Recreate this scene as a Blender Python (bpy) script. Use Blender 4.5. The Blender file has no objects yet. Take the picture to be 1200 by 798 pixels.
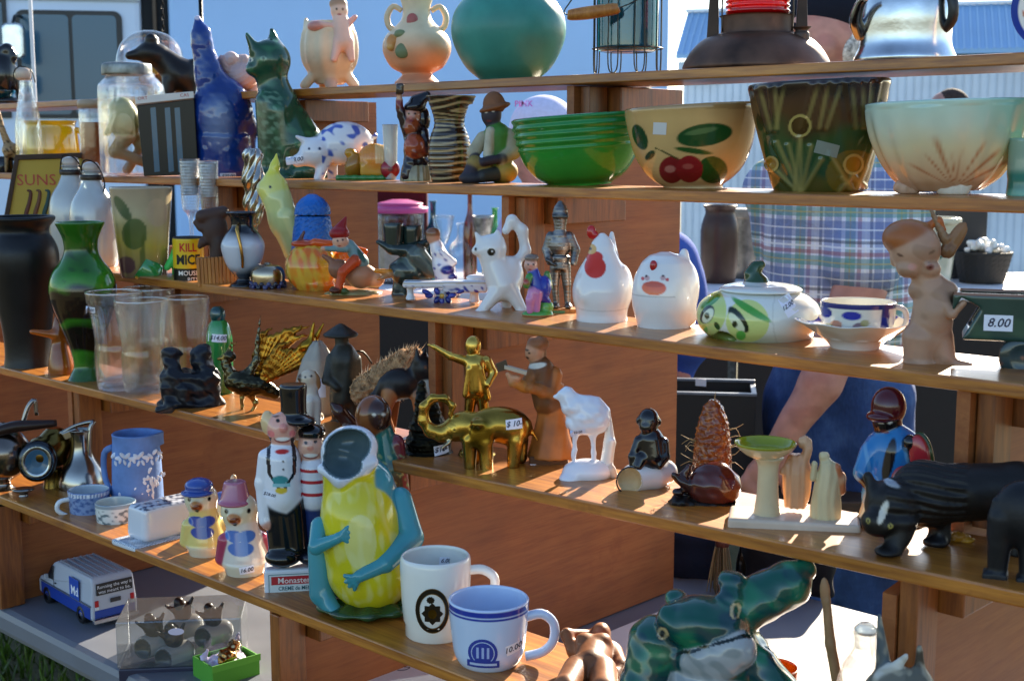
import bpy, bmesh, math, random
import numpy as np
from mathutils import Vector, Matrix
from mathutils.bvhtree import BVHTree
scene = bpy.context.scene
R = math.radians
random.seed(7); rng = np.random.default_rng(7)
# ---------------------------------------------------------------- camera, world, sun, exposure
FPX, CX, CY = 1557.0, 600.0, 399.0
HEAD, PITCH, CAMZ = R(133.6), R(8.2), 1.5
cam_d = bpy.data.cameras.new('camera'); cam = bpy.data.objects.new('camera', cam_d)
scene.collection.objects.link(cam); scene.camera = cam
cam.location = (0, 0, CAMZ); cam.rotation_euler = (math.pi/2-PITCH, 0, HEAD-math.pi/2)
cam_d.sensor_width = 36; cam_d.lens = 36*FPX/1200; cam_d.clip_end = 3000; cam_d.clip_start = .02
cam_d.dof.use_dof = True; cam_d.dof.focus_distance = 1.72; cam_d.dof.aperture_fstop = 13.0
SUN_AZ, SUN_EL = HEAD-R(27.0), R(24.0)
world = bpy.data.worlds.new('World'); scene.world = world; world.use_nodes = True
wn = world.node_tree.nodes; wl = world.node_tree.links
sky = wn.new('ShaderNodeTexSky'); sky.sky_type = 'NISHITA'; sky.sun_disc = False
sky.sun_elevation = SUN_EL; sky.sun_rotation = math.pi/2-SUN_AZ
sky.air_density = 1.0; sky.dust_density = .4; sky.ozone_density = 2.2
wl.new(sky.outputs[0], wn['Background'].inputs[0]); wn['Background'].inputs[1].default_value = .088
sun_d = bpy.data.lights.new('sun', 'SUN'); sun = bpy.data.objects.new('sun', sun_d)
scene.collection.objects.link(sun); sun_d.energy = 5.0; sun_d.angle = R(.53); sun_d.color = (1, .86, .66)
SUNV = Vector((math.cos(SUN_AZ)*math.cos(SUN_EL), math.sin(SUN_AZ)*math.cos(SUN_EL), math.sin(SUN_EL)))
sun.rotation_euler = SUNV.to_track_quat('Z', 'Y').to_euler()
scene.view_settings.view_transform = 'Standard'; scene.view_settings.look = 'None'
scene.view_settings.exposure = 1.9; scene.view_settings.gamma = 1
scene.render.engine = 'CYCLES'
scene.cycles.max_bounces = 10; scene.cycles.transparent_max_bounces = 24
scene.cycles.caustics_reflective = False; scene.cycles.caustics_refractive = False
# ---------------------------------------------------------------- picking points on the shelf planes
_m = cam.rotation_euler.to_matrix()
RT, UP, FW = _m @ Vector((1, 0, 0)), _m @ Vector((0, 1, 0)), _m @ Vector((0, 0, -1))
CAM = Vector((0, 0, CAMZ))
def ray(px, py): return (FW*FPX + RT*(px-CX) + UP*(CY-py)).normalized()
def at_z(px, py, z):
    d = ray(px, py); return CAM + d*((z-CAMZ)/d.z)
def at_d(px, py, D):                       # at horizontal distance D along the view axis
    d = ray(px, py); h = Vector((FW.x, FW.y, 0)).normalized()
    return CAM + d*(D/d.dot(h))
def at_y(px, py, Y):
    d = ray(px, py); return CAM + d*(Y/d.y)
def proj(p):
    v = Vector(p)-CAM; w = v.dot(FW); return CX+FPX*v.dot(RT)/w, CY-FPX*v.dot(UP)/w, w
# ---------------------------------------------------------------- colours and materials
def C(h):
    if not isinstance(h, str): return tuple(h)
    h = h.lstrip('#'); o = []
    for i in (0, 2, 4):
        c = int(h[i:i+2], 16)/255; o.append(c/12.92 if c <= .04045 else ((c+.055)/1.055)**2.4)
    return tuple(o)
MATS = {}
def nmat(name):
    m = bpy.data.materials.new(name); m.use_nodes = True; MATS[name] = m
    return m, m.node_tree.nodes, m.node_tree.links, m.node_tree.nodes['Principled BSDF']
def nz(n, l, scale, detail=4, rough=.55, vec=None, dist=0):
    t = n.new('ShaderNodeTexNoise'); t.inputs['Scale'].default_value = scale; t.inputs['Detail'].default_value = detail
    t.inputs['Roughness'].default_value = rough; t.inputs['Distortion'].default_value = dist
    if vec is not None: l.new(vec, t.inputs['Vector'])
    return t.outputs['Fac']
def ocoord(n, l, scale=(1, 1, 1), rot=(0, 0, 0)):
    c = n.new('ShaderNodeTexCoord'); mp = n.new('ShaderNodeMapping'); l.new(c.outputs['Object'], mp.inputs[0])
    mp.inputs['Scale'].default_value = scale; mp.inputs['Rotation'].default_value = rot
    return mp.outputs[0]
def ramp(n, l, fac, stops):
    r = n.new('ShaderNodeValToRGB'); l.new(fac, r.inputs[0]); e = r.color_ramp.elements
    while len(e) < len(stops): e.new(.5)
    for q, (p, c) in zip(e, stops):
        q.position = p; c = C(c) if isinstance(c, str) else c; q.color = (*c[:3], 1)
    return r.outputs[0]
def mixc(n, l, fac, a, b, mode='MIX'):
    m = n.new('ShaderNodeMix'); m.data_type = 'RGBA'; m.blend_type = mode
    for s, v in ((m.inputs[0], fac), (m.inputs[6], a), (m.inputs[7], b)):
        if hasattr(v, 'links') or hasattr(v, 'is_linked'): l.new(v, s)
        elif isinstance(v, (int, float)): s.default_value = v
        else: s.default_value = (*v[:3], 1)
    return m.outputs[2]
def bump(n, l, b, h, strength=.2, dist=.001):
    bp = n.new('ShaderNodeBump'); bp.inputs['Strength'].default_value = strength; bp.inputs['Distance'].default_value = dist
    l.new(h, bp.inputs['Height']); l.new(bp.outputs[0], b.inputs['Normal'])
def maths(n, l, op, a, b=0.0):
    m = n.new('ShaderNodeMath'); m.operation = op
    for s, v in ((m.inputs[0], a), (m.inputs[1], b)):
        if isinstance(v, (int, float)): s.default_value = v
        else: l.new(v, s)
    return m.outputs[0]
def colmat(name, rough, metal=0, coat=0, sss=0, var=.12, bscale=60, bstr=.15, bdist=.0015, rvar=.1, spec=.5, trans=0):
    m, n, l, b = nmat(name)
    a = n.new('ShaderNodeAttribute'); a.attribute_name = 'Col'
    v = ocoord(n, l)
    f = nz(n, l, bscale, 5, .6, v); f2 = nz(n, l, bscale*.35, 3, .5, v)
    g = ramp(n, l, f2, [(.3, (1-var*1.6,)*3), (.7, (1+var*.3,)*3)])
    l.new(mixc(n, l, 1.0, a.outputs['Color'], g, 'MULTIPLY'), b.inputs['Base Color'])
    rr = n.new('ShaderNodeMapRange'); l.new(f2, rr.inputs[0])
    rr.inputs[3].default_value = max(.02, rough-rvar); rr.inputs[4].default_value = rough+rvar
    l.new(rr.outputs[0], b.inputs['Roughness'])
    b.inputs['Metallic'].default_value = metal; b.inputs['Coat Weight'].default_value = coat; b.inputs['Coat Roughness'].default_value = .06
    b.inputs['Specular IOR Level'].default_value = spec
    if sss:
        b.inputs['Subsurface Weight'].default_value = sss; b.inputs['Subsurface Radius'].default_value = (.006, .004, .003); b.inputs['Subsurface Scale'].default_value = 1
    if trans: b.inputs['Transmission Weight'].default_value = trans
    bump(n, l, b, f, bstr, bdist)
    return m
colmat('glaze', .14, coat=.25, spec=.4, bscale=45, bstr=.12, bdist=.001)
colmat('porcelain', .12, coat=.3, spec=.4, bscale=30, bstr=.06, bdist=.001, var=.05)
colmat('satin', .36, coat=.0, spec=.3, bscale=70, bstr=.2)
colmat('matte', .66, bscale=120, bstr=.35, bdist=.001, var=.18)
colmat('carved_wood', .45, coat=.0, spec=.3, bscale=90, bstr=.3, var=.25)
colmat('brass', .24, metal=1, bscale=70, bstr=.2, var=.3, rvar=.12)
colmat('silver', .2, metal=1, bscale=50, bstr=.15, var=.25, rvar=.12)
colmat('pewter', .4, metal=1, bscale=150, bstr=.4, var=.35)
colmat('tin', .5, metal=.55, bscale=60, bstr=.3, var=.4)
colmat('paint_gloss', .3, coat=.05, spec=.3, bscale=3, bstr=.02, var=.06)
colmat('paper', .75, var=.04, bstr=.05)
colmat('plastic', .4, var=.05, bscale=40, bstr=.05)
colmat('cloth', .9, bscale=260, bstr=.4, bdist=.002, var=.06, spec=.2)
colmat('skin', .55, bscale=80, bstr=.25, bdist=.001, var=.14, sss=.12)
colmat('fur', .85, bscale=300, bstr=.8, bdist=.003, var=.45, spec=.25)
colmat('far', .8, bscale=4, bstr=.05, var=.12)
def glassmat(name, tint, edge=.85, base=.06, rough=.015, dens=0.0, body=None):
    m, n, l, b = nmat(name); n.remove(b); out = n['Material Output']
    tr = n.new('ShaderNodeBsdfTransparent'); tr.inputs[0].default_value = (*C(tint), 1)
    gl = n.new('ShaderNodeBsdfGlossy'); gl.inputs['Roughness'].default_value = rough; gl.inputs[0].default_value = (1, 1, 1, 1)
    v = ocoord(n, l); bp = n.new('ShaderNodeBump'); bp.inputs['Strength'].default_value = .12; bp.inputs['Distance'].default_value = .002
    l.new(nz(n, l, 40, 3, .5, v), bp.inputs['Height']); l.new(bp.outputs[0], gl.inputs['Normal'])
    lw = n.new('ShaderNodeLayerWeight'); lw.inputs[0].default_value = .5
    f = maths(n, l, 'POWER', lw.outputs['Facing'], 4.0)
    f = maths(n, l, 'MULTIPLY_ADD', f, edge); n[f.node.name].inputs[2].default_value = base
    cur = tr.outputs[0]
    if dens:
        df = n.new('ShaderNodeBsdfPrincipled'); df.inputs['Base Color'].default_value = (*C(body or tint), 1); df.inputs['Roughness'].default_value = .2
        mx = n.new('ShaderNodeMixShader'); mx.inputs[0].default_value = dens
        l.new(cur, mx.inputs[1]); l.new(df.outputs[0], mx.inputs[2]); cur = mx.outputs[0]
    mx = n.new('ShaderNodeMixShader'); l.new(f, mx.inputs[0]); l.new(cur, mx.inputs[1]); l.new(gl.outputs[0], mx.inputs[2])
    l.new(mx.outputs[0], out.inputs[0])
glassmat('clear_glass', '#fdfefe', dens=.0, base=.025, edge=.45)
_m = MATS['clear_glass']; _n = _m.node_tree.nodes; _l = _m.node_tree.links; _o = _n['Material Output']; _p = _o.inputs[0].links[0].from_socket
_g = _n.new('ShaderNodeBsdfGlass'); _g.inputs['IOR'].default_value = 1.38; _g.inputs['Roughness'].default_value = 0; _x = _n.new('ShaderNodeMixShader'); _x.inputs[0].default_value = .25
_l.new(_p, _x.inputs[1]); _l.new(_g.outputs[0], _x.inputs[2]); _l.new(_x.outputs[0], _o.inputs[0])
glassmat('rim_glint_glass', '#ffffff', dens=.3, body='#f4f8f8', base=.2)  # white body paints the bright highlight along the tumbler rims
glassmat('frosted_glass', '#e6ecec', dens=.45, body='#d8dcdc', rough=.2)
glassmat('aqua_glass', '#5fb6bd', dens=.12, body='#1f7f8a')
glassmat('red_glass', '#d01018', dens=.5, body='#c80c14')
glassmat('amber_glass', '#d07a1c', dens=.35, body='#8a4210')
glassmat('yellow_glass', '#ffe84a', dens=.7, body='#f2d00c')
glassmat('green_glass', '#5fd070', dens=.5, body='#3fae58')
glassmat('window_glass', '#3f5560', dens=.7, body='#3f6c88', base=.01)
glassmat('case_plastic', '#d6dbe0', dens=.06, base=.08, rough=.05)
def woodmat(name, dark, mid, light, sc=(2.2, 34, 34), rough=.42, coat=.25, dist=.5):
    m, n, l, b = nmat(name)
    v = ocoord(n, l, sc)
    f = nz(n, l, 1.6, 9, .62, v, dist); fine = nz(n, l, 7, 4, .6, v)
    c = ramp(n, l, f, [(.28, dark), (.5, mid), (.72, light)])
    c = mixc(n, l, .35, c, ramp(n, l, fine, [(.35, dark), (.6, light)]))
    blot = nz(n, l, 3.2, 4, .6, ocoord(n, l))
    c = mixc(n, l, 1.0, c, ramp(n, l, blot, [(.3, (.66,)*3), (.65, (1.1,)*3)]), 'MULTIPLY')
    scr = nz(n, l, 3.0, 8, .75, ocoord(n, l, (9, 60, 60), (0, 0, .3)))
    c = mixc(n, l, ramp(n, l, scr, [(.66, (0, 0, 0)), (.72, (.45,)*3)]), c, C(light))
    stn = nz(n, l, 7, 5, .7, ocoord(n, l))
    c = mixc(n, l, ramp(n, l, stn, [(.62, (0, 0, 0)), (.7, (.55,)*3)]), c, C(dark))
    l.new(c, b.inputs['Base Color']); b.inputs['Coat Weight'].default_value = coat; b.inputs['Coat Roughness'].default_value = .25
    rr = n.new('ShaderNodeMapRange'); l.new(blot, rr.inputs[0]); rr.inputs[3].default_value = rough-.1; rr.inputs[4].default_value = rough+.16
    l.new(rr.outputs[0], b.inputs['Roughness']); bump(n, l, b, fine, .25, .0008)
woodmat('shelf_wood', '#6a3208', '#a4601a', '#c8842e', rough=.36, coat=.45)
woodmat('post_wood', '#542808', '#864816', '#a86224', sc=(30, 30, 3))
woodmat('plywood', '#844418', '#945424', '#a4622e', sc=(30, 3.0, 44), rough=.55, coat=.1, dist=.1)
woodmat('pale_wood', '#b89468', '#d0b184', '#e0c79c', sc=(30, 30, 4), rough=.6, coat=0)
woodmat('orange_wood', '#8a4a14', '#b26c24', '#c98a3e', sc=(60, 60, 4), rough=.5, coat=.1)
woodmat('dark_plank', '#2a1a10', '#3c2718', '#523824', sc=(3, 30, 30), rough=.6, coat=0)
# ---------------------------------------------------------------- mesh engine
col = scene.collection
def link(o):
    col.objects.link(o); return o
def mesh_obj(name, V, F, mat, parent=None, cols=None, smooth=True, c=None):
    me = bpy.data.meshes.new(name); V = np.asarray(V, dtype=np.float32)
    if isinstance(F, np.ndarray) and F.ndim == 2:
        nf, k = F.shape; me.vertices.add(len(V)); me.loops.add(nf*k); me.polygons.add(nf)
        me.vertices.foreach_set('co', V.ravel()); me.loops.foreach_set('vertex_index', F.astype(np.int32).ravel())
        me.polygons.foreach_set('loop_start', np.arange(0, nf*k, k, dtype=np.int32)); me.update(calc_edges=True); me.validate()
    else:
        me.from_pydata([tuple(v) for v in V], [], [tuple(f) for f in F])
    if smooth: me.polygons.foreach_set('use_smooth', [True]*len(me.polygons))
    if c is not None: cols = np.tile(np.array(C(c), dtype=np.float32), (len(V), 1))
    if cols is not None and len(me.vertices) == len(V):
        a = me.attributes.new('Col', 'FLOAT_COLOR', 'POINT')
        a.data.foreach_set('color', np.concatenate([cols, np.ones((len(V), 1))], 1).astype(np.float32).ravel())
    if mat: me.materials.append(MATS[mat] if isinstance(mat, str) else mat)
    o = link(bpy.data.objects.new(name, me)); o.parent = parent
    return o
def surface_nets(G, org, cell):
    s = G < 0; nx, ny, nz_ = G.shape; sh = (nx-1, ny-1, nz_-1)
    acc = np.zeros(sh+(3,), np.float32); cnt = np.zeros(sh, np.float32)
    def sl(ax, off, n): return slice(off, off+n)
    for ax in range(3):
        o1, o2 = [a for a in range(3) if a != ax]
        for a in (0, 1):
            for b in (0, 1):
                i0 = [slice(None)]*3; i0[ax] = slice(0, sh[ax]); i0[o1] = slice(a, a+sh[o1]); i0[o2] = slice(b, b+sh[o2])
                i1 = list(i0); i1[ax] = slice(1, 1+sh[ax]); i0 = tuple(i0); i1 = tuple(i1)
                cr = s[i0] != s[i1]; w = np.nonzero(cr)
                if not len(w[0]): continue
                g0, g1 = G[i0][w], G[i1][w]; t = g0/(g0-g1)
                acc[w+(np.full(len(t), ax),)] += t
                if a: acc[w+(np.full(len(t), o1),)] += 1
                if b: acc[w+(np.full(len(t), o2),)] += 1
                cnt[w] += 1
    act = cnt > 0; idx = np.full(sh, -1, np.int64); w = np.nonzero(act); idx[w] = np.arange(len(w[0]))
    V = (np.stack(w, 1) + acc[w]/cnt[w][:, None])*cell + np.array(org)
    Q = []
    for ax in range(3):
        o1, o2 = (ax+1) % 3, (ax+2) % 3
        i0 = [slice(1, -1)]*3; i0[ax] = slice(0, sh[ax]); i1 = list(i0); i1[ax] = slice(1, 1+sh[ax])
        a, b = s[tuple(i0)], s[tuple(i1)]; w = np.nonzero(a != b)
        if not len(w[0]): continue
        base = [None]*3
        for q in range(3): base[q] = w[q]+(0 if q == ax else 1)
        def cellidx(d1, d2):
            k = list(base); k[o1] = k[o1]+d1; k[o2] = k[o2]+d2; return idx[tuple(k)]
        q = np.stack([cellidx(-1, -1), cellidx(0, -1), cellidx(0, 0), cellidx(-1, 0)], 1)
        fl = ~a[w]; q[fl] = q[fl][:, ::-1]; Q.append(q)
    return V, np.concatenate(Q)
# primitives, in picture pixels of the thing's own front view: x right, y down the picture, d away
def E(x, y, rx, ry, c, d=0, rd=None, a=0, op='+', b=0): return dict(t='E', p=(x, y, d), r=(rx, rd or rx, ry), a=a, c=c, op=op, b=b)
def K(x1, y1, r1, x2, y2, r2, c, d1=0, d2=0, op='+', b=0): return dict(t='K', p=(x1, y1, d1), q=(x2, y2, d2), r=(r1, r2), c=c, op=op, b=b)
def B(x, y, hx, hy, c, d=0, hd=None, r=1.5, a=0, op='+', b=0): return dict(t='B', p=(x, y, d), r=(hx, hd or hx, hy), rr=r, a=a, c=c, op=op, b=b)
def V_(x, prof, c, d=0, sq=1.0, op='+', b=0):
    A = np.array(sorted(prof), float)
    if len(A) > 2:
        q = []
        for i in range(len(A)-1):
            p0, p1, p2, p3 = A[max(i-1, 0)], A[i], A[i+1], A[min(i+2, len(A)-1)]
            for u in (0, .2, .4, .6, .8): q.append((p1[0]+(p2[0]-p1[0])*u, max(.1, .5*(2*p1[1]+(p2[1]-p0[1])*u+(2*p0[1]-5*p1[1]+4*p2[1]-p3[1])*u*u+(3*p1[1]-p0[1]-3*p2[1]+p3[1])*u**3))))
        q.append(tuple(A[-1])); prof = q
    return dict(t='V', p=(x, 0, d), prof=sorted(prof), sq=sq, c=c, op=op, b=b)   # prof: (y, r)
def PT(pts, c, op='+', b=0):                                      # polyline of (x, y, d, r)
    return [K(p[0], p[1], p[3], q[0], q[1], q[3], c, p[2], q[2], op, b) for p, q in zip(pts, pts[1:])]
def flat(L):
    o = []
    for x in L:
        if isinstance(x, dict): o.append(x)
        else: o += flat(x)
    return o
def pd(p, P):                               # P (n,3): x, d, y(picture)
    t = p['t']
    if t == 'K':
        a = np.array([p['p'][0], p['p'][2], p['p'][1]]); b = np.array([p['q'][0], p['q'][2], p['q'][1]]); ab = b-a
        h = np.clip(((P-a)@ab)/max(ab@ab, 1e-6), 0, 1)
        return np.linalg.norm(P-a-h[:, None]*ab, axis=1)-(p['r'][0]+(p['r'][1]-p['r'][0])*h)
    Q = P-np.array([p['p'][0], p['p'][2], p['p'][1]])
    if t == 'V':
        ys = [k[0] for k in p['prof']]; rs = [k[1] for k in p['prof']]; y = P[:, 2]
        rad = np.sqrt(Q[:, 0]**2+(Q[:, 1]/p['sq'])**2); f = (rad-np.interp(y, ys, rs))*.85
        return np.maximum(f, np.maximum(ys[0]-y, y-ys[-1]))
    if p['a']:
        ca, sa = math.cos(R(p['a'])), math.sin(R(p['a'])); x, y = Q[:, 0].copy(), Q[:, 2].copy()
        Q = np.stack([ca*x+sa*y, Q[:, 1], -sa*x+ca*y], 1)
    r = np.array(p['r'], float)
    if t == 'E':
        k0 = np.linalg.norm(Q/r, axis=1); k1 = np.linalg.norm(Q/(r*r), axis=1)+1e-9; return k0*(k0-1)/k1
    q = np.abs(Q)-(r-p['rr']); return np.linalg.norm(np.maximum(q, 0), axis=1)+np.minimum(q.max(1), 0)-p['rr']
def pbox(p):
    t = p['t']
    if t == 'K':
        m = max(p['r']); a = np.array([p['p'][0], p['p'][2], p['p'][1]]); b = np.array([p['q'][0], p['q'][2], p['q'][1]])
        return np.minimum(a, b)-m, np.maximum(a, b)+m
    c = np.array([p['p'][0], p['p'][2], p['p'][1]])
    if t == 'V':
        m = max(k[1] for k in p['prof']); ys = [k[0] for k in p['prof']]
        return np.array([c[0]-m, c[1]-m*p['sq'], min(ys)]), np.array([c[0]+m, c[1]+m*p['sq'], max(ys)])
    r = np.array(p['r'], float)
    if p['a']: m = math.hypot(r[0], r[2]); r = np.array([m, r[1], m])
    return c-r, c+r
def smin(a, b, k):
    h = np.clip(.5+.5*(b-a)/k, 0, 1); return b+(a-b)*h-k*h*(1-h)
class Thing:
    def __init__(s, name, label, cat, bx, by, z, group=None, anchor=None, top=None, span=.05):
        s.bx, s.by = bx, by
        s.P = anchor if anchor is not None else at_z(bx, by, z)
        u, v, w = proj(s.P); s.s = w/FPX
        u2, v2, _ = proj(s.P+Vector((0, 0, span))); s.sv = span/(v-v2)
        s.yaw = math.atan2(s.P.y, s.P.x)-math.pi/2
        s.o = link(bpy.data.objects.new(name, None)); s.o.empty_display_size = .02
        s.o.location = s.P; s.o.rotation_euler = (0, 0, s.yaw)
        s.o['label'] = label; s.o['category'] = cat
        if group: s.o['group'] = group
        s.parts = {}; s.bvh = []
        if top is not None:                     # keep the top where it is when the foot had to move on the board
            s.sv *= (v-top)/(by-top)
    def L(s, x, y, d=0): return ((x-s.bx)*s.s, d*s.s, (s.by-y)*s.sv)
    def LV(s, P):                              # (n,3) x,d,y -> local metres
        return np.stack([(P[:, 0]-s.bx)*s.s, P[:, 1]*s.s, (s.by-P[:, 2])*s.sv], 1)
    def par(s, parent): return s.o if parent is None else parent
    def sdf(s, part, prims, mat='glaze', k=3, cell=1.3, paint=None, pf=None, disp=None, parent=None, cut=None, smooth=3):
        prims = flat(prims); pos = [p for p in prims if p['op'] == '+']
        lo = np.min([pbox(p)[0] for p in pos], 0)-3*cell; hi = np.max([pbox(p)[1] for p in pos], 0)+3*cell
        if cut is not None: hi[2] = min(hi[2], cut+2*cell)
        ax = [np.arange(lo[i], hi[i]+cell, cell, dtype=np.float32) for i in range(3)]
        G = np.full([len(a) for a in ax], 1e3, np.float32); mg = k+3*cell
        for p in pos+[q for q in prims if q['op'] == '-']:
            b0, b1 = pbox(p); sl = []
            for i in range(3):
                a0 = int(np.searchsorted(ax[i], b0[i]-mg)); a1 = int(np.searchsorted(ax[i], b1[i]+mg)); sl.append(slice(a0, max(a1, a0+1)))
            sl = tuple(sl); g = np.meshgrid(*[a[q] for a, q in zip(ax, sl)], indexing='ij')
            if g[0].size == 0: continue
            P = np.stack([q.ravel() for q in g], 1).astype(np.float64)
            D = pd(p, P)
            if disp is not None and p['op'] == '+': D = D+disp(P)
            D = D.reshape(g[0].shape)
            if p['op'] == '+': G[sl] = smin(G[sl], D, k) if k > 0 else np.minimum(G[sl], D)
            else: G[sl] = -smin(-G[sl], D, max(k*.4, .3))
        if cut is not None: G = np.maximum(G, (ax[2]-cut)[None, None, :])
        V, Q = surface_nets(G, lo, cell); Q = Q[:, ::-1]
        for _ in range(smooth):
            ea = np.concatenate([Q[:, 0], Q[:, 1], Q[:, 2], Q[:, 3]]); eb = np.concatenate([Q[:, 1], Q[:, 2], Q[:, 3], Q[:, 0]]); nv = len(V)
            cn = np.bincount(ea, minlength=nv)+np.bincount(eb, minlength=nv)
            av = np.stack([(np.bincount(ea, V[eb, i], nv)+np.bincount(eb, V[ea, i], nv))/cn for i in range(3)], 1); V = V*.45+av*.55
        dist = np.stack([pd(p, V)-p['b'] for p in prims], 1)
        for i, p in enumerate(prims):
            if p['op'] == '-': dist[:, i] = np.where(np.abs(dist[:, i]) < 1.1*cell, -1e3, 1e3) if p['c'] is not None else 1e3
        w = np.exp(-(dist-dist.min(1, keepdims=True))/.45); w /= w.sum(1, keepdims=True)
        cc = np.array([C(p['c']) if p['c'] is not None else (0, 0, 0) for p in prims]); cols = w@cc
        LVv = s.LV(V)
        N = np.zeros_like(V); e1 = LVv[Q[:, 1]]-LVv[Q[:, 0]]; e2 = LVv[Q[:, 3]]-LVv[Q[:, 0]]; fn = np.cross(e1, e2)
        for i in range(4): np.add.at(N, Q[:, i], fn)
        N /= np.linalg.norm(N, axis=1, keepdims=True)+1e-12
        if (N*(LVv-LVv.mean(0))).sum() < 0: Q = Q[:, ::-1]; N = -N
        for q in (paint or []):
            x, y, rx, ry, c = q[:5]; a = q[5] if len(q) > 5 else 0; side = q[6] if len(q) > 6 else -1
            dx, dy = V[:, 0]-x, V[:, 2]-y; ca, sa = math.cos(R(a)), math.sin(R(a))
            e = ((ca*dx+sa*dy)/rx)**2+((-sa*dx+ca*dy)/ry)**2
            m = np.clip((1-np.sqrt(e))*min(rx, ry)/.8+.5, 0, 1)*(N[:, 1]*side > -.15)
            cols = cols*(1-m[:, None])+np.array(C(c))*m[:, None]
        if pf is not None: cols = pf(V[:, 0], V[:, 2], V[:, 1], cols, N)
        o = mesh_obj(part, LVv, Q, mat, s.par(parent), cols)
        s.parts[part] = o; s._reg(o, LVv, Q); return o
    def _reg(s, o, V, F): s.bvh.append((o, V, F, None))
    def lathe(s, part, cx, prof, mat='glaze', c='#ffffff', n=72, d=0, pf=None, parent=None, wall=0, floor=None, sq=1, res=None, ripple=None, tilt=0, close=True, sm=True):
        """prof: (r, y) from the foot upward; wall>0 makes it a vessel with that wall thickness"""
        pr = [(float(r), float(y)) for r, y in prof]
        if sm and len(pr) > 3:
            A = np.array(pr); q = []
            for i in range(len(A)-1):
                p0, p1, p2, p3 = A[max(i-1, 0)], A[i], A[i+1], A[min(i+2, len(A)-1)]
                for u in (0, .25, .5, .75): q.append(.5*(2*p1+(p2-p0)*u+(2*p0-5*p1+4*p2-p3)*u*u+(3*p1-p0-3*p2+p3)*u**3))
            q.append(A[-1]); pr = [(max(float(a), .05), float(b)) for a, b in q]
        if wall:
            inn = [(max(r-wall, .05), y) for r, y in pr if y < (floor if floor is not None else pr[0][1]-wall*1.5)]
            top = pr[-1]
            inn = [q for q in inn if q[1] > top[1]+.01]
            pr = pr+[(top[0]-wall*.5, top[1]-wall*.45), (top[0]-wall, top[1])]+inn[::-1]
            pr.append((.05, inn[0][1]+wall*.2 if inn else top[1]+2))
        if pr[0][0] > .2: pr = [(.05, pr[0][1])]+pr
        if close and not wall and pr[-1][0] > .2: pr.append((.05, pr[-1][1]))
        if res:
            q = [pr[0]]
            for a, b in zip(pr, pr[1:]):
                m = max(1, int(math.hypot(b[0]-a[0], b[1]-a[1])/res))
                q += [(a[0]+(b[0]-a[0])*i/m, a[1]+(b[1]-a[1])*i/m) for i in range(1, m+1)]
            pr = q
        pr = np.array(pr); th = np.linspace(0, 2*math.pi, n, endpoint=False)
        r = np.repeat(pr[:, 0][:, None], n, 1); y = np.repeat(pr[:, 1][:, None], n, 1); T = np.repeat(th[None], len(pr), 0)
        if ripple is not None: r, y = ripple(r, y, T)
        X = cx+r*np.cos(T); D = d+r*np.sin(T)*sq
        if tilt:
            y0 = pr[0, 1]; ca, sa = math.cos(R(tilt)), math.sin(R(tilt)); dx, dy = X-cx, y-y0
            X, y = cx+dx*ca-dy*sa, y0+dx*sa+dy*ca
        P = np.stack([X.ravel(), D.ravel(), y.ravel()], 1)
        i = np.arange(len(pr)-1)[:, None]*n; j = np.arange(n)[None]; j2 = (j+1) % n
        F = np.stack([(i+j).ravel(), (i+j2).ravel(), (i+n+j2).ravel(), (i+n+j).ravel()], 1)
        cols = np.tile(np.array(C(c)), (len(P), 1))
        if pf is not None:
            # profile index tells inner from outer
            inner = np.repeat((np.arange(len(pr)) > np.argmin(pr[:, 1])).astype(float)[:, None], n, 1).ravel()
            cols = pf(P[:, 0], P[:, 2], P[:, 1], cols, inner)
        LVv = s.LV(P); o = mesh_obj(part, LVv, F, mat, s.par(parent), cols)
        s.parts[part] = o; s._reg(o, LVv, F); return o
    def tube(s, part, pts, mat='glaze', c='#ffffff', n=10, parent=None, closed=False, sub=4):
        """pts: (x, y, d, r) smoothed by Catmull-Rom"""
        P = [np.array(p, float) for p in pts]; Q = []
        m = len(P); rg = range(m) if closed else range(m-1)
        for i in rg:
            p0, p1, p2, p3 = (P[(i-1) % m], P[i], P[(i+1) % m], P[(i+2) % m]) if closed else (P[max(i-1, 0)], P[i], P[i+1], P[min(i+2, m-1)])
            for t in np.linspace(0, 1, sub, endpoint=False):
                Q.append(.5*((2*p1)+(-p0+p2)*t+(2*p0-5*p1+4*p2-p3)*t*t+(-p0+3*p1-3*p2+p3)*t**3))
        if not closed: Q.append(P[-1])
        Q = np.array(Q); X = Q[:, [0, 2, 1]]; nq = len(X); V = []; up = None
        for i in range(nq):
            t = X[(i+1) % nq]-X[i-1] if closed else X[min(i+1, nq-1)]-X[max(i-1, 0)]
            t /= np.linalg.norm(t)+1e-9
            if up is None: up = np.cross(t, [0, 1, 0] if abs(t[1]) < .9 else [1, 0, 0])
            up = up-t*(up@t); up /= np.linalg.norm(up)+1e-9; sd = np.cross(t, up)
            for k in range(n):
                a = 2*math.pi*k/n; V.append(X[i]+(up*math.cos(a)+sd*math.sin(a))*max(Q[i, 3], .05))
        F = []
        for i in range(nq if closed else nq-1):
            for k in range(n): F.append((i*n+k, i*n+(k+1) % n, ((i+1) % nq)*n+(k+1) % n, ((i+1) % nq)*n+k))
        if not closed:
            V += [X[0], X[-1]]; a, b = len(V)-2, len(V)-1
            for k in range(n): F.append((a, (k+1) % n, k)); F.append((b, (nq-1)*n+k, (nq-1)*n+(k+1) % n))
        o = mesh_obj(part, s.LV(np.array(V)), F, mat, s.par(parent), c=c); s.parts[part] = o; return o
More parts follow.
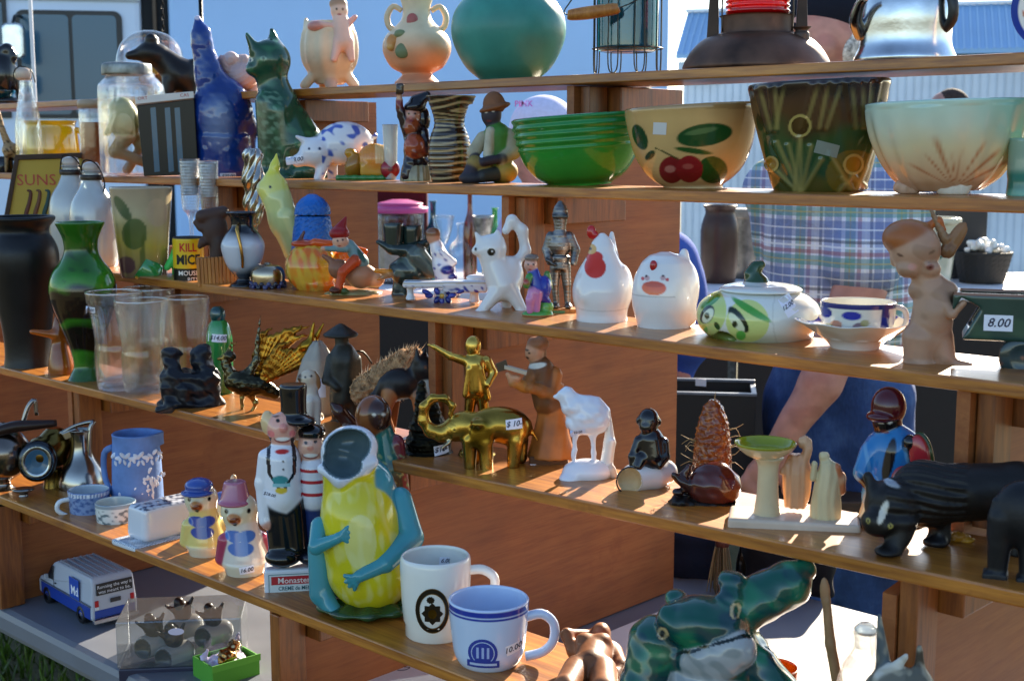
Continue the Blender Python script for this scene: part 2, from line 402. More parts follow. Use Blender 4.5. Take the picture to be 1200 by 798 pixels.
    def slab(s, part, outline, d0, d1, mat='glaze', c='#ffffff', parent=None, bevel=0, smooth=False):
        """a picture-plane outline with real thickness from d0 to d1"""
        n = len(outline); V = [(x, d0, y) for x, y in outline]+[(x, d1, y) for x, y in outline]
        F = [tuple(range(n)), tuple(range(2*n-1, n-1, -1))]+[(i, n+i, n+(i+1) % n, (i+1) % n) for i in range(n)]
        o = mesh_obj(part, s.LV(np.array(V, float)), F, mat, s.par(parent), c=c, smooth=smooth)
        if bevel:
            b = o.modifiers.new('b', 'BEVEL'); b.width = bevel*s.s; b.segments = 2; b.limit_method = 'ANGLE'
        s.parts[part] = o; s._reg(o, np.array([v.co for v in o.data.vertices]), [p.vertices[:] for p in o.data.polygons]); return o
    def box(s, part, x0, x1, y0, y1, d0, d1, mat, c='#ffffff', parent=None, bevel=.6):
        return s.slab(part, [(x0, y0), (x1, y0), (x1, y1), (x0, y1)], d0, d1, mat, c, parent, bevel)
    def hit(s, X, Z, o=None):
        best = None
        for i, (ob, V, F, t) in enumerate(s.bvh):
            if o is not None and ob is not o: continue
            if t is None:
                t = BVHTree.FromPolygons([tuple(map(float, v)) for v in V], [tuple(map(int, f)) for f in F]); s.bvh[i] = (ob, V, F, t)
            h = t.ray_cast(Vector((X, -2, Z)), Vector((0, 1, 0)))
            if h[0] is not None and (best is None or h[0].y < best[0].y): best = h
        return best
    def decal(s, part, V2, F, c, mat='paper', off=.4, parent=None, o=None, smooth=False):
        """flat print wrapped onto the surface: V2 are picture pixels"""
        V = []; last = None
        for x, y in V2:
            X, _, Z = s.L(x, y); h = s.hit(X, Z, o)
            if h is None: yy = last if last is not None else 0
            else: yy = h[0].y; last = yy
            V.append((X, yy-off*s.s, Z))
        return mesh_obj(part, V, F, mat, s.par(parent), c=c, smooth=smooth)
    def patch(s, part, x0, x1, y0, y1, c, nx=8, ny=4, off=.3, a=0, **kw):
        xs = np.linspace(x0, x1, nx+1); ys = np.linspace(y0, y1, ny+1); cx, cy = (x0+x1)/2, (y0+y1)/2; ca, sa = math.cos(R(a)), math.sin(R(a))
        V = [(cx+(x-cx)*ca-(y-cy)*sa, cy+(x-cx)*sa+(y-cy)*ca) for y in ys for x in xs]; w = nx+1
        F = [(j*w+i, j*w+i+1, (j+1)*w+i+1, (j+1)*w+i) for j in range(ny) for i in range(nx)]
        return s.decal(part, V, F, c, off=off, **kw)
    def disc(s, part, x, y, rx, ry, c, r0=0, n=20, rings=3, off=.35, star=None, **kw):
        V = []; F = []
        for k in range(rings+1):
            f = r0+(1-r0)*k/rings
            for i in range(n):
                q = star(i) if star else 1
                V.append((x+rx*f*q*math.sin(2*math.pi*i/n), y-ry*f*q*math.cos(2*math.pi*i/n)))
        for k in range(rings):
            for i in range(n): F.append((k*n+i, k*n+(i+1) % n, (k+1)*n+(i+1) % n, (k+1)*n+i))
        return s.decal(part, V, F, c, off=off, **kw)
    def text(s, part, txt, x, y, h, c, a=0, off=.6, sx=1.0, align='CENTER', bold=0, shear=0, **kw):
        cu = bpy.data.curves.new('t', 'FONT'); cu.body = txt; cu.align_x = align; cu.resolution_u = 2; cu.offset = bold; cu.shear = shear
        to = bpy.data.objects.new('t', cu); link(to); bpy.context.view_layer.update()
        me = bpy.data.meshes.new_from_object(to.evaluated_get(bpy.context.evaluated_depsgraph_get()))
        ca, sa = math.cos(R(a)), math.sin(R(a)); V = []
        for v in me.vertices:
            ux, uy = v.co.x*h*1.4*sx, v.co.y*h*1.4; V.append((x+ux*ca+uy*sa, y+ux*sa-uy*ca))
        F = [p.vertices[:] for p in me.polygons]
        bpy.data.objects.remove(to); bpy.data.curves.remove(cu); bpy.data.meshes.remove(me)
        return s.decal(part, V, F, c, off=off, **kw)
    def sticker(s, x, y, w, h, txt='', a=0, c='#e8e8f0', tc='#20203a', o=None, th=None):
        p = s.patch('price_sticker', x-w/2, x+w/2, y-h/2, y+h/2, c, 4, 3, off=.4, a=a, o=o)
        if txt: 
            t = s.text('lettering', txt, x, y+(th or h*.5)*.42, th or h*.55, tc, a=a, off=.75, o=o, bold=.012, shear=.28); t.parent = p
        return p
def setp(o, **k):
    for a, b in k.items(): o[a] = b
    return o
def bbox_mesh(name, lo, hi, mat, parent=None, c='#ffffff', bevel=0, kind=None):
    (a, b, e), (f, g, h) = lo, hi
    V = [(a, b, e), (f, b, e), (f, g, e), (a, g, e), (a, b, h), (f, b, h), (f, g, h), (a, g, h)]
    F = [(0, 3, 2, 1), (4, 5, 6, 7), (0, 1, 5, 4), (1, 2, 6, 5), (2, 3, 7, 6), (3, 0, 4, 7)]
    o = mesh_obj(name, V, F, mat, parent, c=c, smooth=False)
    if bevel:
        m = o.modifiers.new('b', 'BEVEL'); m.width = bevel; m.segments = 2; m.limit_method = 'ANGLE'
    if kind: o['kind'] = kind
    return o
# ================================================================= THE SETTING
Z = {1: 1.6075, 2: 1.448, 3: 1.282, 4: 1.110, 5: .946}
YF = {1: 1.500, 2: 1.360, 3: 1.215, 4: 1.080, 5: .940}
XD = {'a': -2.08, 'b': -1.32, 'c': -.56}
XL, XR, DEP, TH, YB, ZT = -3.3, .25, .145, .014, 1.78, .75
SL4 = .022                                  # the right half of the fourth board climbs a little
def zs(k, x): return Z[k]+(max(0, x-XD['b'])*SL4 if k == 4 else 0)
# ground
m, n, l, b = nmat('grass_ground')
v = ocoord(n, l); f = nz(n, l, 9, 6, .65, v); f2 = nz(n, l, .5, 3, .5, v)
l.new(mixc(n, l, f2, ramp(n, l, f, [(.3, '#2c2c14'), (.55, '#4a4826'), (.8, '#6c6640')]), C('#565030')), b.inputs['Base Color'])
b.inputs['Roughness'].default_value = .9; bump(n, l, b, f, .8, .02)
g = mesh_obj('ground', [(-900, -900, 0), (900, -900, 0), (900, 900, 0), (-900, 900, 0)], [(0, 1, 2, 3)], 'grass_ground', smooth=False); g['kind'] = 'structure'
# grass blades near the table
nb = 9000; V = []; F = []; cols = []
gx = rng.uniform(-4.6, -1.9, nb); gy = rng.uniform(.7, 2.9, nb)
for x, y in zip(gx, gy):
    h = random.uniform(.03, .085); a = random.uniform(0, 6.28); w = random.uniform(.003, .006); lx, ly = random.gauss(0, .022), random.gauss(0, .022)
    i = len(V); dx, dy = math.cos(a)*w, math.sin(a)*w
    V += [(x-dx, y-dy, 0), (x+dx, y+dy, 0), (x+lx*.5+dx*.7, y+ly*.5+dy*.7, h*.6), (x+lx*.5-dx*.7, y+ly*.5-dy*.7, h*.6), (x+lx, y+ly, h)]
    F += [(i, i+1, i+2, i+3), (i+3, i+2, i+4)]
    c = np.array(C('#46601f'))*random.uniform(.5, 1.5)+np.array((.03, .02, 0))*random.random(); cols += [c]*5
go = mesh_obj('lawn_grass', V, F, 'satin', cols=np.array(cols), smooth=False)
setp(go, kind='stuff', label='short green lawn grass below the folding table edge', category='grass')
# ---------------------------------------------------------------- folding table
ytf = at_z(0, 714, ZT).y
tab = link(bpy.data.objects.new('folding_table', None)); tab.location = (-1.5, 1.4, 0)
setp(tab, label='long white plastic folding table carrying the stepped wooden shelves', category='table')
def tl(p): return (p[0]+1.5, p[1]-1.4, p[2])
bbox_mesh('table_top', tl((-3.9, ytf, ZT-.045)), tl((.6, 1.92, ZT)), 'plastic', tab, '#6c717b', bevel=.012)  # white top coloured grey to hold its shade
for x in (-3.4, -1.7, .1):
    for y in (ytf+.12, 1.85): bbox_mesh('leg', tl((x-.015, y-.015, 0)), tl((x+.015, y+.015, ZT-.045)), 'pewter', tab, '#8a8d90')
    bbox_mesh('crossbar', tl((x-.01, ytf+.135, .2)), tl((x+.01, 1.835, .225)), 'pewter', tab, '#8a8d90')
# ---------------------------------------------------------------- stepped shelf stand
st = link(bpy.data.objects.new('stepped_shelf_stand', None)); st.location = (-1.32, 1.4, ZT)
setp(st, label='stepped brown wooden shelf stand with plywood dividers and five boards', category='shelf')
def sl_(p): return (p[0]+1.32, p[1]-1.4, p[2]-ZT)
def stb(name, lo, hi, mat, bevel=.0015): return bbox_mesh(name, sl_(lo), sl_(hi), mat, st, bevel=bevel)
for k in (1, 2, 3, 4, 5):
    if k != 4: stb('shelf_board', (XL, YF[k], Z[k]-TH), (XR, YF[k]+DEP, Z[k]), 'shelf_wood', .002)
    else:
        stb('shelf_board', (XL, YF[k], Z[k]-TH), (XD['b'], YF[k]+DEP, Z[k]), 'shelf_wood', .002)
        bd = bbox_mesh('shelf_board', (0, -DEP/2, -TH), (XR-XD['b'], DEP/2, 0), 'shelf_wood', st, bevel=.002)
        bd.location = sl_((XD['b']+.0005, YF[k]+DEP/2, Z[k])); bd.rotation_euler = (0, -math.atan(SL4), 0)
for q, x in XD.items():
    # stair-shaped plywood divider
    o = [(YB, ZT+.002), (YB, Z[1]-TH-.001)]
    for k in (1, 2, 3, 4, 5):
        y0 = YF[k]+.012; o.append((y0, Z[k]-TH-.001))
        if k < 5: o.append((y0, Z[k+1]+.001))
        if k < 5: o += [(YF[k+1]+DEP+.002, Z[k+1]+.001), (YF[k+1]+DEP+.002, Z[k+1]-TH-.001)] if YF[k+1]+DEP+.002 > y0 else []
    o.append((YF[5]+.012, ZT+.002)); 
    pts = []
    for p in o:
        if not pts or p != pts[-1]: pts.append(p)
    nn = len(pts); V = [sl_((x-.007, y, z)) for y, z in pts]+[sl_((x+.007, y, z)) for y, z in pts]
    bm = bmesh.new(); vs = [bm.verts.new(p) for p in V]
    bm.faces.new(vs[:nn]); bm.faces.new(vs[nn:][::-1])
    for i in range(nn): bm.faces.new((vs[i], vs[nn+i], vs[nn+(i+1) % nn], vs[(i+1) % nn]))
    bmesh.ops.recalc_face_normals(bm, faces=bm.faces); bmesh.ops.triangulate(bm, faces=bm.faces)
    me = bpy.data.meshes.new('divider_panel'); bm.to_mesh(me); bm.free(); me.materials.append(MATS['plywood'])
    dp = link(bpy.data.objects.new('divider_panel', me)); dp.parent = st
    for k in (1, 2, 3, 4, 5):
        zb = zs(k+1, x)+.003 if k < 5 else ZT+.001; zt = zs(k, x)-TH-.002; fy = YF[k]+(.024 if k < 4 else .014 if k == 4 else .0)
        stb('front_post', (x+.0085, fy, zb), (x+.027, fy+.042, zt), 'post_wood')
        stb('cleat', (x+.0085, fy+.046, zt-.04), (x+.05, fy+(.2 if k < 5 else .12), zt), 'post_wood')
xq = -2.84; zt = Z[3]-TH-.002
pts = [(YB, ZT+.002), (YB, zt), (YF[3]+.012, zt), (YF[3]+.012, Z[4]+.001), (YF[4]+DEP+.002, Z[4]+.001), (YF[4]+DEP+.002, Z[4]-TH-.001), (YF[4]+.012, Z[4]-TH-.001), (YF[4]+.012, Z[5]+.001), (YF[5]+DEP+.002, Z[5]+.001), (YF[5]+DEP+.002, Z[5]-TH-.001), (YF[5]+.012, Z[5]-TH-.001), (YF[5]+.012, ZT+.002)]
nn = len(pts); bm = bmesh.new(); vs = [bm.verts.new(sl_((xq+o_, y, z))) for o_ in (-.007, .007) for y, z in pts]
bm.faces.new(vs[:nn]); bm.faces.new(vs[nn:][::-1])
for i in range(nn): bm.faces.new((vs[i], vs[nn+i], vs[nn+(i+1) % nn], vs[(i+1) % nn]))
bmesh.ops.recalc_face_normals(bm, faces=bm.faces); bmesh.ops.triangulate(bm, faces=bm.faces)
me = bpy.data.meshes.new('divider_panel'); bm.to_mesh(me); bm.free(); me.materials.append(MATS['plywood'])
dp = link(bpy.data.objects.new('divider_panel', me)); dp.parent = st
# ---------------------------------------------------------------- things far behind the stand
def far(name, label, cat, px, D, group=None, z=0):
    P = at_d(px, 300, D); P.z = z; u, v, w = proj(P)
    return Thing(name, label, cat, u, v, z, group, anchor=P, span=1.6 if z == 0 else .35)
def yz(t, z): return t.by-z/t.sv              # picture y of a height z above the thing's base
t = far('step_van', 'white step van with black framed sliding side window and box body', 'truck', 350, 8.5)
yb, yt = yz(t, .55), yz(t, 3.0)
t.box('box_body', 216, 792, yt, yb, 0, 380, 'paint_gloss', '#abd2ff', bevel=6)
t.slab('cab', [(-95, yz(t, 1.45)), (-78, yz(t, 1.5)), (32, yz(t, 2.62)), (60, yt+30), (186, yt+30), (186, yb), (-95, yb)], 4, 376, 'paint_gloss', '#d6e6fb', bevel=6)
t.box('door_gap', 186.5, 215.5, yt+34, yb, 12, 370, 'far', '#15181c', bevel=0)
t.box('gutter_strip', 199, 203, yt+34, yb, 5, 11, 'paint_gloss', '#4a3524', bevel=.5)
t.box('drip_rail', 30, 186, 8, 11, 1, 3.6, 'paint_gloss', '#b8c0c8', bevel=.4)
def rrect(x0, x1, y0, y1, r, n=6):
    o = []
    for cx, cy, a0 in ((x1-r, y0+r, -90), (x1-r, y1-r, 0), (x0+r, y1-r, 90), (x0+r, y0+r, 180)):
        for i in range(n+1): a = R(a0+90*i/n); o.append((cx+r*math.cos(a), cy+r*math.sin(a)))
    return o
wf = t.slab('window_frame', rrect(53, 166, 22, 140, 9), 1, 4.5, 'plastic', '#14171c')
t.slab('window_pane', rrect(58, 109, 27, 136, 5), .2, .8, 'window_glass', parent=wf); t.slab('window_pane', rrect(113, 160, 27, 136, 5), .2, .8, 'window_glass', parent=wf)
fw = t.slab('window_frame', [(2, 62), (34, 10), (44, 10), (44, 140), (-40, 140)], 1, 4.5, 'plastic', '#14171c')
t.slab('window_pane', [(5, 64), (24, 32), (24, 134), (-34, 134)], .2, .8, 'window_glass', parent=fw); t.slab('window_pane', [(28, 27), (35, 15), (40, 15), (40, 134), (28, 134)], .2, .8, 'window_glass', parent=fw)
mr = t.slab('side_mirror', rrect(49, 71, 41, 79, 6), -52, -40, 'silver', '#c8ccd0', bevel=2)
t.slab('mirror_glass', rrect(52, 68, 45, 75, 5), -52.8, -52.1, 'silver', '#d8dce0', parent=mr)
t.slab('side_mirror', rrect(52, 70, 91, 112, 5), -50, -40, 'silver', '#b8bcc0', bevel=2)
t.tube('mirror_arm', [(60, 30, 3, 1.6), (60, 40, -46, 1.6), (60, 116, -46, 1.6), (60, 128, 3, 1.6)], 'pewter', '#303438')
for wx in (60, 640):
    w = t.lathe('wheel', 0, [(10, 0), (58, 0), (70, 6), (70, 36), (58, 42), (10, 42)], 'plastic', '#1a1a1c', n=36)
    w.rotation_euler = (math.pi/2, 0, 0); X, _, _ = t.L(wx, 0); w.location = (X-t.L(0, 0)[0], .02, 70*t.s+.0); 
    w.data.transform(Matrix.Translation((0, 0, -t.L(0, 0)[2]))); 
# metal building
t = far('metal_building', 'white ribbed metal building with pale blue metal roof', 'building', 1040, 15)
ye, yr = 62, 4; x0, x1 = 786, 1500
t.box('wall', x0+8, x1, ye+6, t.by, 12, 168, 'far', '#e6eaf0', bevel=0)
ribs = []
for i, x in enumerate(range(x0+12, 1330, 9)): t.box('wall_rib', x, x+1.6, ye+7, t.by, 10.4, 11.8, 'far', '#d2d9e2', bevel=0)
def prism(t, name, pts, mat, c, parent=None):     # eight corners
    F = [(0, 1, 2, 3), (7, 6, 5, 4), (0, 4, 5, 1), (1, 5, 6, 2), (2, 6, 7, 3), (3, 7, 4, 0)]
    return mesh_obj(name, [t.L(*p) for p in pts], F, mat, t.par(parent), c=c, smooth=False)
rf = prism(t, 'roof', [(x0, ye, 0), (x1, ye, 0), (x1, yr, 90), (x0, yr, 90), (x0, ye+5, 0), (x1, ye+5, 0), (x1, yr+5, 90), (x0, yr+5, 90)], 'paint_gloss', '#8fb4d8')
for x in range(x0+6, 1360, 8): prism(t, 'roof_rib', [(x, ye-1.2, -1), (x+2, ye-1.2, -1), (x+2, yr-1.2, 89), (x, yr-1.2, 89), (x, ye, -1), (x+2, ye, -1), (x+2, yr, 89), (x, yr, 89)], 'paint_gloss', '#9fc0de', rf)
prism(t, 'roof_slope', [(x0, yr, 90.5), (x1, yr, 90.5), (x1, ye, 180), (x0, ye, 180), (x0, yr+5, 90.5), (x1, yr+5, 90.5), (x1, ye+5, 180), (x0, ye+5, 180)], 'paint_gloss', '#8fb4d8', rf)
t.box('ridge_cap', x0-2, x1, yr-4, yr-.5, 84, 97, 'paint_gloss', '#e8ecf2', parent=rf, bevel=0)
sg = t.box('sign_board', 788, 840, 70, 96, 6, 10, 'far', '#d6dde6', bevel=0)
o = t.text('lettering', 'S', 798, 88, 13, '#3a4654', off=.5, bold=.01, o=sg); o.parent = sg
# back table with goods
bt = link(bpy.data.objects.new('display_table', None)); D5 = 5.5; ZB = .95
pa, pb = at_d(395, 300, D5-.35), at_d(1330, 300, D5-.35); mid = (pa+pb)/2; mid.z = 0
bt.location = mid; bt.rotation_euler = (0, 0, HEAD-math.pi/2)
setp(bt, label='far white topped display table with jars, basket and glassware', category='table')
hw = (pa-pb).length/2
bbox_mesh('table_top', (-hw, 0, ZB-.04), (hw, .8, ZB), 'plastic', bt, '#e2e0e4', bevel=.01)
for x in (-hw+.1, 0, hw-.1):
    for y in (.06, .74): bbox_mesh('leg', (x-.02, y-.02, 0), (x+.02, y+.02, ZB-.04), 'pewter', bt, '#606468')
for x0_, x1_ in ((-hw+.02, -.02), (.02, hw-.02)): bbox_mesh('skirt', (x0_, .012, .1), (x1_, .02, ZB-.042), 'cloth', bt, '#3a3430')
def onback(name, label, cat, px, D=5.5, group=None): return far(name, label, cat, px, D, group, z=ZB+.001)
t = onback('storage_jar', 'clear plastic canister with ridged pink lid on the far table', 'jar', 470)
b_ = t.by; t.lathe('jar_body', 470, [(24, b_), (27, b_-4), (28, b_-40), (28, b_-82)], 'clear_glass', wall=1.2)
t.lathe('lid', 470, [(32, b_-82), (32, b_-88), (26, b_-90), (26, b_-93), (18, b_-95), (10, b_-97)], 'plastic', '#b8407c')
t.lathe('contents', 470, [(22, b_-3), (25, b_-8), (25, b_-40), (20, b_-46)], 'matte', '#c8b4a8')
t = onback('folded_blanket', 'dark maroon blanket bundle behind the pink lidded canister', 'blanket', 468, 5.75)
t.sdf('blanket', [B(468, t.by-55, 34, 56, '#4a1018', hd=20, r=10)], 'cloth', cell=3, disp=lambda P: np.sin(P[:, 0]*.35)*1.2)
gl = [(520, 'wine_glass', 'stemmed clear wine glass on the far table beside the canister', 'clear_glass'), (566, 'goblet', 'grey metal goblet on the far table beside pale figures', 'pewter')]
for px, nm, lb, mt in gl:
    t = onback(nm, lb, 'glass', px); b_ = t.by
    t.lathe('goblet', px, [(11, b_), (10, b_-2), (2, b_-5), (1.6, b_-42), (4, b_-46), (9, b_-58), (13, b_-78)], mt, '#9a9c98', wall=1)
for px, w, h, mt, c, lb in ((508, 10, 92, 'aqua_glass', '#5fb6bd', 'tall aqua glass bottle on the far table'), (541, 15, 66, 'clear_glass', '#ffffff', 'short wide clear glass bottle on the far table'),
                         (551, 8, 105, 'amber_glass', '#6a3a14', 'slim dark amber bottle on the far table'), (580, 9, 84, 'green_glass', '#4a9a5a', 'slim green glass bottle on the far table')):
    t = onback('glass_bottle', lb, 'bottle', px, 5.62); b_ = t.by
    t.lathe('bottle', px, [(w*.9, b_), (w, b_-3), (w, b_-h*.55), (w*.4, b_-h*.75), (w*.34, b_-h*.95), (w*.45, b_-h)], mt, c, wall=1)
t = onback('flower_basket', 'dark wicker basket of white blossoms on the far table', 'basket', 1150); b_ = t.by
t.lathe('basket', 1150, [(24, b_), (26, b_-6), (33, b_-36)], 'matte', '#2a241c', wall=2, res=2, ripple=lambda r, y, T: (r+np.sin(T*24+np.round(y/3)*math.pi)*.9, y))
fl = []
for i in range(46):
    a, q = random.uniform(0, 6.28), random.uniform(0, 26); fl.append(E(1150+q*math.cos(a), b_-40-random.uniform(0, 12)+q*.18, 4.5, 3.5, random.choice(['#f4f2ee', '#e8e4dc', '#dcd6c8', '#e6e9e4']), d=q*math.sin(a)))
t.sdf('blossoms', fl, 'satin', k=.8, cell=1.5)
t = onback('storage_box', 'black square box standing on the far table', 'box', 1100, 5.75); b_ = t.by
t.box('box', 1062, 1150, b_-92, b_, -20, 30, 'plastic', '#15161a', bevel=1)
t = onback('flower_pot', 'cream pot painted with green scrollwork on the far table', 'pot', 1092, 5.35); b_ = t.by
t.lathe('pot', 1092, [(18, b_), (20, b_-3), (27, b_-70), (30, b_-74), (30, b_-80)], 'glaze', '#cfc8ac', wall=2, res=2,
        pf=lambda X, Y, D, c, i: np.where((np.abs(np.sin((X-1092)*.2)*9-(Y-b_+45)) < 2)[:, None], np.array(C('#4a6a5a')), c))
t = onback('clay_pot', 'dark brown clay pot on the far table beside the blue jacket', 'pot', 842); b_ = t.by
t.lathe('pot', 842, [(16, b_), (20, b_-6), (22, b_-60), (17, b_-82), (20, b_-90)], 'satin', '#3a2820', wall=2)
t = onback('cookie_tin', 'grey cylindrical tin on the far table beside the clay pot', 'tin', 878, 5.7); b_ = t.by
t.lathe('tin', 878, [(20, b_), (20, b_-70), (21, b_-70), (21, b_-80), (19, b_-81)], 'tin', '#8a857c')
# low bench with a crate, behind the stand
bn = link(bpy.data.objects.new('low_bench', None)); c0 = at_d(850, 300, 3.0); c0.z = 0; bn.location = c0; bn.rotation_euler = (0, 0, HEAD-math.pi/2)
setp(bn, label='low dark plank bench behind the stand carrying a black crate', category='bench')
for y in (0, .14, .28): bbox_mesh('plank', (-.45, y, .66), (.55, y+.135, .69), 'dark_plank', bn, bevel=.004)
for x in (-.4, .5):
    for y in (.03, .38): bbox_mesh('leg', (x-.03, y-.02, 0), (x+.03, y+.02, .659), 'dark_plank', bn)
t = far('black_crate', 'open black wooden crate with a price card on its rim', 'crate', 830, 3.1, z=.691); b_ = t.by
yt = 462
for nm, a in (('front_panel', (765, 882, yt, b_, -2, 2)), ('back_panel', (765, 882, yt-4, b_, 68, 72)), ('side_panel', (765, 769, yt, b_, 2.2, 67.8)), ('side_panel', (878, 882, yt, b_, 2.2, 67.8)), ('bottom_panel', (769.2, 877.8, b_-4, b_, 2.2, 67.8))):
    t.box(nm, *a, 'matte', '#17191c', bevel=.6)
for nm, a in (('rim', (764, 883, yt-3, yt, -3, 4)), ('rim', (764, 883, yt-7, yt-4, 66, 73)), ('rim', (764, 770, yt-3, yt, 4.2, 65.8)), ('rim', (877, 883, yt-3, yt, 4.2, 65.8))):
    t.box(nm, *a, 'satin', '#6d7682', bevel=.4)
t.slab('price_card', [(812, yt-8), (825, yt-7), (825, yt+2), (812, yt+1)], 65.0, 65.6, 'paper', '#e8e4e8')

TOPS = dict(green_bowl=132, cherry_bowl=122, jardiniere_pot=96, shell_bowl=118, green_tumbler_vase=162, seated_hat_figurine=108, swirl_glaze_vase=112, gnome_figurine=100, small_shot_glass=147,
            mason_jar=75, black_shadow_box=108, black_mug=184, mouse_bait_tin=277, pewter_knight=236, gilt_deer_head=376, fisherman_figurine=380, fluffy_tail_fox=405, shepherd_dog_figurine=408,
            brown_cob_figurine=462, blue_shirt_figurine=455, silver_coffee_pot=474, jasperware_jug=508, bird_salt_dish=556, kimono_figurine=465, brown_ashtray=782, glass_decanter=732, grey_bird_figurine=728, wooden_spoon=680, grey_tepee_lantern=400, cut_glass_goblet=187, seated_porcelain_lady=268)
def S(k, name, label, cat, bx, by, group=None, lo=.03, hi=DEP-.02):
    P = at_z(bx, by, Z[k])
    for _ in range(4): P = at_z(bx, by, zs(k, P.x))
    y = min(max(P.y, YF[k]+lo), YF[k]+hi)
    if abs(y-P.y) > 1e-4:
        f = y/P.y; x = P.x*f; P = Vector((x, y, zs(k, x)))
    P.z += .0006
    return Thing(name, label, cat, bx, by, 0, group, anchor=P, top=TOPS.get(name))
def ell(X, Y, x, y, rx, ry, a=0):
    ca, sa = math.cos(R(a)), math.sin(R(a)); dx, dy = X-x, Y-y
    e = np.sqrt(((ca*dx+sa*dy)/rx)**2+((-sa*dx+ca*dy)/ry)**2); return np.clip((1-e)*min(rx, ry)/.8+.5, 0, 1)
def mx(c, m, k): return c*(1-m[:, None])+np.array(C(k))*m[:, None]
def lerp_stops(Y, stops):
    ys = [q[0] for q in stops]; cs = np.array([C(q[1]) for q in stops]); return np.stack([np.interp(Y, ys, cs[:, i]) for i in range(3)], 1)
_nd = rng.normal(size=(12, 3)); _nd /= np.linalg.norm(_nd, axis=1, keepdims=True); _nd *= rng.uniform(.55, 1.6, (12, 1)); _np = rng.uniform(0, 6.28, 12)
def wob(X, Y, D, f=.2):                       # smooth irregular noise, about -2..2
    return np.sin((np.stack([X, D, Y], 1)@_nd.T)*f*1.4+_np).sum(1)/2.6
def wobP(P, f, a): return wob(P[:, 0], P[:, 2], P[:, 1], f)*a
# ================================================================= PEOPLE
SK = '#c98f7e'
def head(x, y, h, skin, hair=None, face=-90, d=0, hairp=()):
    """head about h pixels high, centre x,y; face is the direction it looks in the picture plane (-1 left, 1 right, 0 toward the viewer, 2 away)"""
    fx, fd = {0: (0, -1), -1: (-1, 0), 1: (1, 0), 2: (0, 1)}[face]; sx, sd = -fd, fx
    r = h*.36
    P = [E(x, y-h*.1, r, h*.4, skin, d=d, rd=r*1.08), E(x+fx*h*.07, y+h*.2, r*.78, h*.28, skin, d=d+fd*h*.07, rd=r*.8),
         E(x+fx*h*.4, y+h*.06, h*.06, h*.09, skin, d=d+fd*h*.4), E(x+fx*h*.37, y+h*.25, h*.05+abs(sx)*h*.07, h*.03, '#a05850', d=d+fd*h*.37, rd=h*.05+abs(sd)*h*.07),
         K(x, y+h*.2, h*.2, x, y+h*.62, h*.22, skin, d, d)]
    for q in (-1, 1):
        P += [E(x+sx*q*r*1.0, y+h*.03, h*.05+abs(fx)*.04*h, h*.1, skin, d=d+sd*q*r*1.0, rd=h*.07)]
        P += [E(x+fx*h*.335+sx*q*h*.14, y-h*.02, h*.045, h*.03, '#2a2020', d=d+fd*h*.345+sd*q*h*.14, b=1.0)]
    return P
def hand(x, y, L, c, d=0, s=1, a=90, sp=-1):
    """palm plus five fingers; a: pointing direction in degrees in the picture (90 = down)"""
    ca, sa = math.cos(R(a)), math.sin(R(a))
    def q(u, v): return x+u*ca-v*sa, y+u*sa+v*ca
    P = []; x0, y0 = q(0, 0); x1, y1 = q(L*.45, 0); P += [B(*q(L*.25, 0), L*.25, L*.2, c, d=d, hd=L*.09, r=L*.08, a=a)]
    for i, (v, ln) in enumerate(((-.17, .42), (-.06, .5), (.06, .47), (.17, .36))):
        A, Bq, Cq = q(L*.42, v*L), q(L*(.42+ln*.55), v*L*1.15), q(L*(.42+ln), v*L*1.1)
        P += [K(*A, L*.058, *Bq, L*.052, c, d, d-L*.05), K(*Bq, L*.052, *Cq, L*.042, c, d-L*.05, d-L*.02+L*.0)]
    A, Bq, Cq = q(L*.12, sp*L*.16), q(L*.35, sp*L*.33), q(L*.52, sp*L*.36)
    P += [K(*A, L*.075, *Bq, L*.065, c, d, d-L*.06), K(*Bq, L*.065, *Cq, L*.05, c, d-L*.06, d-L*.08)]
    return P
m, n, l, b = nmat('plaid')                     # woven check shirt
def band(axis, sc, ph, lo, hi):
    v = ocoord(n, l, (1, 1, 1)); sx = n.new('ShaderNodeSeparateXYZ'); l.new(v, sx.inputs[0])
    w = maths(n, l, 'FRACT', maths(n, l, 'MULTIPLY_ADD', sx.outputs[axis], sc)); w.node.inputs[0].links[0].from_node.inputs[2].default_value = ph
    return maths(n, l, 'MULTIPLY', maths(n, l, 'GREATER_THAN', w, lo), maths(n, l, 'LESS_THAN', w, hi))
c = C('#e2e4ee')
for ax, ph in ((0, 0), (2, .3)):
    for lo, hi, cc, st_ in ((.0, .34, '#3a5c9c', .55), (.42, .62, '#3f8c80', .6), (.66, .74, '#94323f', .55), (.8, .84, '#f0f0f0', .7), (.16, .19, '#f2f2f4', .7), (.5, .53, '#c8b060', .6), (.9, .96, '#1a2440', .6)):
        c = mixc(n, l, maths(n, l, 'MULTIPLY', band(ax, 9.0, ph, lo, hi), st_), c, C(cc))
l.new(c, b.inputs['Base Color']); b.inputs['Roughness'].default_value = .9; bump(n, l, b, nz(n, l, 25, 4, .6, ocoord(n, l)), .6, .02)
m, n, l, b = nmat('denim'); v = ocoord(n, l)
l.new(ramp(n, l, nz(n, l, 6, 6, .7, v), [(.3, '#16284a'), (.55, '#27447a'), (.8, '#4a6a9c')]), b.inputs['Base Color']); b.inputs['Roughness'].default_value = .9
bump(n, l, b, nz(n, l, 14, 4, .6, ocoord(n, l, (1, 1, .4))), .7, .02)
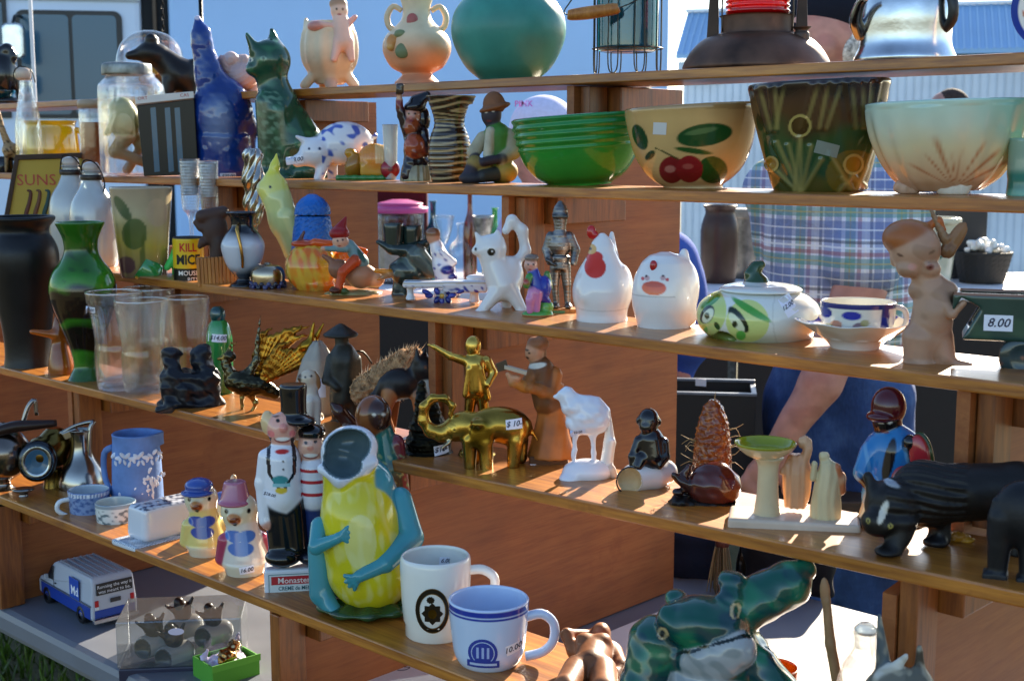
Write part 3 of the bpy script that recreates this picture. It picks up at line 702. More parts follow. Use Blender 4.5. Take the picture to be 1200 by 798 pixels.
# man in the plaid shirt, reaching down
t = far('person', 'person in plaid shirt, jeans and dark cap reaching down with one arm', 'person', 965, 3.2); b_ = t.by
yw = yz(t, .98); ys_ = yz(t, 1.50); xh = 945
body = head(938, 62, 112, SK, face=-1, d=-5)
body += [K(955, ys_+40, 52, 962, 370, 48, SK), K(948, yw+20, 44, 935, yz(t, .5), 34, SK, 0, 0), K(995, yw+20, 44, 1005, yz(t, .5), 34, SK, 0, 10)]
body += [K(935, yz(t, .5), 34, 932, yz(t, .07), 22, SK), K(1005, yz(t, .5), 34, 1008, yz(t, .07), 22, SK, 10, 10)]
body += [E(920, yz(t, .04), 46, 18, '#33261c', d=-10, rd=22), E(1000, yz(t, .04), 46, 18, '#33261c', d=0, rd=22)]
body += [K(988, 290, 25, 984, 318, 27, SK, -66, -76), K(984, 318, 27, 948, 420, 22, SK, -76, -95), K(948, 420, 22, 905, 490, 15, SK, -95, -100)] + hand(903, 490, 78, SK, d=-102, a=112)
body += [K(895, ys_+46, 28, 905, 300, 24, SK, 20, 60), K(905, 300, 24, 925, 420, 18, SK, 60, 76)] + hand(926, 424, 78, SK, d=78, a=95, sp=1)
t.sdf('body', body, 'skin', k=7, cell=2.4, disp=lambda P: wobP(P, .07, .5), pf=lambda X, Y, D, c, N: mx(c, np.clip(wob(X, Y, D, .16)*.35, 0, .4), '#b0695c'))
t.sdf('jeans', [K(955, 425, 62, 975, 425, 62, '#27447a'), K(945, yw+40, 60, 934, yz(t, .5), 42, '#27447a'), K(992, yw+40, 60, 1006, yz(t, .5), 42, '#27447a', 0, 10),
                K(934, yz(t, .5), 42, 932, yz(t, .08), 32, '#27447a'), K(1006, yz(t, .5), 42, 1008, yz(t, .08), 32, '#27447a', 10, 10)], 'denim', k=9, cell=3, disp=lambda P: wobP(P, .04, 1.8))
sh_ = '#888888'
t.sdf('shirt', [K(925, ys_+45, 52, 985, ys_+45, 52, sh_), K(955, ys_+50, 74, 960, 330, 80, sh_), K(965, 330, 80, 968, 350, 82, sh_), K(1000, ys_+52, 42, 1016, 235, 42, sh_, 0, -30), K(1016, 235, 42, 986, 290, 43, sh_, -30, -66),
                K(893, ys_+46, 38, 905, 290, 38, sh_, 14, 50)], 'plaid', k=8, cell=3, disp=lambda P: wobP(P, .05, 1.4), cut=424)
t.sdf('hair', [E(958, 62, 26, 26, '#e6e2dc', d=0, rd=40), E(972, 52, 14, 24, '#ece8e2', rd=34)], 'fur', k=4, cell=2)
t.sdf('cap', [E(944, 22, 46, 36, '#181c28', rd=47), E(898, 40, 34, 6, '#181c28', d=-4, rd=36), E(944, 60, 60, 22, None, op='-', rd=60)], 'cloth', k=5, cell=2)
def person(label, px, D, H, hairc, topc, legc, face, parts, hatc=None, top='cloth', skin=SK):
    t = far('person', label, 'person', px, D); S = lambda z: yz(t, z); m = 1/t.s
    pr = face in (-1, 1)
    def kk(q, w, y, r, q2, w2, y2, r2, c, d=0, d2=0):      # a limb offset sideways from the spine; sideways runs into depth for a figure seen in profile
        return K(x, y, r, x+(d2-d)*.0, y2, r2, c, q*w+d, q2*w2+d2) if pr else K(x+q*w, y, r, x+q2*w2, y2, r2, c, d, d2)
    f = H/1.72; hy = S(1.60*f); hh = .235*f*m; x = px
    bd = head(x, hy, hh, skin, face=face)
    bd += [kk(-1, .13*m*f, S(1.38*f), .065*m, 1, .13*m*f, S(1.38*f), .065*m, skin), K(x, S(1.3*f), .12*m, x, S(.95*f), .13*m, skin)]
    for q in (-1, 1):
        bd += [kk(q, .09*m, S(.88*f), .085*m, q, .1*m, S(.48*f), .06*m, skin), kk(q, .1*m, S(.48*f), .058*m, q, .1*m, S(.06), .04*m, skin), E(x+(face*.05*m if pr else q*.1*m), S(.035), .13*m if pr else .05*m, .04*m, '#2a2420', d=q*.1*m if pr else -.05*m, rd=.05*m if pr else .13*m)]
        bd += [kk(q, .19*m*f, S(1.37*f), .05*m, q, .23*m*f, S(1.08*f), .042*m, skin), kk(q, .23*m*f, S(1.08*f), .04*m, q, .21*m*f, S(.86*f), .028*m, skin)]
        bd += hand(x if pr else x+q*.21*m*f, S(.86*f), .17*m, skin, d=q*.21*m*f if pr else 0, a=90, sp=-q)
    cell = max(2.0, .011*m)
    t.sdf('body', bd, 'skin', k=.02*m, cell=cell)
    t.sdf('top', [kk(-1, .12*m*f, S(1.36*f), .085*m, 1, .12*m*f, S(1.36*f), .085*m, topc), K(x, S(1.3*f), .14*m, x, S(.9*f), .165*m, topc)] +
          [kk(q, .19*m*f, S(1.37*f), .075*m, q, .23*m*f, S(1.08*f), .065*m, topc) for q in (-1, 1)] + ([kk(q, .23*m*f, S(1.08*f), .062*m, q, .215*m*f, S(.92*f), .05*m, topc) for q in (-1, 1)] if parts else []),
          top, k=.025*m, cell=cell, disp=lambda P: wobP(P, 16/m, .008*m))
    t.sdf('trousers', [K(x, S(.93*f), .15*m, x, S(.86*f), .15*m, legc)]+[kk(q, .09*m, S(.88*f), .1*m, q, .1*m, S(.48*f), .08*m, legc) for q in (-1, 1)]+[kk(q, .1*m, S(.48*f), .08*m, q, .1*m, S(.1), .065*m, legc) for q in (-1, 1)], 'cloth', k=.025*m, cell=cell)
    fx, fd = {0: (0, -1), -1: (-1, 0), 1: (1, 0), 2: (0, 1)}[face]
    t.sdf('hair', [E(x-fx*hh*.12, hy-hh*.16, hh*.38, hh*.4, hairc, d=-fd*hh*.12, rd=hh*.38), E(x-fx*hh*.26, hy+hh*.1, hh*.22, hh*.3, hairc, d=-fd*hh*.26)], 'fur', k=3, cell=cell*.8, disp=lambda P: np.sin(P[:, 0]*1.3+P[:, 2]*.7)*.5)
    if hatc: t.sdf('cap', [E(x-fx*hh*.03, hy-hh*.22, hh*.43, hh*.42, hatc, rd=hh*.43), E(x+fx*hh*.5, hy-hh*.15, hh*.12+abs(fx)*hh*.2, hh*.05, hatc, d=fd*hh*.5, rd=hh*.12+abs(fd)*hh*.22),
                            E(x, hy+hh*.2, hh*.5, hh*.3, None, op='-', rd=hh*.5)], 'cloth', k=3, cell=cell*.7)
    return t, hy, hh, m
t, hy, hh, mm = person('person in pale lavender cap and lavender top behind the brown panel', 632, 3.7, 1.62, '#5a4030', '#b4b0d8', '#3a4660', -1, True, '#d4d4ee')
t.text('cap_lettering', 'PINK', 613, 126, 6.5, '#d868b8', o=t.parts['cap'], bold=.02)
person('dark haired person looking down behind the aqua jar in its wire carrier', 726, 4.6, 1.72, '#2a1e1c', '#7a5058', '#2a2c34', -1, False)
person('person in a blue jacket behind the stand beside the plywood panel', 716, 3.8, 1.50, '#4a3426', '#3c5aa8', '#2f4a80', 2, True)
person('person with close cropped hair and sunglasses in front of the metal building', 1090, 7.0, 1.80, '#4a3a34', '#586070', '#30343c', -1, False, skin='#b08070')
# ================================================================= TOP BOARD
t = S(1, 'cherub_planter', 'cream shell-shaped planter with a small pink child figure on its rim', 'planter', 387, 107)
c1, c2 = '#d9c3a2', '#c9a58c'
def shelld(P): return np.sin(np.arctan2(P[:, 1], P[:, 0]-387)*11)*1.1*np.clip((100-P[:, 2])/30, 0, 1)*(P[:, 2] > 38)
t.sdf('bowl', [V_(387, [(100, 16), (92, 22), (75, 31), (55, 33), (36, 30), (26, 27)], c1), V_(387, [(70, 14), (45, 24), (22, 24)], '#b98878', op='-'),
   K(372, 85, 6, 358, 101, 6, c1, -8, -8), K(404, 85, 6, 415, 101, 6, c1, -8, -8), K(388, 90, 6, 388, 103, 7, c2, -14, -18), K(380, 88, 6, 380, 103, 6, c1, 14, 14), K(362, 50, 4, 361, 24, 2.5, c1, -4, -2)], 'satin', k=4, cell=1.5, disp=shelld)
t.sdf('child_figure', [E(399, 16, 10, 11, '#d8b49c', d=-22), E(398, 8, 10.5, 8, '#a88468', d=-20), K(400, 27, 9, 402, 52, 12, '#dcb7a4', -24, -26), K(392, 34, 4, 378, 32, 3.2, '#dcb0a0', -26, -28), K(408, 32, 4, 417, 23, 3, '#dfa89c', -24, -24), K(398, 52, 7, 392, 72, 4, '#e0b8a8', -30, -32), K(408, 52, 7, 412, 72, 4, '#e0b8a8', -28, -30), E(374, 34, 12, 7, '#c98a7c', d=-20)],
   'satin', k=2.5, cell=1.1, paint=[(396, 15, 1.3, 1.3, '#4a3428'), (403, 15, 1.3, 1.3, '#4a3428'), (399, 21, 2.6, 1, '#a05048')])
t = S(1, 'handled_vase', 'peach two-handled vase with raised flower and green leaf', 'vase', 489, 101)
def vpf(X, Y, D, c, i):
    c = lerp_stops(Y, [(0, '#e0ceb0'), (40, '#dcc4a0'), (70, '#dd9f78'), (95, '#c98a68')])
    return c
t.lathe('vase_body', 489, [(26, 101), (26, 97), (21, 92), (18, 87), (30, 80), (38, 67), (40, 55), (36, 43), (26, 33), (18, 24), (16, 12), (20, -2), (26, -14)], 'satin', wall=2.5, res=1.5, pf=vpf)
t.sdf('flower_relief', [E(461, 52, 7, 9, '#c98a4c', d=-26), E(459, 58, 5, 5, '#d6a05a', d=-28), E(474, 62, 11, 9, '#6f7c58', d=-34, rd=4, a=-40), E(484, 27, 7, 9, '#b5625c', d=-18, rd=4), E(470, 43, 7, 5, '#7a8660', d=-30, rd=4)], 'satin', k=1.5, cell=1)
for q in (-1, 1): t.tube('handle', [(489+q*17, 14, 0, 3), (489+q*27, 9, 0, 3.4), (489+q*34, 20, 0, 3.6), (489+q*32, 32, 0, 3.6), (489+q*25, 37, 0, 3.8)], 'satin', '#d9bd98')
t = S(1, 'teal_bowl', 'large plain matte teal rounded pottery bowl', 'bowl', 596, 97)
t.lathe('bowl', 596, [(32, 97), (34, 94), (50, 80), (62, 58), (67, 38), (64, 18), (54, 2), (44, -5)], 'satin', '#3f8a7d', wall=4, res=2)
t = S(1, 'wire_jar_carrier', 'aqua glass jar in a wire carrier with turned wooden handle', 'jar', 735, 90)
t.lathe('glass_jar', 735, [(30, 62), (35, 59), (36, 50), (36, 0), (36, -40), (26, -52), (26, -60)], 'aqua_glass', wall=2, sq=.9)
for i in range(8):
    a = i*math.pi/4+.2; ux, ud = math.cos(a)*40, math.sin(a)*36; vx, vd = math.cos(a+.3)*40, math.sin(a+.3)*36
    t.tube('wire_loop', [(735+ux, -40, ud, .8), (735+ux, 30, ud, .8), (735+ux, 78, ud, .8), (735+(ux+vx)/2, 88, (ud+vd)/2, .8), (735+vx, 78, vd, .8), (735+vx, 30, vd, .8), (735+vx, -40, vd, .8)], 'pewter', '#4a443c', n=6)
t.tube('wire_ring', [(735+41*math.cos(a), 58, 37*math.sin(a), .8) for a in np.linspace(0, 2*math.pi, 20, endpoint=False)], 'pewter', '#4a443c', n=6, closed=True, sub=2)
t.tube('bail_wire', [(771, -30, -8, .8), (760, -5, -40, .8), (724, 16, -52, .8), (666, 23, -52, .8), (672, 5, -50, .8), (690, -28, -20, .8)], 'pewter', '#4a443c', n=6)
t.tube('wooden_handle', [(667, 23, -52, 5), (672, 23, -52, 6.5), (690, 21, -52, 7.5), (712, 18, -52, 7), (723, 16.5, -52, 6), (725, 16, -52, 3)], 'orange_wood', '#9a5a28', n=14)
t = S(1, 'railroad_lantern', 'rusty brown tin lantern with ribbed red glass globe', 'lantern', 886, 84)
t.lathe('tin_base', 886, [(84, 84), (86, 80), (82, 70), (74, 58), (62, 47), (46, 41), (42, 40), (42, 22), (44, 20)], 'tin', '#6a4c3c')
t.lathe('red_globe', 886, [(30, 20)]+[(36+(1.6 if i % 2 else -.6), 18-i*3) for i in range(18)], 'red_glass', '#d01018', close=False)
for q in (-1, 1): t.slab('side_frame', [(886+q*44, 42), (886+q*58, 46), (886+q*54, -40), (886+q*46, -40)], -6, 6, 'tin', '#4a382e', bevel=1)
t.lathe('lantern_cap', 886, [(46, -37), (48, -41), (30, -55), (12, -70)], 'tin', '#5a4438')
t.tube('wire_guard', [(925, 40, -30, 1), (926, 10, -34, 1), (923, -36, -32, 1)], 'pewter', '#5a5048'); t.tube('wire_guard', [(847, 40, -30, 1), (846, 10, -34, 1), (849, -36, -32, 1)], 'pewter', '#5a5048')
t.lathe('filler_cap', 936, [(9, 52), (9, 44), (7, 40), (11, 36)], 'tin', '#5a4a40', d=-30)
t = S(1, 'chrome_kettle', 'shiny chrome kettle with dark curved handle', 'kettle', 1060, 73)
t.lathe('kettle_body', 1060, [(58, 73), (58, 68), (53, 56), (52, 44), (53, 20), (50, 0), (40, -18), (20, -30), (6, -34)], 'silver', '#d2d6da', n=64)
t.tube('spout', [(1012, 40, -10, 11), (1004, 26, -26, 8), (1008, 10, -40, 6), (1014, 2, -52, 5)], 'silver', '#c8ccd0', n=14)
t.tube('handle', [(1098, 42, -20, 5), (1110, 28, -34, 6), (1108, 2, -34, 6), (1092, -22, -16, 5)], 'plastic', '#15171a', n=12)
t = S(1, 'blue_rimmed_plate', 'scalloped plate with cobalt blue rim standing on edge', 'plate', 1240, 66)
o = t.lathe('plate', 1240, [(20, 0), (36, -3), (52, -9), (52.5, -10.5), (36, -5), (20, -2.2)], 'porcelain', '#e8e2d2', n=64, res=2, pf=lambda X, Y, D, c, i: mx(mx(c, (np.hypot(X-1240, D) > 46).astype(float), '#1c2f86'), ((np.hypot(X-1240, D) < 42) & (np.hypot(X-1240, D) > 34) & (np.sin(np.arctan2(D, X-1240)*14) > 0)).astype(float), '#c87a4a'))
X0 = t.L(1240, 0)
o.data.transform(Matrix.Translation((0, 0, -X0[2]))); o.data.transform(Matrix.Rotation(R(74), 4, 'X')); o.data.transform(Matrix.Translation((0, -4*t.s, 51.5*t.s)))
t = S(1, 'glass_dome', 'clear glass dome with amber bouquet behind a black animal', 'dome', 178, 120, lo=.03, hi=.14)
t.lathe('dome', 178, [(39, 117), (39, 85), (38, 70), (33, 55), (22, 44), (8, 39)], 'clear_glass', close=True)
t.lathe('dome_base', 178, [(42, 120), (43, 117.4), (40, 117)], 'carved_wood', '#7a4a20')
t.sdf('bouquet', [E(170+i*6, 95-(i % 3)*6, 6, 8, q, d=(i % 2)*8) for i, q in enumerate(['#c88a30', '#a8602a', '#d8b050', '#8a5a28'])]+[K(178, 116, 2, 176, 98, 2, '#4a4a20')], 'matte', k=2)
t = S(1, 'black_bear_figurine', 'black animal figurine with long snout and round ear', 'figurine', 212, 118, lo=.01)
bk = '#161312'
t.sdf('body', [E(182, 66, 17, 14, bk, a=20), K(176, 66, 10, 156, 69, 5, bk), E(181, 50, 7, 7, bk, d=-7), E(184, 50, 6, 6, bk, d=8), K(190, 70, 14, 215, 92, 19, bk), K(212, 90, 19, 228, 80, 9, bk), K(200, 100, 9, 196, 117, 7, bk, -7, -8), K(222, 98, 9, 224, 117, 7, bk, -6, -6), K(204, 100, 9, 204, 117, 7, bk, 8, 8), K(226, 98, 8, 230, 117, 7, bk, 8, 8)], 'satin', k=5)
t = S(1, 'pink_ram_figurine', 'pale pink curled-horn figurine behind the blue bird bottle', 'figurine', 284, 109)
t.sdf('body', [E(284, 90, 20, 17, '#cdb0ac'), E(272, 70, 9, 9, '#d4bab2', d=-6), E(286, 72, 10, 8, '#c8aca4'), K(262, 70, 4, 268, 84, 5, '#b89890', -10, -10), K(272, 100, 6, 272, 109, 6, '#c8aca4'), K(296, 100, 6, 296, 109, 6, '#c8aca4')], 'satin', k=3, disp=lambda P: np.sin(np.hypot(P[:, 0]-272, P[:, 2]-72)*1.3)*.5)
t = S(1, 'black_swan_figurine', 'tall glossy black curved-neck figurine', 'figurine', 14, 128)
t.sdf('body', [E(6, 92, 14, 26, '#121214'), PT([(8, 84, 0, 9), (16, 70, 0, 7), (12, 62, 0, 7), (2, 66, 0, 6)], '#121214'), K(18, 84, 4, 25, 118, 4, '#16161a'), E(10, 122, 16, 6, '#121214')], 'glaze', k=4)
t = S(1, 'aqua_dish', 'small pale aqua glass dish beside a black figurine', 'dish', 12, 126, lo=.09, hi=.13)
t.lathe('dish', -10, [(12, 126), (18, 122), (27, 112), (29, 108)], 'aqua_glass', wall=1.5)
# hanging chain and a pole farther off
t = far('tent_pole', 'thin white metal tent pole in front of the step van', 'pole', 68, 5.0)
t.lathe('pole', 68, [(4, t.by), (4, t.by-4), (2.1, t.by-5), (2.1, yz(t, 2.7))], 'plastic', '#dcdde0', n=12)
t = far('plant_hanger', 'black pole with hanging chain standing behind the shelves', 'hanger', 246, 3.4)
t.lathe('pole', 262, [(3, t.by), (2.2, t.by-3), (2.2, yz(t, 2.42))], 'pewter', '#1c1c1e', n=10)
t.tube('arm', [(262, yz(t, 2.4), 0, 2), (256, yz(t, 2.46), 0, 2), (236, yz(t, 2.47), 0, 2), (222, yz(t, 2.44), 0, 1.6)], 'pewter', '#1c1c1e')
y = yz(t, 2.44); i = 0
while y < 64:
    if i % 2: t.tube('chain_link', [(222+1.6*math.sin(a), y+3-4*math.cos(a), 0, .5) for a in np.linspace(0, 2*math.pi, 8, endpoint=False)], 'pewter', '#202022', n=5, closed=True, sub=2)
    else: t.tube('chain_link', [(222, y+3-4*math.cos(a), 1.6*math.sin(a), .5) for a in np.linspace(0, 2*math.pi, 8, endpoint=False)], 'pewter', '#202022', n=5, closed=True, sub=2)
    y += 6; i += 1
t.tube('chain_hook', [(222, y-3, 0, .9), (222, y+4, 0, 1), (218, y+9, 0, 1), (215, y+4, 0, .8)], 'pewter', '#202022', n=6)
# ================================================================= SECOND BOARD
t = S(2, 'green_bowl', 'grass green glazed mixing bowl with ring ridges', 'bowl', 681, 213)
def rings(r, y, T):
    return r+np.where((y < 172) & (y > 136), np.sin((y-136)*2*math.pi/8.5)*1.0, 0), y
t.lathe('bowl', 681, [(36, 214), (38, 211), (52, 203), (64, 188), (71, 170), (75, 150), (76, 137)], 'glaze', '#1f7d2e', wall=3.5, res=1, n=96, ripple=rings, tilt=-4, pf=lambda X, Y, D, c, i: np.where(i[:, None] > .5, np.array(C('#166a50')), lerp_stops(Y, [(130, '#1a7a3a'), (175, '#2a8a2e'), (212, '#3f9a35')])))
t = S(2, 'cherry_bowl', 'yellow ochre bowl painted with red fruit and green leaves', 'bowl', 813, 216)
def cherry(X, Y, D, c, i):
    c = lerp_stops(Y, [(120, '#b08a52'), (140, '#c9a468'), (200, '#c9a66c'), (215, '#d4b888')]); f = (D < 0)*(i < .5)
    c = np.where(i[:, None] > .5, np.array(C('#a8a08c')), c)
    for x, y, rx, ry, a, k in ((824, 158, 31, 12, -8, '#1c4a22'), (834, 196, 17, 15, 15, '#24501e'), (751, 160, 8, 15, -25, '#1c4220'), (812, 175, 21, 3, 8, '#24501e'), (763, 180, 7, 4, -40, '#1c3a1c'), (788, 196, 14.5, 15, 8, '#7e1a1e'), (808, 195, 15, 15, -8, '#8a1c20')):
        c = mx(c, ell(X, Y, x, y, rx, ry, a)*f, k)
    c = mx(c, ell(X, Y, 786, 195, 6, 4)*f*.5, '#d89888'); c = mx(c, ell(X, Y, 806, 192, 6, 3)*f*.4, '#c87868')
    c = mx(c, ((np.abs(Y-(172+(X-770)*.5)) < .9) & (X > 768) & (X < 795))*f*1.0, '#2a3a18')
    c = mx(c, ell(X, Y, 820, 154, 18, 3, -10)*f*.4, '#7a9a60')
    return mx(c, ((Y > 124) & (Y < 130))*f*.5, '#8a6a40')
t.lathe('bowl', 813, [(34, 218), (35, 214), (46, 207), (58, 195), (68, 175), (74, 152), (77, 132), (77, 126)], 'glaze', wall=3.5, res=1, n=220, pf=cherry, tilt=-3)
t.sticker(774, 151, 15, 13, '', a=3, c='#c8c8c4')
t = S(2, 'jardiniere_pot', 'brown and green drip glazed jardiniere with relief leaves and flower rings', 'pot', 961, 220)
ringsxy = [(937, 148, 12.5), (997, 190, 11.5), (905, 190, 9)]
SEG = [((940, 224), (x, y)) for x, y in ((905, 190), (912, 165), (925, 168), (938, 160), (950, 170), (962, 185))]+[((1000, 224), (x, y)) for x, y in ((972, 180), (985, 205), (1012, 195), (1020, 170))]+[((x, 104), (x+dx, 150)) for x, dx in ((890, 14), (908, 4), (918, -8), (955, -12), (966, -8), (980, -14), (992, 6), (1004, 2), (1014, -4), (1026, -10))]+[((937, 162), (932, 224)), ((997, 203), (980, 224)), ((997, 203), (1016, 222))]
def segd(X, Y, s_):
    (x0, y0), (x1, y1) = s_; dx, dy = x1-x0, y1-y0; h = np.clip(((X-x0)*dx+(Y-y0)*dy)/(dx*dx+dy*dy), 0, 1); return np.hypot(X-x0-h*dx, Y-y0-h*dy)
def jpf(X, Y, D, c, i):
    w = wob(X, Y, D, .1); c = lerp_stops(Y+w*7, [(98, '#1c1210'), (118, '#40281a'), (140, '#4a3018'), (160, '#2c4a24'), (200, '#1c4426'), (215, '#4a4a1a'), (226, '#5a4a20')])
    f = (D < 10)*(i < .5)
    c = mx(c, np.clip(ell(X, Y, 997, 200, 30, 26), 0, 1)*f*.6, '#7a6218')
    for s_ in SEG: c = mx(c, np.clip(1.3-segd(X, Y, s_)/2.6, 0, 1)*f*.42*np.clip((Y-104)/12, 0, 1), '#a89a58')
    for x, y, r in ringsxy:
        c = mx(c, ell(X, Y, x, y, r, r)*f, '#b09a58'); c = mx(c, ell(X, Y, x, y, r-2.6, r-2.6)*f, '#4a3412' if y < 160 else '#8a6a1c')
    return np.where(i[:, None] > .5, np.array(C('#2a1a12')), c)
def jrip(r, y, T):
    X = 961+r*np.cos(T); g = np.zeros_like(r)
    for s_ in SEG: g = np.maximum(g, np.clip(1-segd(X.ravel(), y.ravel(), s_).reshape(r.shape)/4.5, 0, 1))
    return r+np.where(r > 20, g*2.2, 0), y
t.lathe('pot', 961, [(50, 222), (53, 219), (58, 205), (67, 170), (75, 135), (79, 112), (81, 103), (81, 99)], 'glaze', wall=4, res=1.2, n=200, pf=jpf, ripple=jrip, tilt=-2.5)
for x, y, r in ringsxy: t.disc('flower_ring', x, y, r, r, '#a89450', r0=.78, n=24, rings=1, off=1.6, mat='glaze')
t.patch('sticker_remnant', 954, 980, 166, 180, '#7a8478', 6, 4, a=14, off=.5)
t = S(2, 'shell_bowl', 'pale aqua and cream shell bowl with orange rays and shell feet', 'bowl', 1108, 219)
def spf(X, Y, D, c, i):
    c = lerp_stops(Y+wob(X, Y, D, .06)*3, [(118, '#b4d2c0'), (142, '#c8d4be'), (168, '#e0d0a4'), (198, '#dcb48c'), (225, '#c8a890')])
    f = (D < 10)*(i < .5)
    c = mx(c, np.clip((X-1130)/60, 0, 1)*np.clip((190-Y)/40, 0, 1)*f*.8, '#4fae98'); c = mx(c, np.clip((X-1150)/40, 0, 1)*np.clip(1-np.abs(Y-178)/18, 0, 1)*f*.7, '#e0cc50')
    an = np.arctan2(X-1118, np.maximum(212-Y, 1)); rr = np.hypot(X-1118, 212-Y)
    for a0, w, ln in ((-.75, .05, 52), (-.42, .10, 62), (-.12, .06, 40), (.15, .05, 45), (.55, .06, 60), (.85, .07, 66), (1.1, .06, 70), (-1.1, .05, 60)):
        c = mx(c, np.clip(1-np.abs(an-a0)/w, 0, 1)*np.clip((ln-rr)/14, 0, 1)*f*.85, '#b4622c')
    return np.where(i[:, None] > .5, np.array(C('#cfd8cc')), c)
def srip(r, y, T):
    th = T+math.pi/2; k = np.clip((y-120)/30, 0, 1)*np.clip((222-y)/20, 0, 1); return r+np.where(r > 20, np.sin(th*17)*1.5*k+np.where((y < 126), np.sin(th*6)*1.0, 0), 0), y
t.lathe('bowl', 1108, [(40, 216), (48, 211), (60, 202), (74, 183), (85, 160), (91, 138), (93, 121)], 'porcelain', wall=3, res=1.4, n=160, pf=spf, ripple=srip, tilt=-1.5)
sh = lambda x, y: (lambda P: np.sin(np.arctan2(P[:, 0]-x, P[:, 2]-y+22)*14)*.8)
t.sdf('shell_foot', [E(1117, 209, 20, 17, '#e2d9c6', d=-36, rd=12)], 'satin', disp=sh(1117, 209), cut=219.5, cell=1.1)
t.sdf('shell_foot', [E(1066, 212, 16, 11, '#cda98c', d=-18, rd=10)], 'satin', disp=sh(1066, 212), cut=219.5, cell=1.1)
t.sdf('shell_foot', [E(1112, 210, 18, 14, '#e2d9c6', d=36, rd=10)], 'satin', disp=sh(1112, 210), cut=219.5, cell=1.5)
t = S(2, 'green_tumbler_vase', 'small straight green vase with darker teal foot band', 'vase', 1202, 226)
t.lathe('vase', 1202, [(22, 228), (22, 224), (21, 210), (22, 200), (22, 180), (23, 163)], 'glaze', wall=2, res=2, pf=lambda X, Y, D, c, i: lerp_stops(Y, [(160, '#8fae98'), (196, '#8aa894'), (202, '#2f7d6c'), (218, '#2a6f60'), (222, '#4a9484')]))
t = S(2, 'seated_hat_figurine', 'seated dark painted figurine in brown hat, green vest and cream shirt', 'figurine', 575, 209)
sk, cr = '#2a2430', '#a8a084'
t.sdf('body', [E(576, 133, 12, 15, sk), K(578, 144, 8, 580, 156, 10, sk), K(583, 158, 16, 584, 192, 18, '#3f7a2c', 0, 4), K(574, 152, 5, 572, 178, 6, '#b8b49c', -13, -15), K(597, 158, 9, 601, 174, 10, cr, -2, -6), K(601, 174, 9, 588, 183, 6, cr, -6, -16), K(590, 182, 5, 566, 186, 5, sk, -17, -24),
   K(566, 160, 8, 555, 176, 8, cr, 0, -8), K(555, 177, 6, 560, 188, 5, sk, -8, -22), E(592, 197, 15, 13, '#a88a34', d=-6, rd=16), K(574, 198, 9, 556, 188, 9, '#8f7a3a', -10, -20), K(556, 188, 8, 549, 203, 8, sk, -20, -24), E(552, 204, 14, 7, '#22202a', d=-26, rd=8), K(580, 200, 8, 566, 202, 7, '#30302c', -16, -26)],
   'matte', k=2.2, cell=1.1, paint=[(570, 131, 1.8, 1.1, '#d8d4c8'), (578, 130, 1.8, 1.1, '#d8d4c8'), (573, 141, 3, 1, '#6a2a2a')], cut=210)
t.sdf('hat', [E(579, 122, 13, 14, '#7a4a26', rd=13), E(580, 126, 19, 4.5, '#7a4a26', a=-14, rd=19), E(577, 137, 14, 11, None, op='-', rd=14)], 'matte', k=2, cell=1.1)
t = S(2, 'swirl_glaze_vase', 'brown and cream swirl glazed vase with pinched lip', 'vase', 527, 206)
t.lathe('vase', 527, [(20, 207), (22, 203), (25, 186), (25, 168), (22, 156), (18, 146), (18, 138), (21, 128), (25, 118), (27, 114)], 'glaze', wall=2.2, res=.9, n=90, ripple=lambda r, y, T: (r+np.where(y < 122, 4*np.exp(-(T/.5)**2)+4*np.exp(-((T-2*math.pi)/.5)**2), 0)+np.sin(y*1.4)*.25, y),
   pf=lambda X, Y, D, c, i: mx(np.tile(np.array(C('#2a1e12')), (len(X), 1)), np.clip(np.sin(Y*.85+X*.09*np.clip((150-Y)/20, 0, 1)+np.sin(X*.11+D*.07)*1.3)*1.6-.3, 0, 1), '#a8956a'))
t = S(2, 'gnome_figurine', 'bearded figurine in black pointed hat raising a small mug', 'figurine', 488, 205)
t.sdf('body', [E(484, 134, 10, 13, '#c08468'), E(483, 146, 9, 11, '#9a4a28', d=-5), K(486, 150, 12, 488, 185, 15, '#1a1418'), K(478, 150, 7, 470, 128, 5, '#20161c', -2, -4), K(470, 128, 4.5, 469, 120, 4.5, '#7a2a20', -4, -4), E(469, 115, 4, 5, '#c89474', d=-4), B(470, 105, 4.5, 6, '#3a2a1c', d=-5, hd=4.5),
   K(497, 152, 6, 500, 172, 6, '#20161c', -3, -10), K(500, 172, 5, 486, 174, 5, '#7a3020', -10, -16), E(486, 168, 12, 14, '#a04a28', d=-9), K(482, 186, 9, 478, 198, 8, '#20141a', -8, -10), K(496, 186, 9, 497, 198, 8, '#20141a', -4, -8)], 'glaze', k=2, cell=1.1, disp=lambda P: wobP(P, .5, .3),
   paint=[(480, 132, 1.4, 1.2, '#20140e'), (487, 132, 1.4, 1.2, '#20140e'), (483, 140, 3, 1.2, '#7a2018'), (482, 136, 1.8, 2.2, '#c87860')])
t.sdf('hat', [E(487, 124, 13, 7, '#16161c', a=-8), K(490, 120, 10, 501, 112, 5, '#16161c'), E(497, 138, 8, 14, '#16161c', d=4)], 'glaze', k=2)
t.sdf('tree_stump_base', [V_(490, [(208, 21), (196, 20), (188, 18)], '#7f7a5c')], 'glaze', disp=lambda P: np.sin(np.arctan2(P[:, 1], P[:, 0]-490)*16)*.7)
t = S(2, 'small_shot_glass', 'small smoky shot glass behind the bearded figurine', 'glass', 458, 206, hi=.14)
t.lathe('glass', 458, [(6, 206), (7, 200), (8, 176), (9, 149), (9.5, 147)], 'frosted_glass', wall=.8)
t = S(2, 'wagon_figurine', 'amber glazed covered wagon figurine with red wheel on green base', 'figurine', 432, 209)
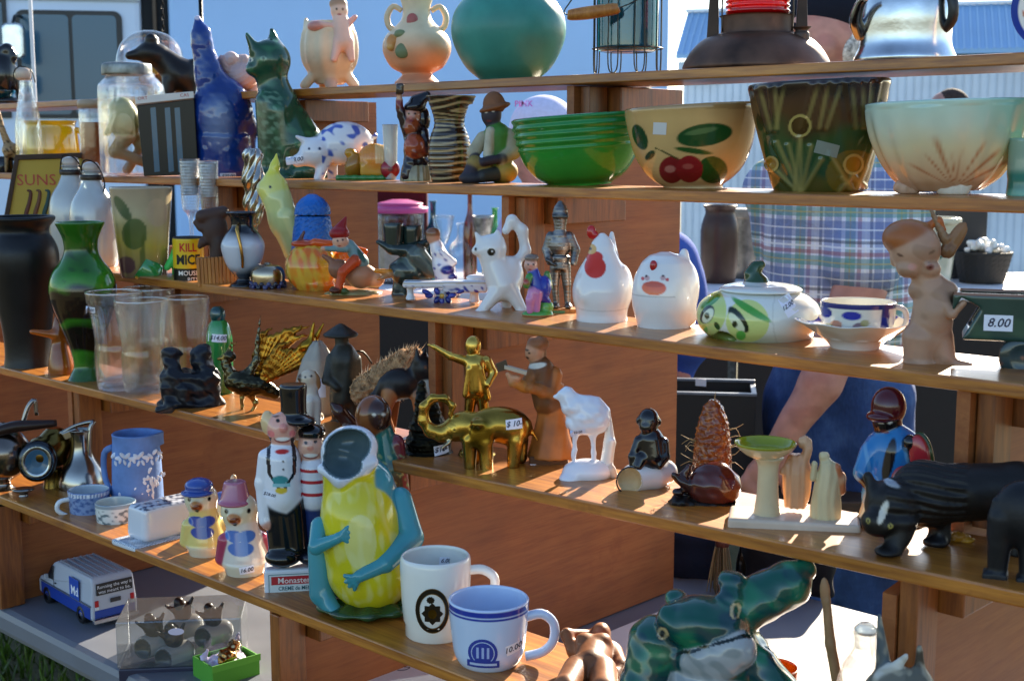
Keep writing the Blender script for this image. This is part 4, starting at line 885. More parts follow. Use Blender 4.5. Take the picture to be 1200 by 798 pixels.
t.sdf('wagon_cover', [E(440, 186, 21, 19, '#d88a30', rd=14), B(442, 197, 20, 8, '#c8902c', hd=12, r=3)], 'glaze', k=2, disp=lambda P: np.sin(P[:, 0]*1.9)*.7*(P[:, 2] < 192), pf=lambda X, Y, D, c, N: mx(c, ((X > 440) & (Y < 190))*.8, '#e8c890'))
t.sdf('horse', [E(415, 192, 10, 15, '#9a6a1c', a=25), E(411, 178, 7, 6, '#b88420'), K(412, 200, 4, 408, 208, 3, '#7a4a14'), K(420, 200, 4, 420, 208, 3, '#7a4a14')], 'glaze', k=3)
w = t.sdf('wheel', [E(457, 197, 11.5, 11.5, '#8a1420', d=-16, rd=6)], 'glaze', paint=[(457, 197, 3, 3, '#5a0c14')])
t.sdf('base', [B(428, 207, 34, 3.2, '#2f7a34', hd=15, r=2)], 'glaze', disp=lambda P: np.sin(P[:, 0]*.6)*.4)
t = S(2, 'spongeware_pig', 'white pig bank with blue sponged patches', 'pig bank', 402, 209)
def pigp(X, Y, D, c, N):
    w = wob(X, Y, D, .3); return mx(c, np.clip(w*1.2-.5, 0, 1)*(X > 378), '#4a62b4')
t.sdf('body', [E(405, 168, 33, 26, '#dcdce2', rd=24), E(371, 178, 19, 18, '#dcdce2', d=-6), K(366, 182, 11, 350, 188, 7.5, '#d8d8e0', -8, -10), K(361, 166, 5, 350, 160, 2, '#dcdce2', -12, -16), K(380, 160, 6, 386, 150, 2.5, '#cfd2e0', 4, 8), K(381, 188, 8, 374, 208, 6, '#dcdce2', -10, -12), K(424, 186, 9, 428, 208, 6, '#dcdce2', -8, -8), K(388, 188, 8, 390, 208, 6, '#dcdce2', 12, 12), K(426, 186, 9, 432, 208, 6, '#dcdce2', 12, 12), PT([(436, 162, 0, 2), (441, 160, 2, 1.5), (440, 155, 3, 1.2)], '#dcdce2')],
   'porcelain', k=4, cell=1.2, pf=pigp, paint=[(376, 174, 1.8, 1.8, '#1c2848'), (364, 174, 1.4, 1.6, '#1c2848'), (347, 189, 1.2, 1.6, '#6a6a90')])
t.sticker(347, 187, 20, 9, '#28.00', a=-8)
t = S(2, 'green_cat_figurine', 'large dark green glazed sitting cat figurine', 'cat figurine', 340, 207)
gc = '#1b4531'
t.sdf('body', [E(320, 72, 24, 25, gc, rd=22), E(304, 82, 12, 9, gc, d=-4), K(304, 60, 7, 295, 43, 2.5, gc, -8, -10), K(326, 54, 8, 323, 37, 3, gc, 4, 4), K(322, 95, 18, 330, 130, 23, gc), K(330, 125, 23, 345, 165, 34, gc, 0, 4), E(352, 182, 33, 29, gc, d=4, rd=28), K(316, 120, 14, 314, 200, 9, gc, -12, -16), K(330, 130, 12, 332, 202, 9, gc, -18, -20), E(312, 206, 14, 6, gc, d=-20), E(334, 207, 12, 6, gc, d=-24), E(362, 200, 24, 14, gc, d=-14), PT([(378, 200, 10, 7), (386, 190, -8, 6), (376, 204, -26, 5)], gc)],
   'glaze', k=6, cell=1.5, cut=211, pf=lambda X, Y, D, c, N: mx(mx(c, np.clip(wob(X, Y, D, .22)*.35-.1, 0, .5), '#3f7a52'), np.clip(1-((X-320)/16)**2, 0, 1)*(Y > 105)*(Y < 190)*np.clip(wob(X, Y, D, .5)*.5, 0, .5), '#7aa488'),
   paint=[(298, 72, 3.5, 2.5, '#c8c8b0'), (298, 72, 1.4, 2.2, '#101010'), (313, 71, 4, 2.4, '#8aa88a'), (313, 71, 1.5, 2.2, '#101010'), (300, 84, 3.5, 1, '#0f2a1c'), (298, 79, 2.4, 1.8, '#0e2418')])
t = S(2, 'blue_bird_bottle', 'cobalt blue glazed bird shaped bottle', 'bottle', 262, 206)
bl = '#14367e'
t.sdf('body', [K(238, 24, 3.5, 241, 40, 9, bl), E(242, 48, 12, 16, bl), K(243, 58, 12, 250, 92, 18, bl), E(262, 135, 35, 46, bl, rd=29), V_(263, [(209, 29), (202, 31), (160, 33)], bl, sq=.85), K(276, 110, 10, 294, 150, 10, '#14327a', -6, 0), K(293, 150, 8, 296, 175, 4, bl, 0, 4)], 'glaze', k=7, cell=1.4, cut=209,
   disp=lambda P: wobP(P, .4, .22), pf=lambda X, Y, D, c, N: mx(mx(c, np.clip(1-((X-258)/20)**2-((Y-145)/36)**2, 0, 1)*.8, '#7a90b8'), ell(X, Y, 238, 22, 4, 5), '#c8c0d0'))
t.sticker(267, 206, 18, 7, '$20.00')
t = S(2, 'mason_jar', 'large clear glass jar with zinc lid holding a pale frog', 'jar', 158, 211)
t.lathe('jar_glass', 158, [(34, 213), (37, 209), (38, 200), (38, 112), (34, 99), (28, 92), (27, 88)], 'clear_glass', wall=1.6)
t.lathe('zinc_lid', 154, [(28, 90), (28.5, 88), (28, 79), (25, 76), (10, 75)], 'pewter', '#8a8c88', ripple=lambda r, y, T: (r+np.where(r > 26, np.sin(T*40)*.4, 0), y))
t.sdf('frog', [E(150, 146, 19, 22, '#8f8e48'), E(146, 128, 14, 12, '#7e8040'), K(150, 164, 10, 138, 182, 8, '#b08a58', -4, -10), K(138, 182, 7, 172, 196, 6, '#b48a60', -10, -12), K(158, 160, 9, 168, 176, 7, '#a8884c', 8, 4), K(168, 176, 6, 150, 204, 6, '#b48a60', 4, 8), K(140, 140, 5, 130, 160, 4, '#8f8e48', -14, -14)], 'satin', k=4, paint=[(148, 150, 10, 14, '#b8b078')])
t = S(2, 'glass_canister', 'small glass canister with tan lid and orange contents', 'jar', 112, 206)
t.lathe('jar_glass', 112, [(14, 208), (16, 204), (16, 135), (14, 128)], 'clear_glass', wall=1); t.lathe('lid', 112, [(17, 129), (17, 121), (15, 119)], 'plastic', '#a08a70'); t.lathe('contents', 112, [(12, 205), (14, 202), (14, 150), (10, 147)], 'matte', '#a85a24', res=2, ripple=lambda r, y, T: (r+np.sin(T*7+y)*.6, y))
t = S(2, 'black_shadow_box', 'black upright box with white lettered top edge and glass front', 'box', 198, 209, hi=.14)
t.slab('box_body', [(165, 125), (230, 117), (232, 207), (170, 209)], -9, 10, 'paint_gloss', '#100d0c', bevel=1)
lid = t.slab('box_lid', [(163, 115), (229, 108), (229.5, 116), (164, 124)], -11, 12, 'paper', '#d8d4cc', bevel=.6)
for tx, x in (('ORT', 172), ('CAS', 219)): o = t.text('lettering', tx, x, 118.5 if x < 200 else 114.5, 4, '#b03028', o=lid, off=.2, a=-6); o.parent = lid
for x in (180, 196, 207): t.slab('glass_strip', [(x, 128), (x+6, 127), (x+8, 203), (x+2, 204)], -10, -9.3, 'window_glass')
t = S(2, 'yellow_glass_pitcher', 'bright yellow glass pitcher with pale handle', 'pitcher', 64, 202)
t.lathe('pitcher_body', 62, [(22, 203), (28, 196), (32, 180), (31, 160), (28, 148), (30, 143)], 'yellow_glass', wall=2, floor=198)
t.tube('handle', [(86, 152, -6, 3), (96, 156, -8, 3.5), (99, 172, -8, 3.5), (93, 184, -6, 3)], 'yellow_glass')
t = S(2, 'swing_top_bottle', 'slender clear glass swing-top bottle beside the yellow pitcher', 'bottle', 36, 203)
t.lathe('bottle_glass', 36, [(13, 204), (15, 200), (15, 155), (12, 130), (8, 108), (7.5, 97), (9, 95)], 'clear_glass', wall=1.2)
st2 = t.lathe('stopper', 33, [(7, 95), (9, 92), (9, 84), (6, 81)], 'porcelain', '#b8a898'); t.tube('wire_bail', [(24, 104, 0, .7), (23, 88, -3, .7), (30, 80, -6, .7), (42, 84, -3, .7), (46, 98, 0, .7)], 'pewter', '#3a3a3a', n=6)
t = S(2, 'giraffe_figurine', 'spotted tan animal figurine with long neck', 'figurine', 12, 204)
t.sdf('body', [E(14, 178, 10, 9, '#a88a60'), PT([(12, 174, 0, 5), (6, 155, 0, 3.5), (2, 136, 0, 3.5)], '#a88a60'), K(0, 133, 4, -5, 137, 2.5, '#a88a60'), K(9, 182, 3, 7, 203, 2.2, '#a88a60', -4, -4), K(19, 182, 3, 21, 203, 2.2, '#a88a60', -4, -4), K(9, 182, 3, 9, 203, 2.2, '#a88a60', 4, 4), K(19, 182, 3, 19, 203, 2.2, '#a88a60', 4, 4)], 'satin', k=2, pf=lambda X, Y, D, c, N: mx(c, np.clip(wob(X, Y, D, .9)-.3, 0, 1), '#4a3420'))
t = S(2, 'black_mug', 'small black mug with looped handle below the giraffe', 'mug', 2, 208, lo=.02)
t.lathe('mug', 2, [(13, 210), (14, 206), (14, 184)], 'glaze', '#141416', wall=1.5); t.tube('handle', [(14, 188, -2, 2), (21, 190, -3, 2), (21, 201, -3, 2), (14, 204, -2, 2)], 'glaze', '#141416')
# ================================================================= THIRD BOARD
def eyes(xs, y, r=1.2, c='#181010'): return [(x, y, r, r, c) for x in xs]
t = S(3, 'framed_print', 'small dark framed yellow print of wavy birds under red lettering', 'picture', 60, 302)
fr = [(12+16, 186), (111, 183), (100, 300), (2, 302)]
t.slab('backing', fr, 6, 8, 'paper', '#4a3a20')
t.slab('print', [(30, 189), (107, 187), (97, 296), (6, 298)], 4.6, 5.6, 'paper', '#b39a3c')
for a, b_, c_, d_ in (((26, 183), (113, 180), (112, 186), (28, 189)), ((113, 181), (102, 302), (97, 300), (107.5, 186.5)), ((26, 184), (30, 189.5), (6, 300), (0, 302))): t.slab('frame_bar', [a, b_, c_, d_], 1.5, 6, 'carved_wood', '#3a2416', bevel=.6)
t.text('lettering', 'SUNS', 48, 218, 13, '#b04a3c', off=.5, o=t.parts['print'])
for i, (x, c) in enumerate(((36, '#5a3428'), (46, '#6a4630'), (56, '#2a4a4a'), (66, '#5a4a6a'), (74, '#4a3a2a'))):
    t.tube('painted_bird', [(x-3, 262, 4.2, 1.6), (x-1, 250, 4.2, 2.4), (x+3, 238, 4.2, 2.2), (x+5, 226, 4.2, 1.8), (x+1, 224, 4.2, 1)], 'paper', c, n=6)
for i, (px, h, by) in enumerate(((88, 196, 306), (112, 190, 312))):
    t = S(3, 'stoppered_milk_bottle', ('frosted white swing-top bottle standing against the framed print', 'frosted white swing-top bottle standing beside the painted tumbler')[i], 'bottle', px, by, 'frosted swing-top bottles')
    t.lathe('bottle_glass', px, [(22, by+2), (26, by-3), (27, by-50), (24, by-74), (15, by-90), (11, by-100), (10, by-108), (12, by-110)], 'frosted_glass', wall=1.4)
    t.lathe('stopper', px, [(9, by-110), (10, by-114), (8, by-119), (3, by-121)], 'porcelain', '#b8a89a'); t.lathe('collar', px, [(12.5, by-106), (13, by-103), (12.5, by-100)], 'pewter', '#4a4440', close=False)
    t.tube('wire_bail', [(px-12, by-103, -2, .8), (px-8, by-122, -6, .8), (px+6, by-118, -10, .8), (px+14, by-98, -9, .8), (px+11, by-84, -13, .8), (px+6, by-88, -14, .8)], 'pewter', '#2a2624', n=6)
t = S(3, 'painted_tumbler', 'large tumbler painted with green leaves and yellow', 'tumbler', 169, 322)
def tum(X, Y, D, c, i):
    c = lerp_stops(Y+wob(X, Y, D, .05)*5, [(220, '#a89478'), (250, '#b8aa88'), (285, '#c0a848'), (318, '#7a5a4a'), (330, '#5a4238')])
    for x, y, rx, ry, a, k in ((160, 274, 14, 18, 10, '#3a5a2c'), (148, 245, 6, 16, -30, '#3a5230'), (168, 300, 3, 26, 5, '#4a5a20'), (186, 250, 12, 16, 0, '#c0a888'), (150, 310, 10, 10, 0, '#5a3040')): c = mx(c, ell(X, Y, x, y, rx, ry, a)*(D < 0)*.85, k)
    return c
t.lathe('tumbler', 169, [(26, 326), (27, 320), (30, 285), (34, 240), (35.5, 222)], 'glaze', wall=1.6, res=1.2, n=90, pf=tum)
t = S(3, 'lime_scoop', 'translucent bright lime green cup lying on its side', 'cup', 190, 322)
t.lathe('cup', 186, [(9, 326), (14, 322), (16, 312), (16, 302)], 'green_glass', wall=1.2, tilt=-55); t.sdf('scoop_handle', [K(196, 314, 4, 208, 296, 6, '#4fd060', -2, 2), K(208, 296, 6, 206, 322, 5, '#4fd060', 2, 4)], 'satin', k=3)
t = S(3, 'mouse_bait_tin', 'yellow and black round tin lettered in red and black', 'tin', 222, 331)
def tin(X, Y, D, c, i): return np.where(((Y > 316) & (Y < 334.5))[:, None], np.array(C('#15120f')), np.where((Y < 280)[:, None], np.array(C('#1a1712')), np.array(C('#e0b81c'))))
can = t.lathe('tin_body', 222, [(17.5, 335), (17.8, 334), (17.8, 281), (17.5, 279), (16.5, 277.5), (15.5, 279)], 'paint_gloss', res=1, pf=tin, sm=False)
for tx, y, h, c, b_ in (('KILL', 295, 10.5, '#c02418', .02), ('MICE', 311, 12, '#15120f', .03), ('MOUSE', 325, 6, '#e8e4d8', .01), ('BITS', 333, 5.5, '#e8e4d8', .01)): t.text('lettering', tx, 221.5 if tx != 'BITS' else 226, y, h, c, sx=.72 if h > 7 else .85, bold=b_, off=.5, o=can)
t = S(3, 'ribbed_wood_block', 'ribbed orange wooden block carrying a dark carved profile head', 'ornament', 256, 332)
for i in range(11): t.slab('reed', [(231.5+i*4.2, 303-(i*.3)), (235.5+i*4.2, 303-(i*.3)), (236.5+i*4.2, 336-i*.1), (232.5+i*4.2, 336-i*.1)], -13+abs(i-5)*.8, 12, 'orange_wood', bevel=.9)
t.sdf('profile_head', [E(254, 270, 15, 20, '#42291e', rd=9), K(240, 255, 8, 264, 250, 7, '#42291e'), K(238, 268, 5, 232, 262, 3, '#42291e'), K(240, 285, 6, 236, 290, 3, '#42291e'), K(258, 285, 10, 256, 303, 9, '#3c261c')], 'matte', k=3)
t = S(3, 'cut_glass_goblet', 'cut crystal goblet with diamond pattern cup behind the yellow tin', 'goblet', 227, 312, hi=.14)
def diam(r, y, T): return r+np.where(r > 8, np.sin(T*12+y*.9)*np.sin(T*12-y*.9)*.8, 0), y
for k, (px, by) in enumerate(((226, 312), (248, 314))):
    if k: t = S(3, 'cut_glass_goblet', 'cut crystal goblet with diamond pattern cup beside the carved head', 'goblet', px, by, hi=.14)
    t.lathe('goblet', px, [(12, by), (11, by-2), (3, by-6), (2.4, by-50), (5, by-62), (9, by-68), (10.5, by-84), (11, by-124)], 'frosted_glass' if 0 else 'clear_glass', wall=1, res=1, n=72, ripple=diam)
    t.lathe('cup_pattern', px, [(9, by-84), (9.2, by-100), (9.6, by-122)], 'frosted_glass', res=1, n=60, close=False, ripple=lambda r, y, T: (r+np.sin(T*12+y*.9)*np.sin(T*12-y*.9)*.7, y))
t = S(3, 'porcelain_urn', 'white and black shaded urn with slim gold handle', 'urn', 286, 335)
def urn(X, Y, D, c, i): return lerp_stops(Y+wob(X, Y, D, .08)*2, [(250, '#14161c'), (272, '#1c2028'), (284, '#c8ccd4'), (310, '#b8c0cc'), (322, '#3a4250'), (332, '#101216')])
t.lathe('urn_body', 286, [(16, 338), (16, 334), (9, 329), (9, 325), (18, 314), (24, 298), (25, 286), (19, 274), (13, 266), (14, 256), (19, 250)], 'porcelain', wall=1.6, res=1.2, n=60, pf=urn)
t.tube('gold_handle', [(282, 262, -15, 1.4), (280, 268, -24, 2.2), (283, 285, -29, 1.8), (285, 300, -28, 1.8), (285, 312, -22, 1.6)], 'brass', '#c89a50')
t = S(3, 'silver_candlestick', 'ornate tarnished silver candlestick with beaded swirls', 'candlestick', 300, 325, hi=.14)
t.lathe('candlestick', 300, [(20, 326), (18, 322), (7, 316), (4, 300), (6, 285), (3.5, 270), (8, 256), (12, 240), (9, 225), (13, 212), (9, 196), (11, 184), (7, 176)], 'silver', '#b8b4ac', res=1, n=60, ripple=lambda r, y, T: (r+np.sin(T*8+y*.35)*np.where(r > 5, 1.4, .2), y))
t = S(3, 'silver_sugar_bowl', 'round silver sugar bowl with dark grape beads round its foot', 'bowl', 314, 337)
t.lathe('bowl', 314, [(14, 340), (18, 336), (20, 327), (19, 318), (14, 312), (5, 310), (3, 308)], 'silver', '#b8a890', n=48)
t.sdf('grape_band', [E(314+19*math.cos(a), 332+(i % 2)*4, 3, 3, random.choice(['#22265a', '#1a1c30', '#3a3e6a']), d=19*math.sin(a)) for i, a in enumerate(np.linspace(0, 6.28, 30))], 'glaze', k=.5, cell=.9)
t = S(3, 'yellow_cockatoo', 'pale yellow cockatoo figurine with raised crest', 'bird figurine', 342, 330)
yl = '#d3cf6a'
t.sdf('body', [E(324, 224, 17, 20, yl, rd=14), PT([(322, 210, 0, 8), (326, 196, 0, 5), (328, 183, 0, 1.5)], '#d6d24a'), E(309, 222, 5, 7, '#c8c290'), K(328, 235, 17, 335, 262, 17, '#ccd08a'), K(334, 258, 17, 346, 292, 14, '#c4c884'), K(346, 290, 12, 350, 328, 10, '#a8a870'), K(340, 255, 8, 352, 285, 6, '#dcd890', -12, -12)], 'porcelain', k=5, paint=[(320, 220, 1.6, 1.6, '#181414')], cut=331)
t = S(3, 'blue_textured_jar', 'plain rounded bright blue jar with rough nubby surface', 'jar', 368, 331)
t.sdf('jar_body', [V_(368, [(334, 24), (325, 26), (300, 26), (270, 23), (252, 20)], '#1c62b4')], 'satin', k=3, disp=lambda P: wobP(P, 1.3, .6))
t.sdf('lid', [V_(368, [(250.5, 21), (240, 19), (232, 13), (227, 5)], '#1c62b4')], 'satin', k=2, disp=lambda P: wobP(P, 1.3, .6))
t = S(3, 'pumpkin_planter', 'yellow and orange streaked gourd planter with red leaf rim', 'planter', 372, 339)
def pum(X, Y, D, c, N): 
    s_ = np.clip(wob(X*1.6, Y*.5, D, .3)*.6+.3, 0, 1); return mx(c, s_*(Y > 290), '#e0701c')
t.sdf('gourd', [E(368, 314, 33, 30, '#d8a838', rd=28), E(410, 306, 22, 18, '#d87828', d=10, rd=18), V_(374, [(342, 20), (332, 26)], '#c89a40')], 'glaze', k=6, cell=1.4, pf=pum, disp=lambda P: np.sin(np.arctan2(P[:, 1], P[:, 0]-368)*10)*.7, cut=342)
t.sdf('leaf_rim', [E(360, 286, 18, 5, '#b84418', rd=14), K(370, 284, 5, 398, 288, 5, '#d85a18', -10, -8), K(398, 288, 5, 428, 296, 4, '#d86420', -8, 0), K(352, 284, 3, 358, 272, 2, '#5a2c20', -6, -6)], 'glaze', k=3)
t = S(3, 'pixie_figurine', 'pixie in red pointed cap straddling a brown snail on mossy base', 'figurine', 413, 344)
t.sdf('body', [E(400, 283, 9.5, 9, '#d09c80', d=-4), K(410, 288, 7, 424, 308, 9, '#6f8c8c'), K(407, 292, 4.5, 384, 291, 3, '#6f8c8c', -6, -10), E(380, 291, 3.2, 3, '#d09c80', d=-10), K(416, 306, 7, 402, 318, 5.5, '#c04a20', -10, -14), K(402, 318, 5.5, 397, 338, 5, '#c04a20', -14, -14), E(393, 339, 7, 3.5, '#5a3020', d=-16)], 'satin', k=2, cell=1.1, paint=[(397, 282, 1.2, 1.2, '#181010'), (403, 281, 1.2, 1.2, '#181010'), (399, 288, 2, .9, '#903028'), (424, 300, 3, 9, '#385a50', -25)])
t.sdf('cap', [E(399, 274, 12, 8, '#8e1c1c', d=-2), K(400, 270, 8, 407, 256, 2, '#8e1c1c')], 'satin', k=2)
t.sdf('snail', [E(398, 316, 13, 12, '#8a5c44', rd=10, a=30), E(424, 324, 18, 15, '#a87858', rd=13), E(440, 328, 11, 10, '#d0a078', rd=10), K(388, 305, 4, 380, 300, 2.5, '#8a5c44')], 'satin', k=4)
t.sdf('mossy_base', [E(414, 345, 34, 5, '#8f8458', rd=18), E(392, 338, 6, 4, '#3f5a2c', d=-12), E(404, 340, 5, 4, '#4a5a30', d=-15)], 'satin', k=2, disp=lambda P: wobP(P, .5, .5))
t = S(3, 'dark_duck_planter', 'dark green black glazed duck planter with orange bill and raised wings', 'planter', 478, 345)
dg = '#1c2a26'
t.sdf('body', [E(484, 318, 26, 20, dg, rd=18), PT([(444, 284, 0, 3), (460, 292, -4, 6), (484, 294, -4, 9), (506, 282, 0, 4)], dg), K(490, 300, 12, 508, 318, 8, '#4a5550', -10, -12), K(470, 322, 10, 462, 314, 6, dg), K(466, 336, 6, 462, 350, 4, dg), K(478, 336, 8, 472, 348, 6, dg), E(462, 350, 16, 2.6, '#101418', d=-8, rd=10), K(455, 318, 4, 441, 316, 2.5, '#d88a1c', -10, -16), K(458, 322, 3, 444, 326, 2, '#c87818', -10, -14)], 'glaze', k=4, cell=1.3, cut=351, pf=lambda X, Y, D, c, N: mx(c, np.clip(wob(X, Y, D, .2)-.6, 0, .5), '#6a7a70'))
t.lathe('cup', 462, [(10, 292), (11, 284), (12, 268), (11.5, 263)], 'glaze', '#22302c', wall=1.5, d=2); t.lathe('cup', 484, [(9, 294), (11, 286), (12, 272), (11.5, 266)], 'glaze', '#22302c', wall=1.5, d=6)
t = S(3, 'porcelain_stand', 'low white porcelain stand with cobalt flowers and gilding', 'ornament', 516, 354)
t.sdf('stand_top', [B(505, 333, 33, 4, '#d9dbe2', hd=14, r=3.5), B(545, 336, 26, 7, '#d2d6e0', hd=13, r=3), E(560, 326, 14, 4, '#e2e2e6', rd=10)], 'porcelain', k=2, pf=lambda X, Y, D, c, N: mx(mx(c, np.clip(wob(X, Y, D, .5)-.4, 0, 1)*(Y > 334), '#2a3590'), (np.abs(Y-331) < 1)*.6, '#b89440'))
t.sdf('stand_foot', [V_(518, [(363, 11), (358, 10), (350, 7), (340, 9)], '#dadde4'), V_(481, [(352, 6), (344, 4), (336, 5)], '#d4d8e0', d=2), V_(556, [(356, 7), (348, 5), (340, 6)], '#d4d8e0', d=6)], 'porcelain', k=1.5)
fl = []
for i in range(6): fl += [E(518+12*math.cos(a)*(1+.25*(i % 2)), 346+6*math.sin(a), 5, 3.4, random.choice(['#23308c', '#1b2670', '#3a46a0']), d=-8, a=math.degrees(a)) for a in (i*1.05,)]
t.sdf('cobalt_flowers', fl+[E(518, 346, 3, 3, '#c8a040', d=-11), E(500, 342, 6, 3, '#2a3590', d=-9, a=20), E(540, 341, 6, 3, '#2a3590', d=-9, a=-20), E(518, 353, 3, 5, '#2a3590', d=-9)], 'porcelain', k=.8, cell=.9)
t = S(3, 'seated_porcelain_lady', 'small white porcelain figure with brown cap and cobalt sash', 'figurine', 520, 345, hi=.14)
t.sdf('body', [E(508, 278, 8, 8, '#b48a70'), E(508, 273, 9, 6, '#7a5238'), K(512, 288, 8, 520, 310, 12, '#d8d8de'), K(520, 310, 13, 526, 338, 13, '#d0d2dc'), K(516, 294, 5, 532, 306, 4, '#dadade', -8, -10), E(524, 314, 8, 5, '#26307c', d=-9), E(530, 322, 6, 4, '#26307c', d=-9), V_(524, [(345, 16), (338, 14)], '#ccd0da')], 'porcelain', k=3, pf=lambda X, Y, D, c, N: mx(c, np.clip(wob(X, Y, D, .5)-.8, 0, .8)*(Y > 290), '#2a3590'))
t = S(3, 'white_cat_creamer', 'white china cat creamer with a black eye and looped tail', 'creamer', 589, 362)
wh = '#dedbd8'
t.sdf('body', [E(576, 292, 18, 17, wh, rd=16), K(563, 283, 5, 558, 274, 2, wh, -4, -4), K(584, 281, 6, 583, 272, 2.5, wh, -2, -2), E(560, 294, 7, 6, wh, d=-6), K(576, 304, 14, 590, 334, 20, wh), E(597, 325, 17, 24, wh, d=8), K(580, 345, 9, 564, 364, 5.5, wh, -10, -14), K(601, 345, 9, 612, 363, 6, wh, -8, -10), K(594, 345, 8, 594, 360, 6, wh, 14, 16), E(560, 366, 8, 3, wh, d=-16), E(612, 365, 6, 3, wh, d=-12),
   PT([(604, 310, 12, 6), (616, 296, 16, 6), (612, 272, 16, 6.5), (600, 260, 14, 6), (593, 272, 12, 5)], wh)], 'porcelain', k=5, cell=1.2, cut=368, paint=[(576, 295, 4.6, 4.6, '#15120f'), (577, 294, 1.2, 1.2, '#d8d8d8'), (558, 292, 1.6, 2, '#2a2420')])
t = S(3, 'seated_coat_figurine', 'small painted seated figurine in blue coat and pink trousers on grassy base', 'figurine', 629, 370)
t.sdf('body', [E(622, 311, 8, 9, '#cf9a88'), E(623, 303, 8.5, 5, '#7a6a60'), K(625, 320, 7, 630, 340, 10, '#27379a'), E(637, 338, 9, 14, '#27379a', d=2), K(632, 346, 8, 642, 354, 4, '#2a2a86'), K(620, 324, 4, 617, 334, 4, '#3c8a3c', -7, -10), E(617, 331, 4, 5, '#a83028', d=-10), K(624, 342, 6, 621, 352, 5, '#c884b0', -8, -10), K(621, 350, 5, 621, 364, 4, '#c884b0', -10, -9), K(629, 344, 6, 629, 364, 4, '#c078a8', -7, -7), K(641, 322, 4, 644, 338, 4, '#4a7a2c', 5, 6)], 'glaze', k=1.6, cell=1, paint=[(619, 310, 1.2, 1.1, '#181414'), (625, 310, 1.2, 1.1, '#181414'), (621, 316, 2, .8, '#a03030'), (622, 312, 1.6, 1.6, '#d88878')])
t.sdf('grassy_base', [E(630, 369, 19, 6, '#4a9440', rd=14), E(640, 360, 9, 8, '#5aa048', d=3)], 'glaze', k=3, cut=373, pf=lambda X, Y, D, c, N: mx(c, (Y > 369)*1.0, '#a86a40'))
t = S(3, 'pewter_knight', 'pewter suit of armour knight figurine on wooden plinth', 'knight', 658, 358)
pw = '#8a8682'
t.sdf('body', [V_(656, [(266, 7), (258, 8), (250, 9), (243, 7), (236, 2)], pw), B(656, 253, 9.5, 2, '#5a5854', d=-2, hd=8), K(656, 266, 6, 656, 274, 9, pw), E(656, 284, 14, 14, pw, rd=10), K(645, 276, 6, 640, 290, 5, pw), K(640, 290, 5, 644, 303, 4, pw, 0, -8), K(667, 276, 6, 674, 290, 5.5, pw), K(674, 290, 5, 672, 304, 4, pw, 0, -6), E(656, 299, 12, 5, pw, rd=9), V_(656, [(312, 12), (300, 10)], '#7a7672', sq=.75),
   K(651, 308, 6.5, 650, 328, 5, pw), K(650, 328, 4.6, 652, 350, 3.4, pw), K(662, 308, 6.5, 664, 328, 5, pw), K(664, 328, 4.6, 665, 350, 3.4, pw), E(650, 352, 6, 3, pw, d=-4, rd=7), E(666, 352, 5, 3, pw, d=-4, rd=7), K(640, 300, 2, 650, 306, 2, '#6a6662', -11, -12)], 'pewter', k=1.6, cell=1, disp=lambda P: np.sin(P[:, 2]*1.6)*.25)
t.box('plinth', 645, 676, 354.5, 362.5, -13, 13, 'orange_wood', bevel=.8); t.patch('name_plate', 648, 662, 356, 361, '#5a8a5c', 2, 2, mat='satin')
t = S(3, 'hen_jar', 'tall white glazed hen jar with red comb and wattle', 'hen jar', 706, 375)
wn_ = '#e2dfdd'
t.sdf('body', [V_(705, [(380, 29), (375, 30), (366, 30), (350, 34), (335, 34), (318, 28), (300, 18), (288, 14), (280, 9), (274, 3)], wn_), E(728, 335, 13, 24, wn_, d=4, rd=20), K(716, 305, 9, 716, 275, 2.5, wn_, 12, 14), K(690, 322, 7, 688, 345, 8, wn_, -18, -22)], 'porcelain', k=5, cell=1.3, cut=380, pf=lambda X, Y, D, c, N: mx(c, (np.abs(Y-362+np.abs(X-705)*.05) < .8)*.25, '#8a8680'), paint=[(697, 312, 12.5, 12, '#c8301c'), (696, 301, 10, 7, '#c8301c'), (691, 292, 7.5, 6, '#d8a860'), (691, 292, 1.8, 1.8, '#2a1a10')])
t.sdf('comb', [E(692, 273, 5.5, 8, '#b81c1c', rd=4), E(696, 277, 5, 5, '#b81c1c', rd=4)], 'porcelain', k=2, cell=1)
t = S(3, 'round_hen_jar', 'squat round white hen jar with orange beak and tiny red comb', 'hen jar', 779, 382)
t.sdf('body', [V_(778, [(388, 30), (383, 31), (374, 33), (360, 37), (345, 38), (325, 35), (308, 27), (300, 18), (296, 6)], wn_), E(800, 335, 18, 30, wn_, d=4, rd=22), E(800, 302, 6, 10, wn_, d=6), K(796, 345, 12, 808, 372, 8, wn_, -12, -6)], 'porcelain', k=6, cell=1.3, cut=388, pf=lambda X, Y, D, c, N: mx(c, (np.abs(Y-345) < .8)*.45*(X < 790), '#7a766e'), paint=[(766, 335, 14, 8, '#dc5018'), (766, 331, 12, 3, '#c04010'), (758, 324, 3, 3, '#c8a0a0'), (776, 323, 3, 3, '#c8a0a0'), (757, 322, 1.3, 1.3, '#202020'), (776, 321, 1.3, 1.3, '#202020'), (781, 325, 2, 2, '#c84a4a'), (753, 325, 2, 2, '#c84a4a')])
t.sdf('comb', [E(765, 310, 4.5, 6.5, '#a81c20', d=-26, rd=3)], 'porcelain', k=1, cell=.9)
t = S(3, 'onion_face_jar', 'white and green onion shaped jar painted with a weeping face', 'jar', 886, 394)
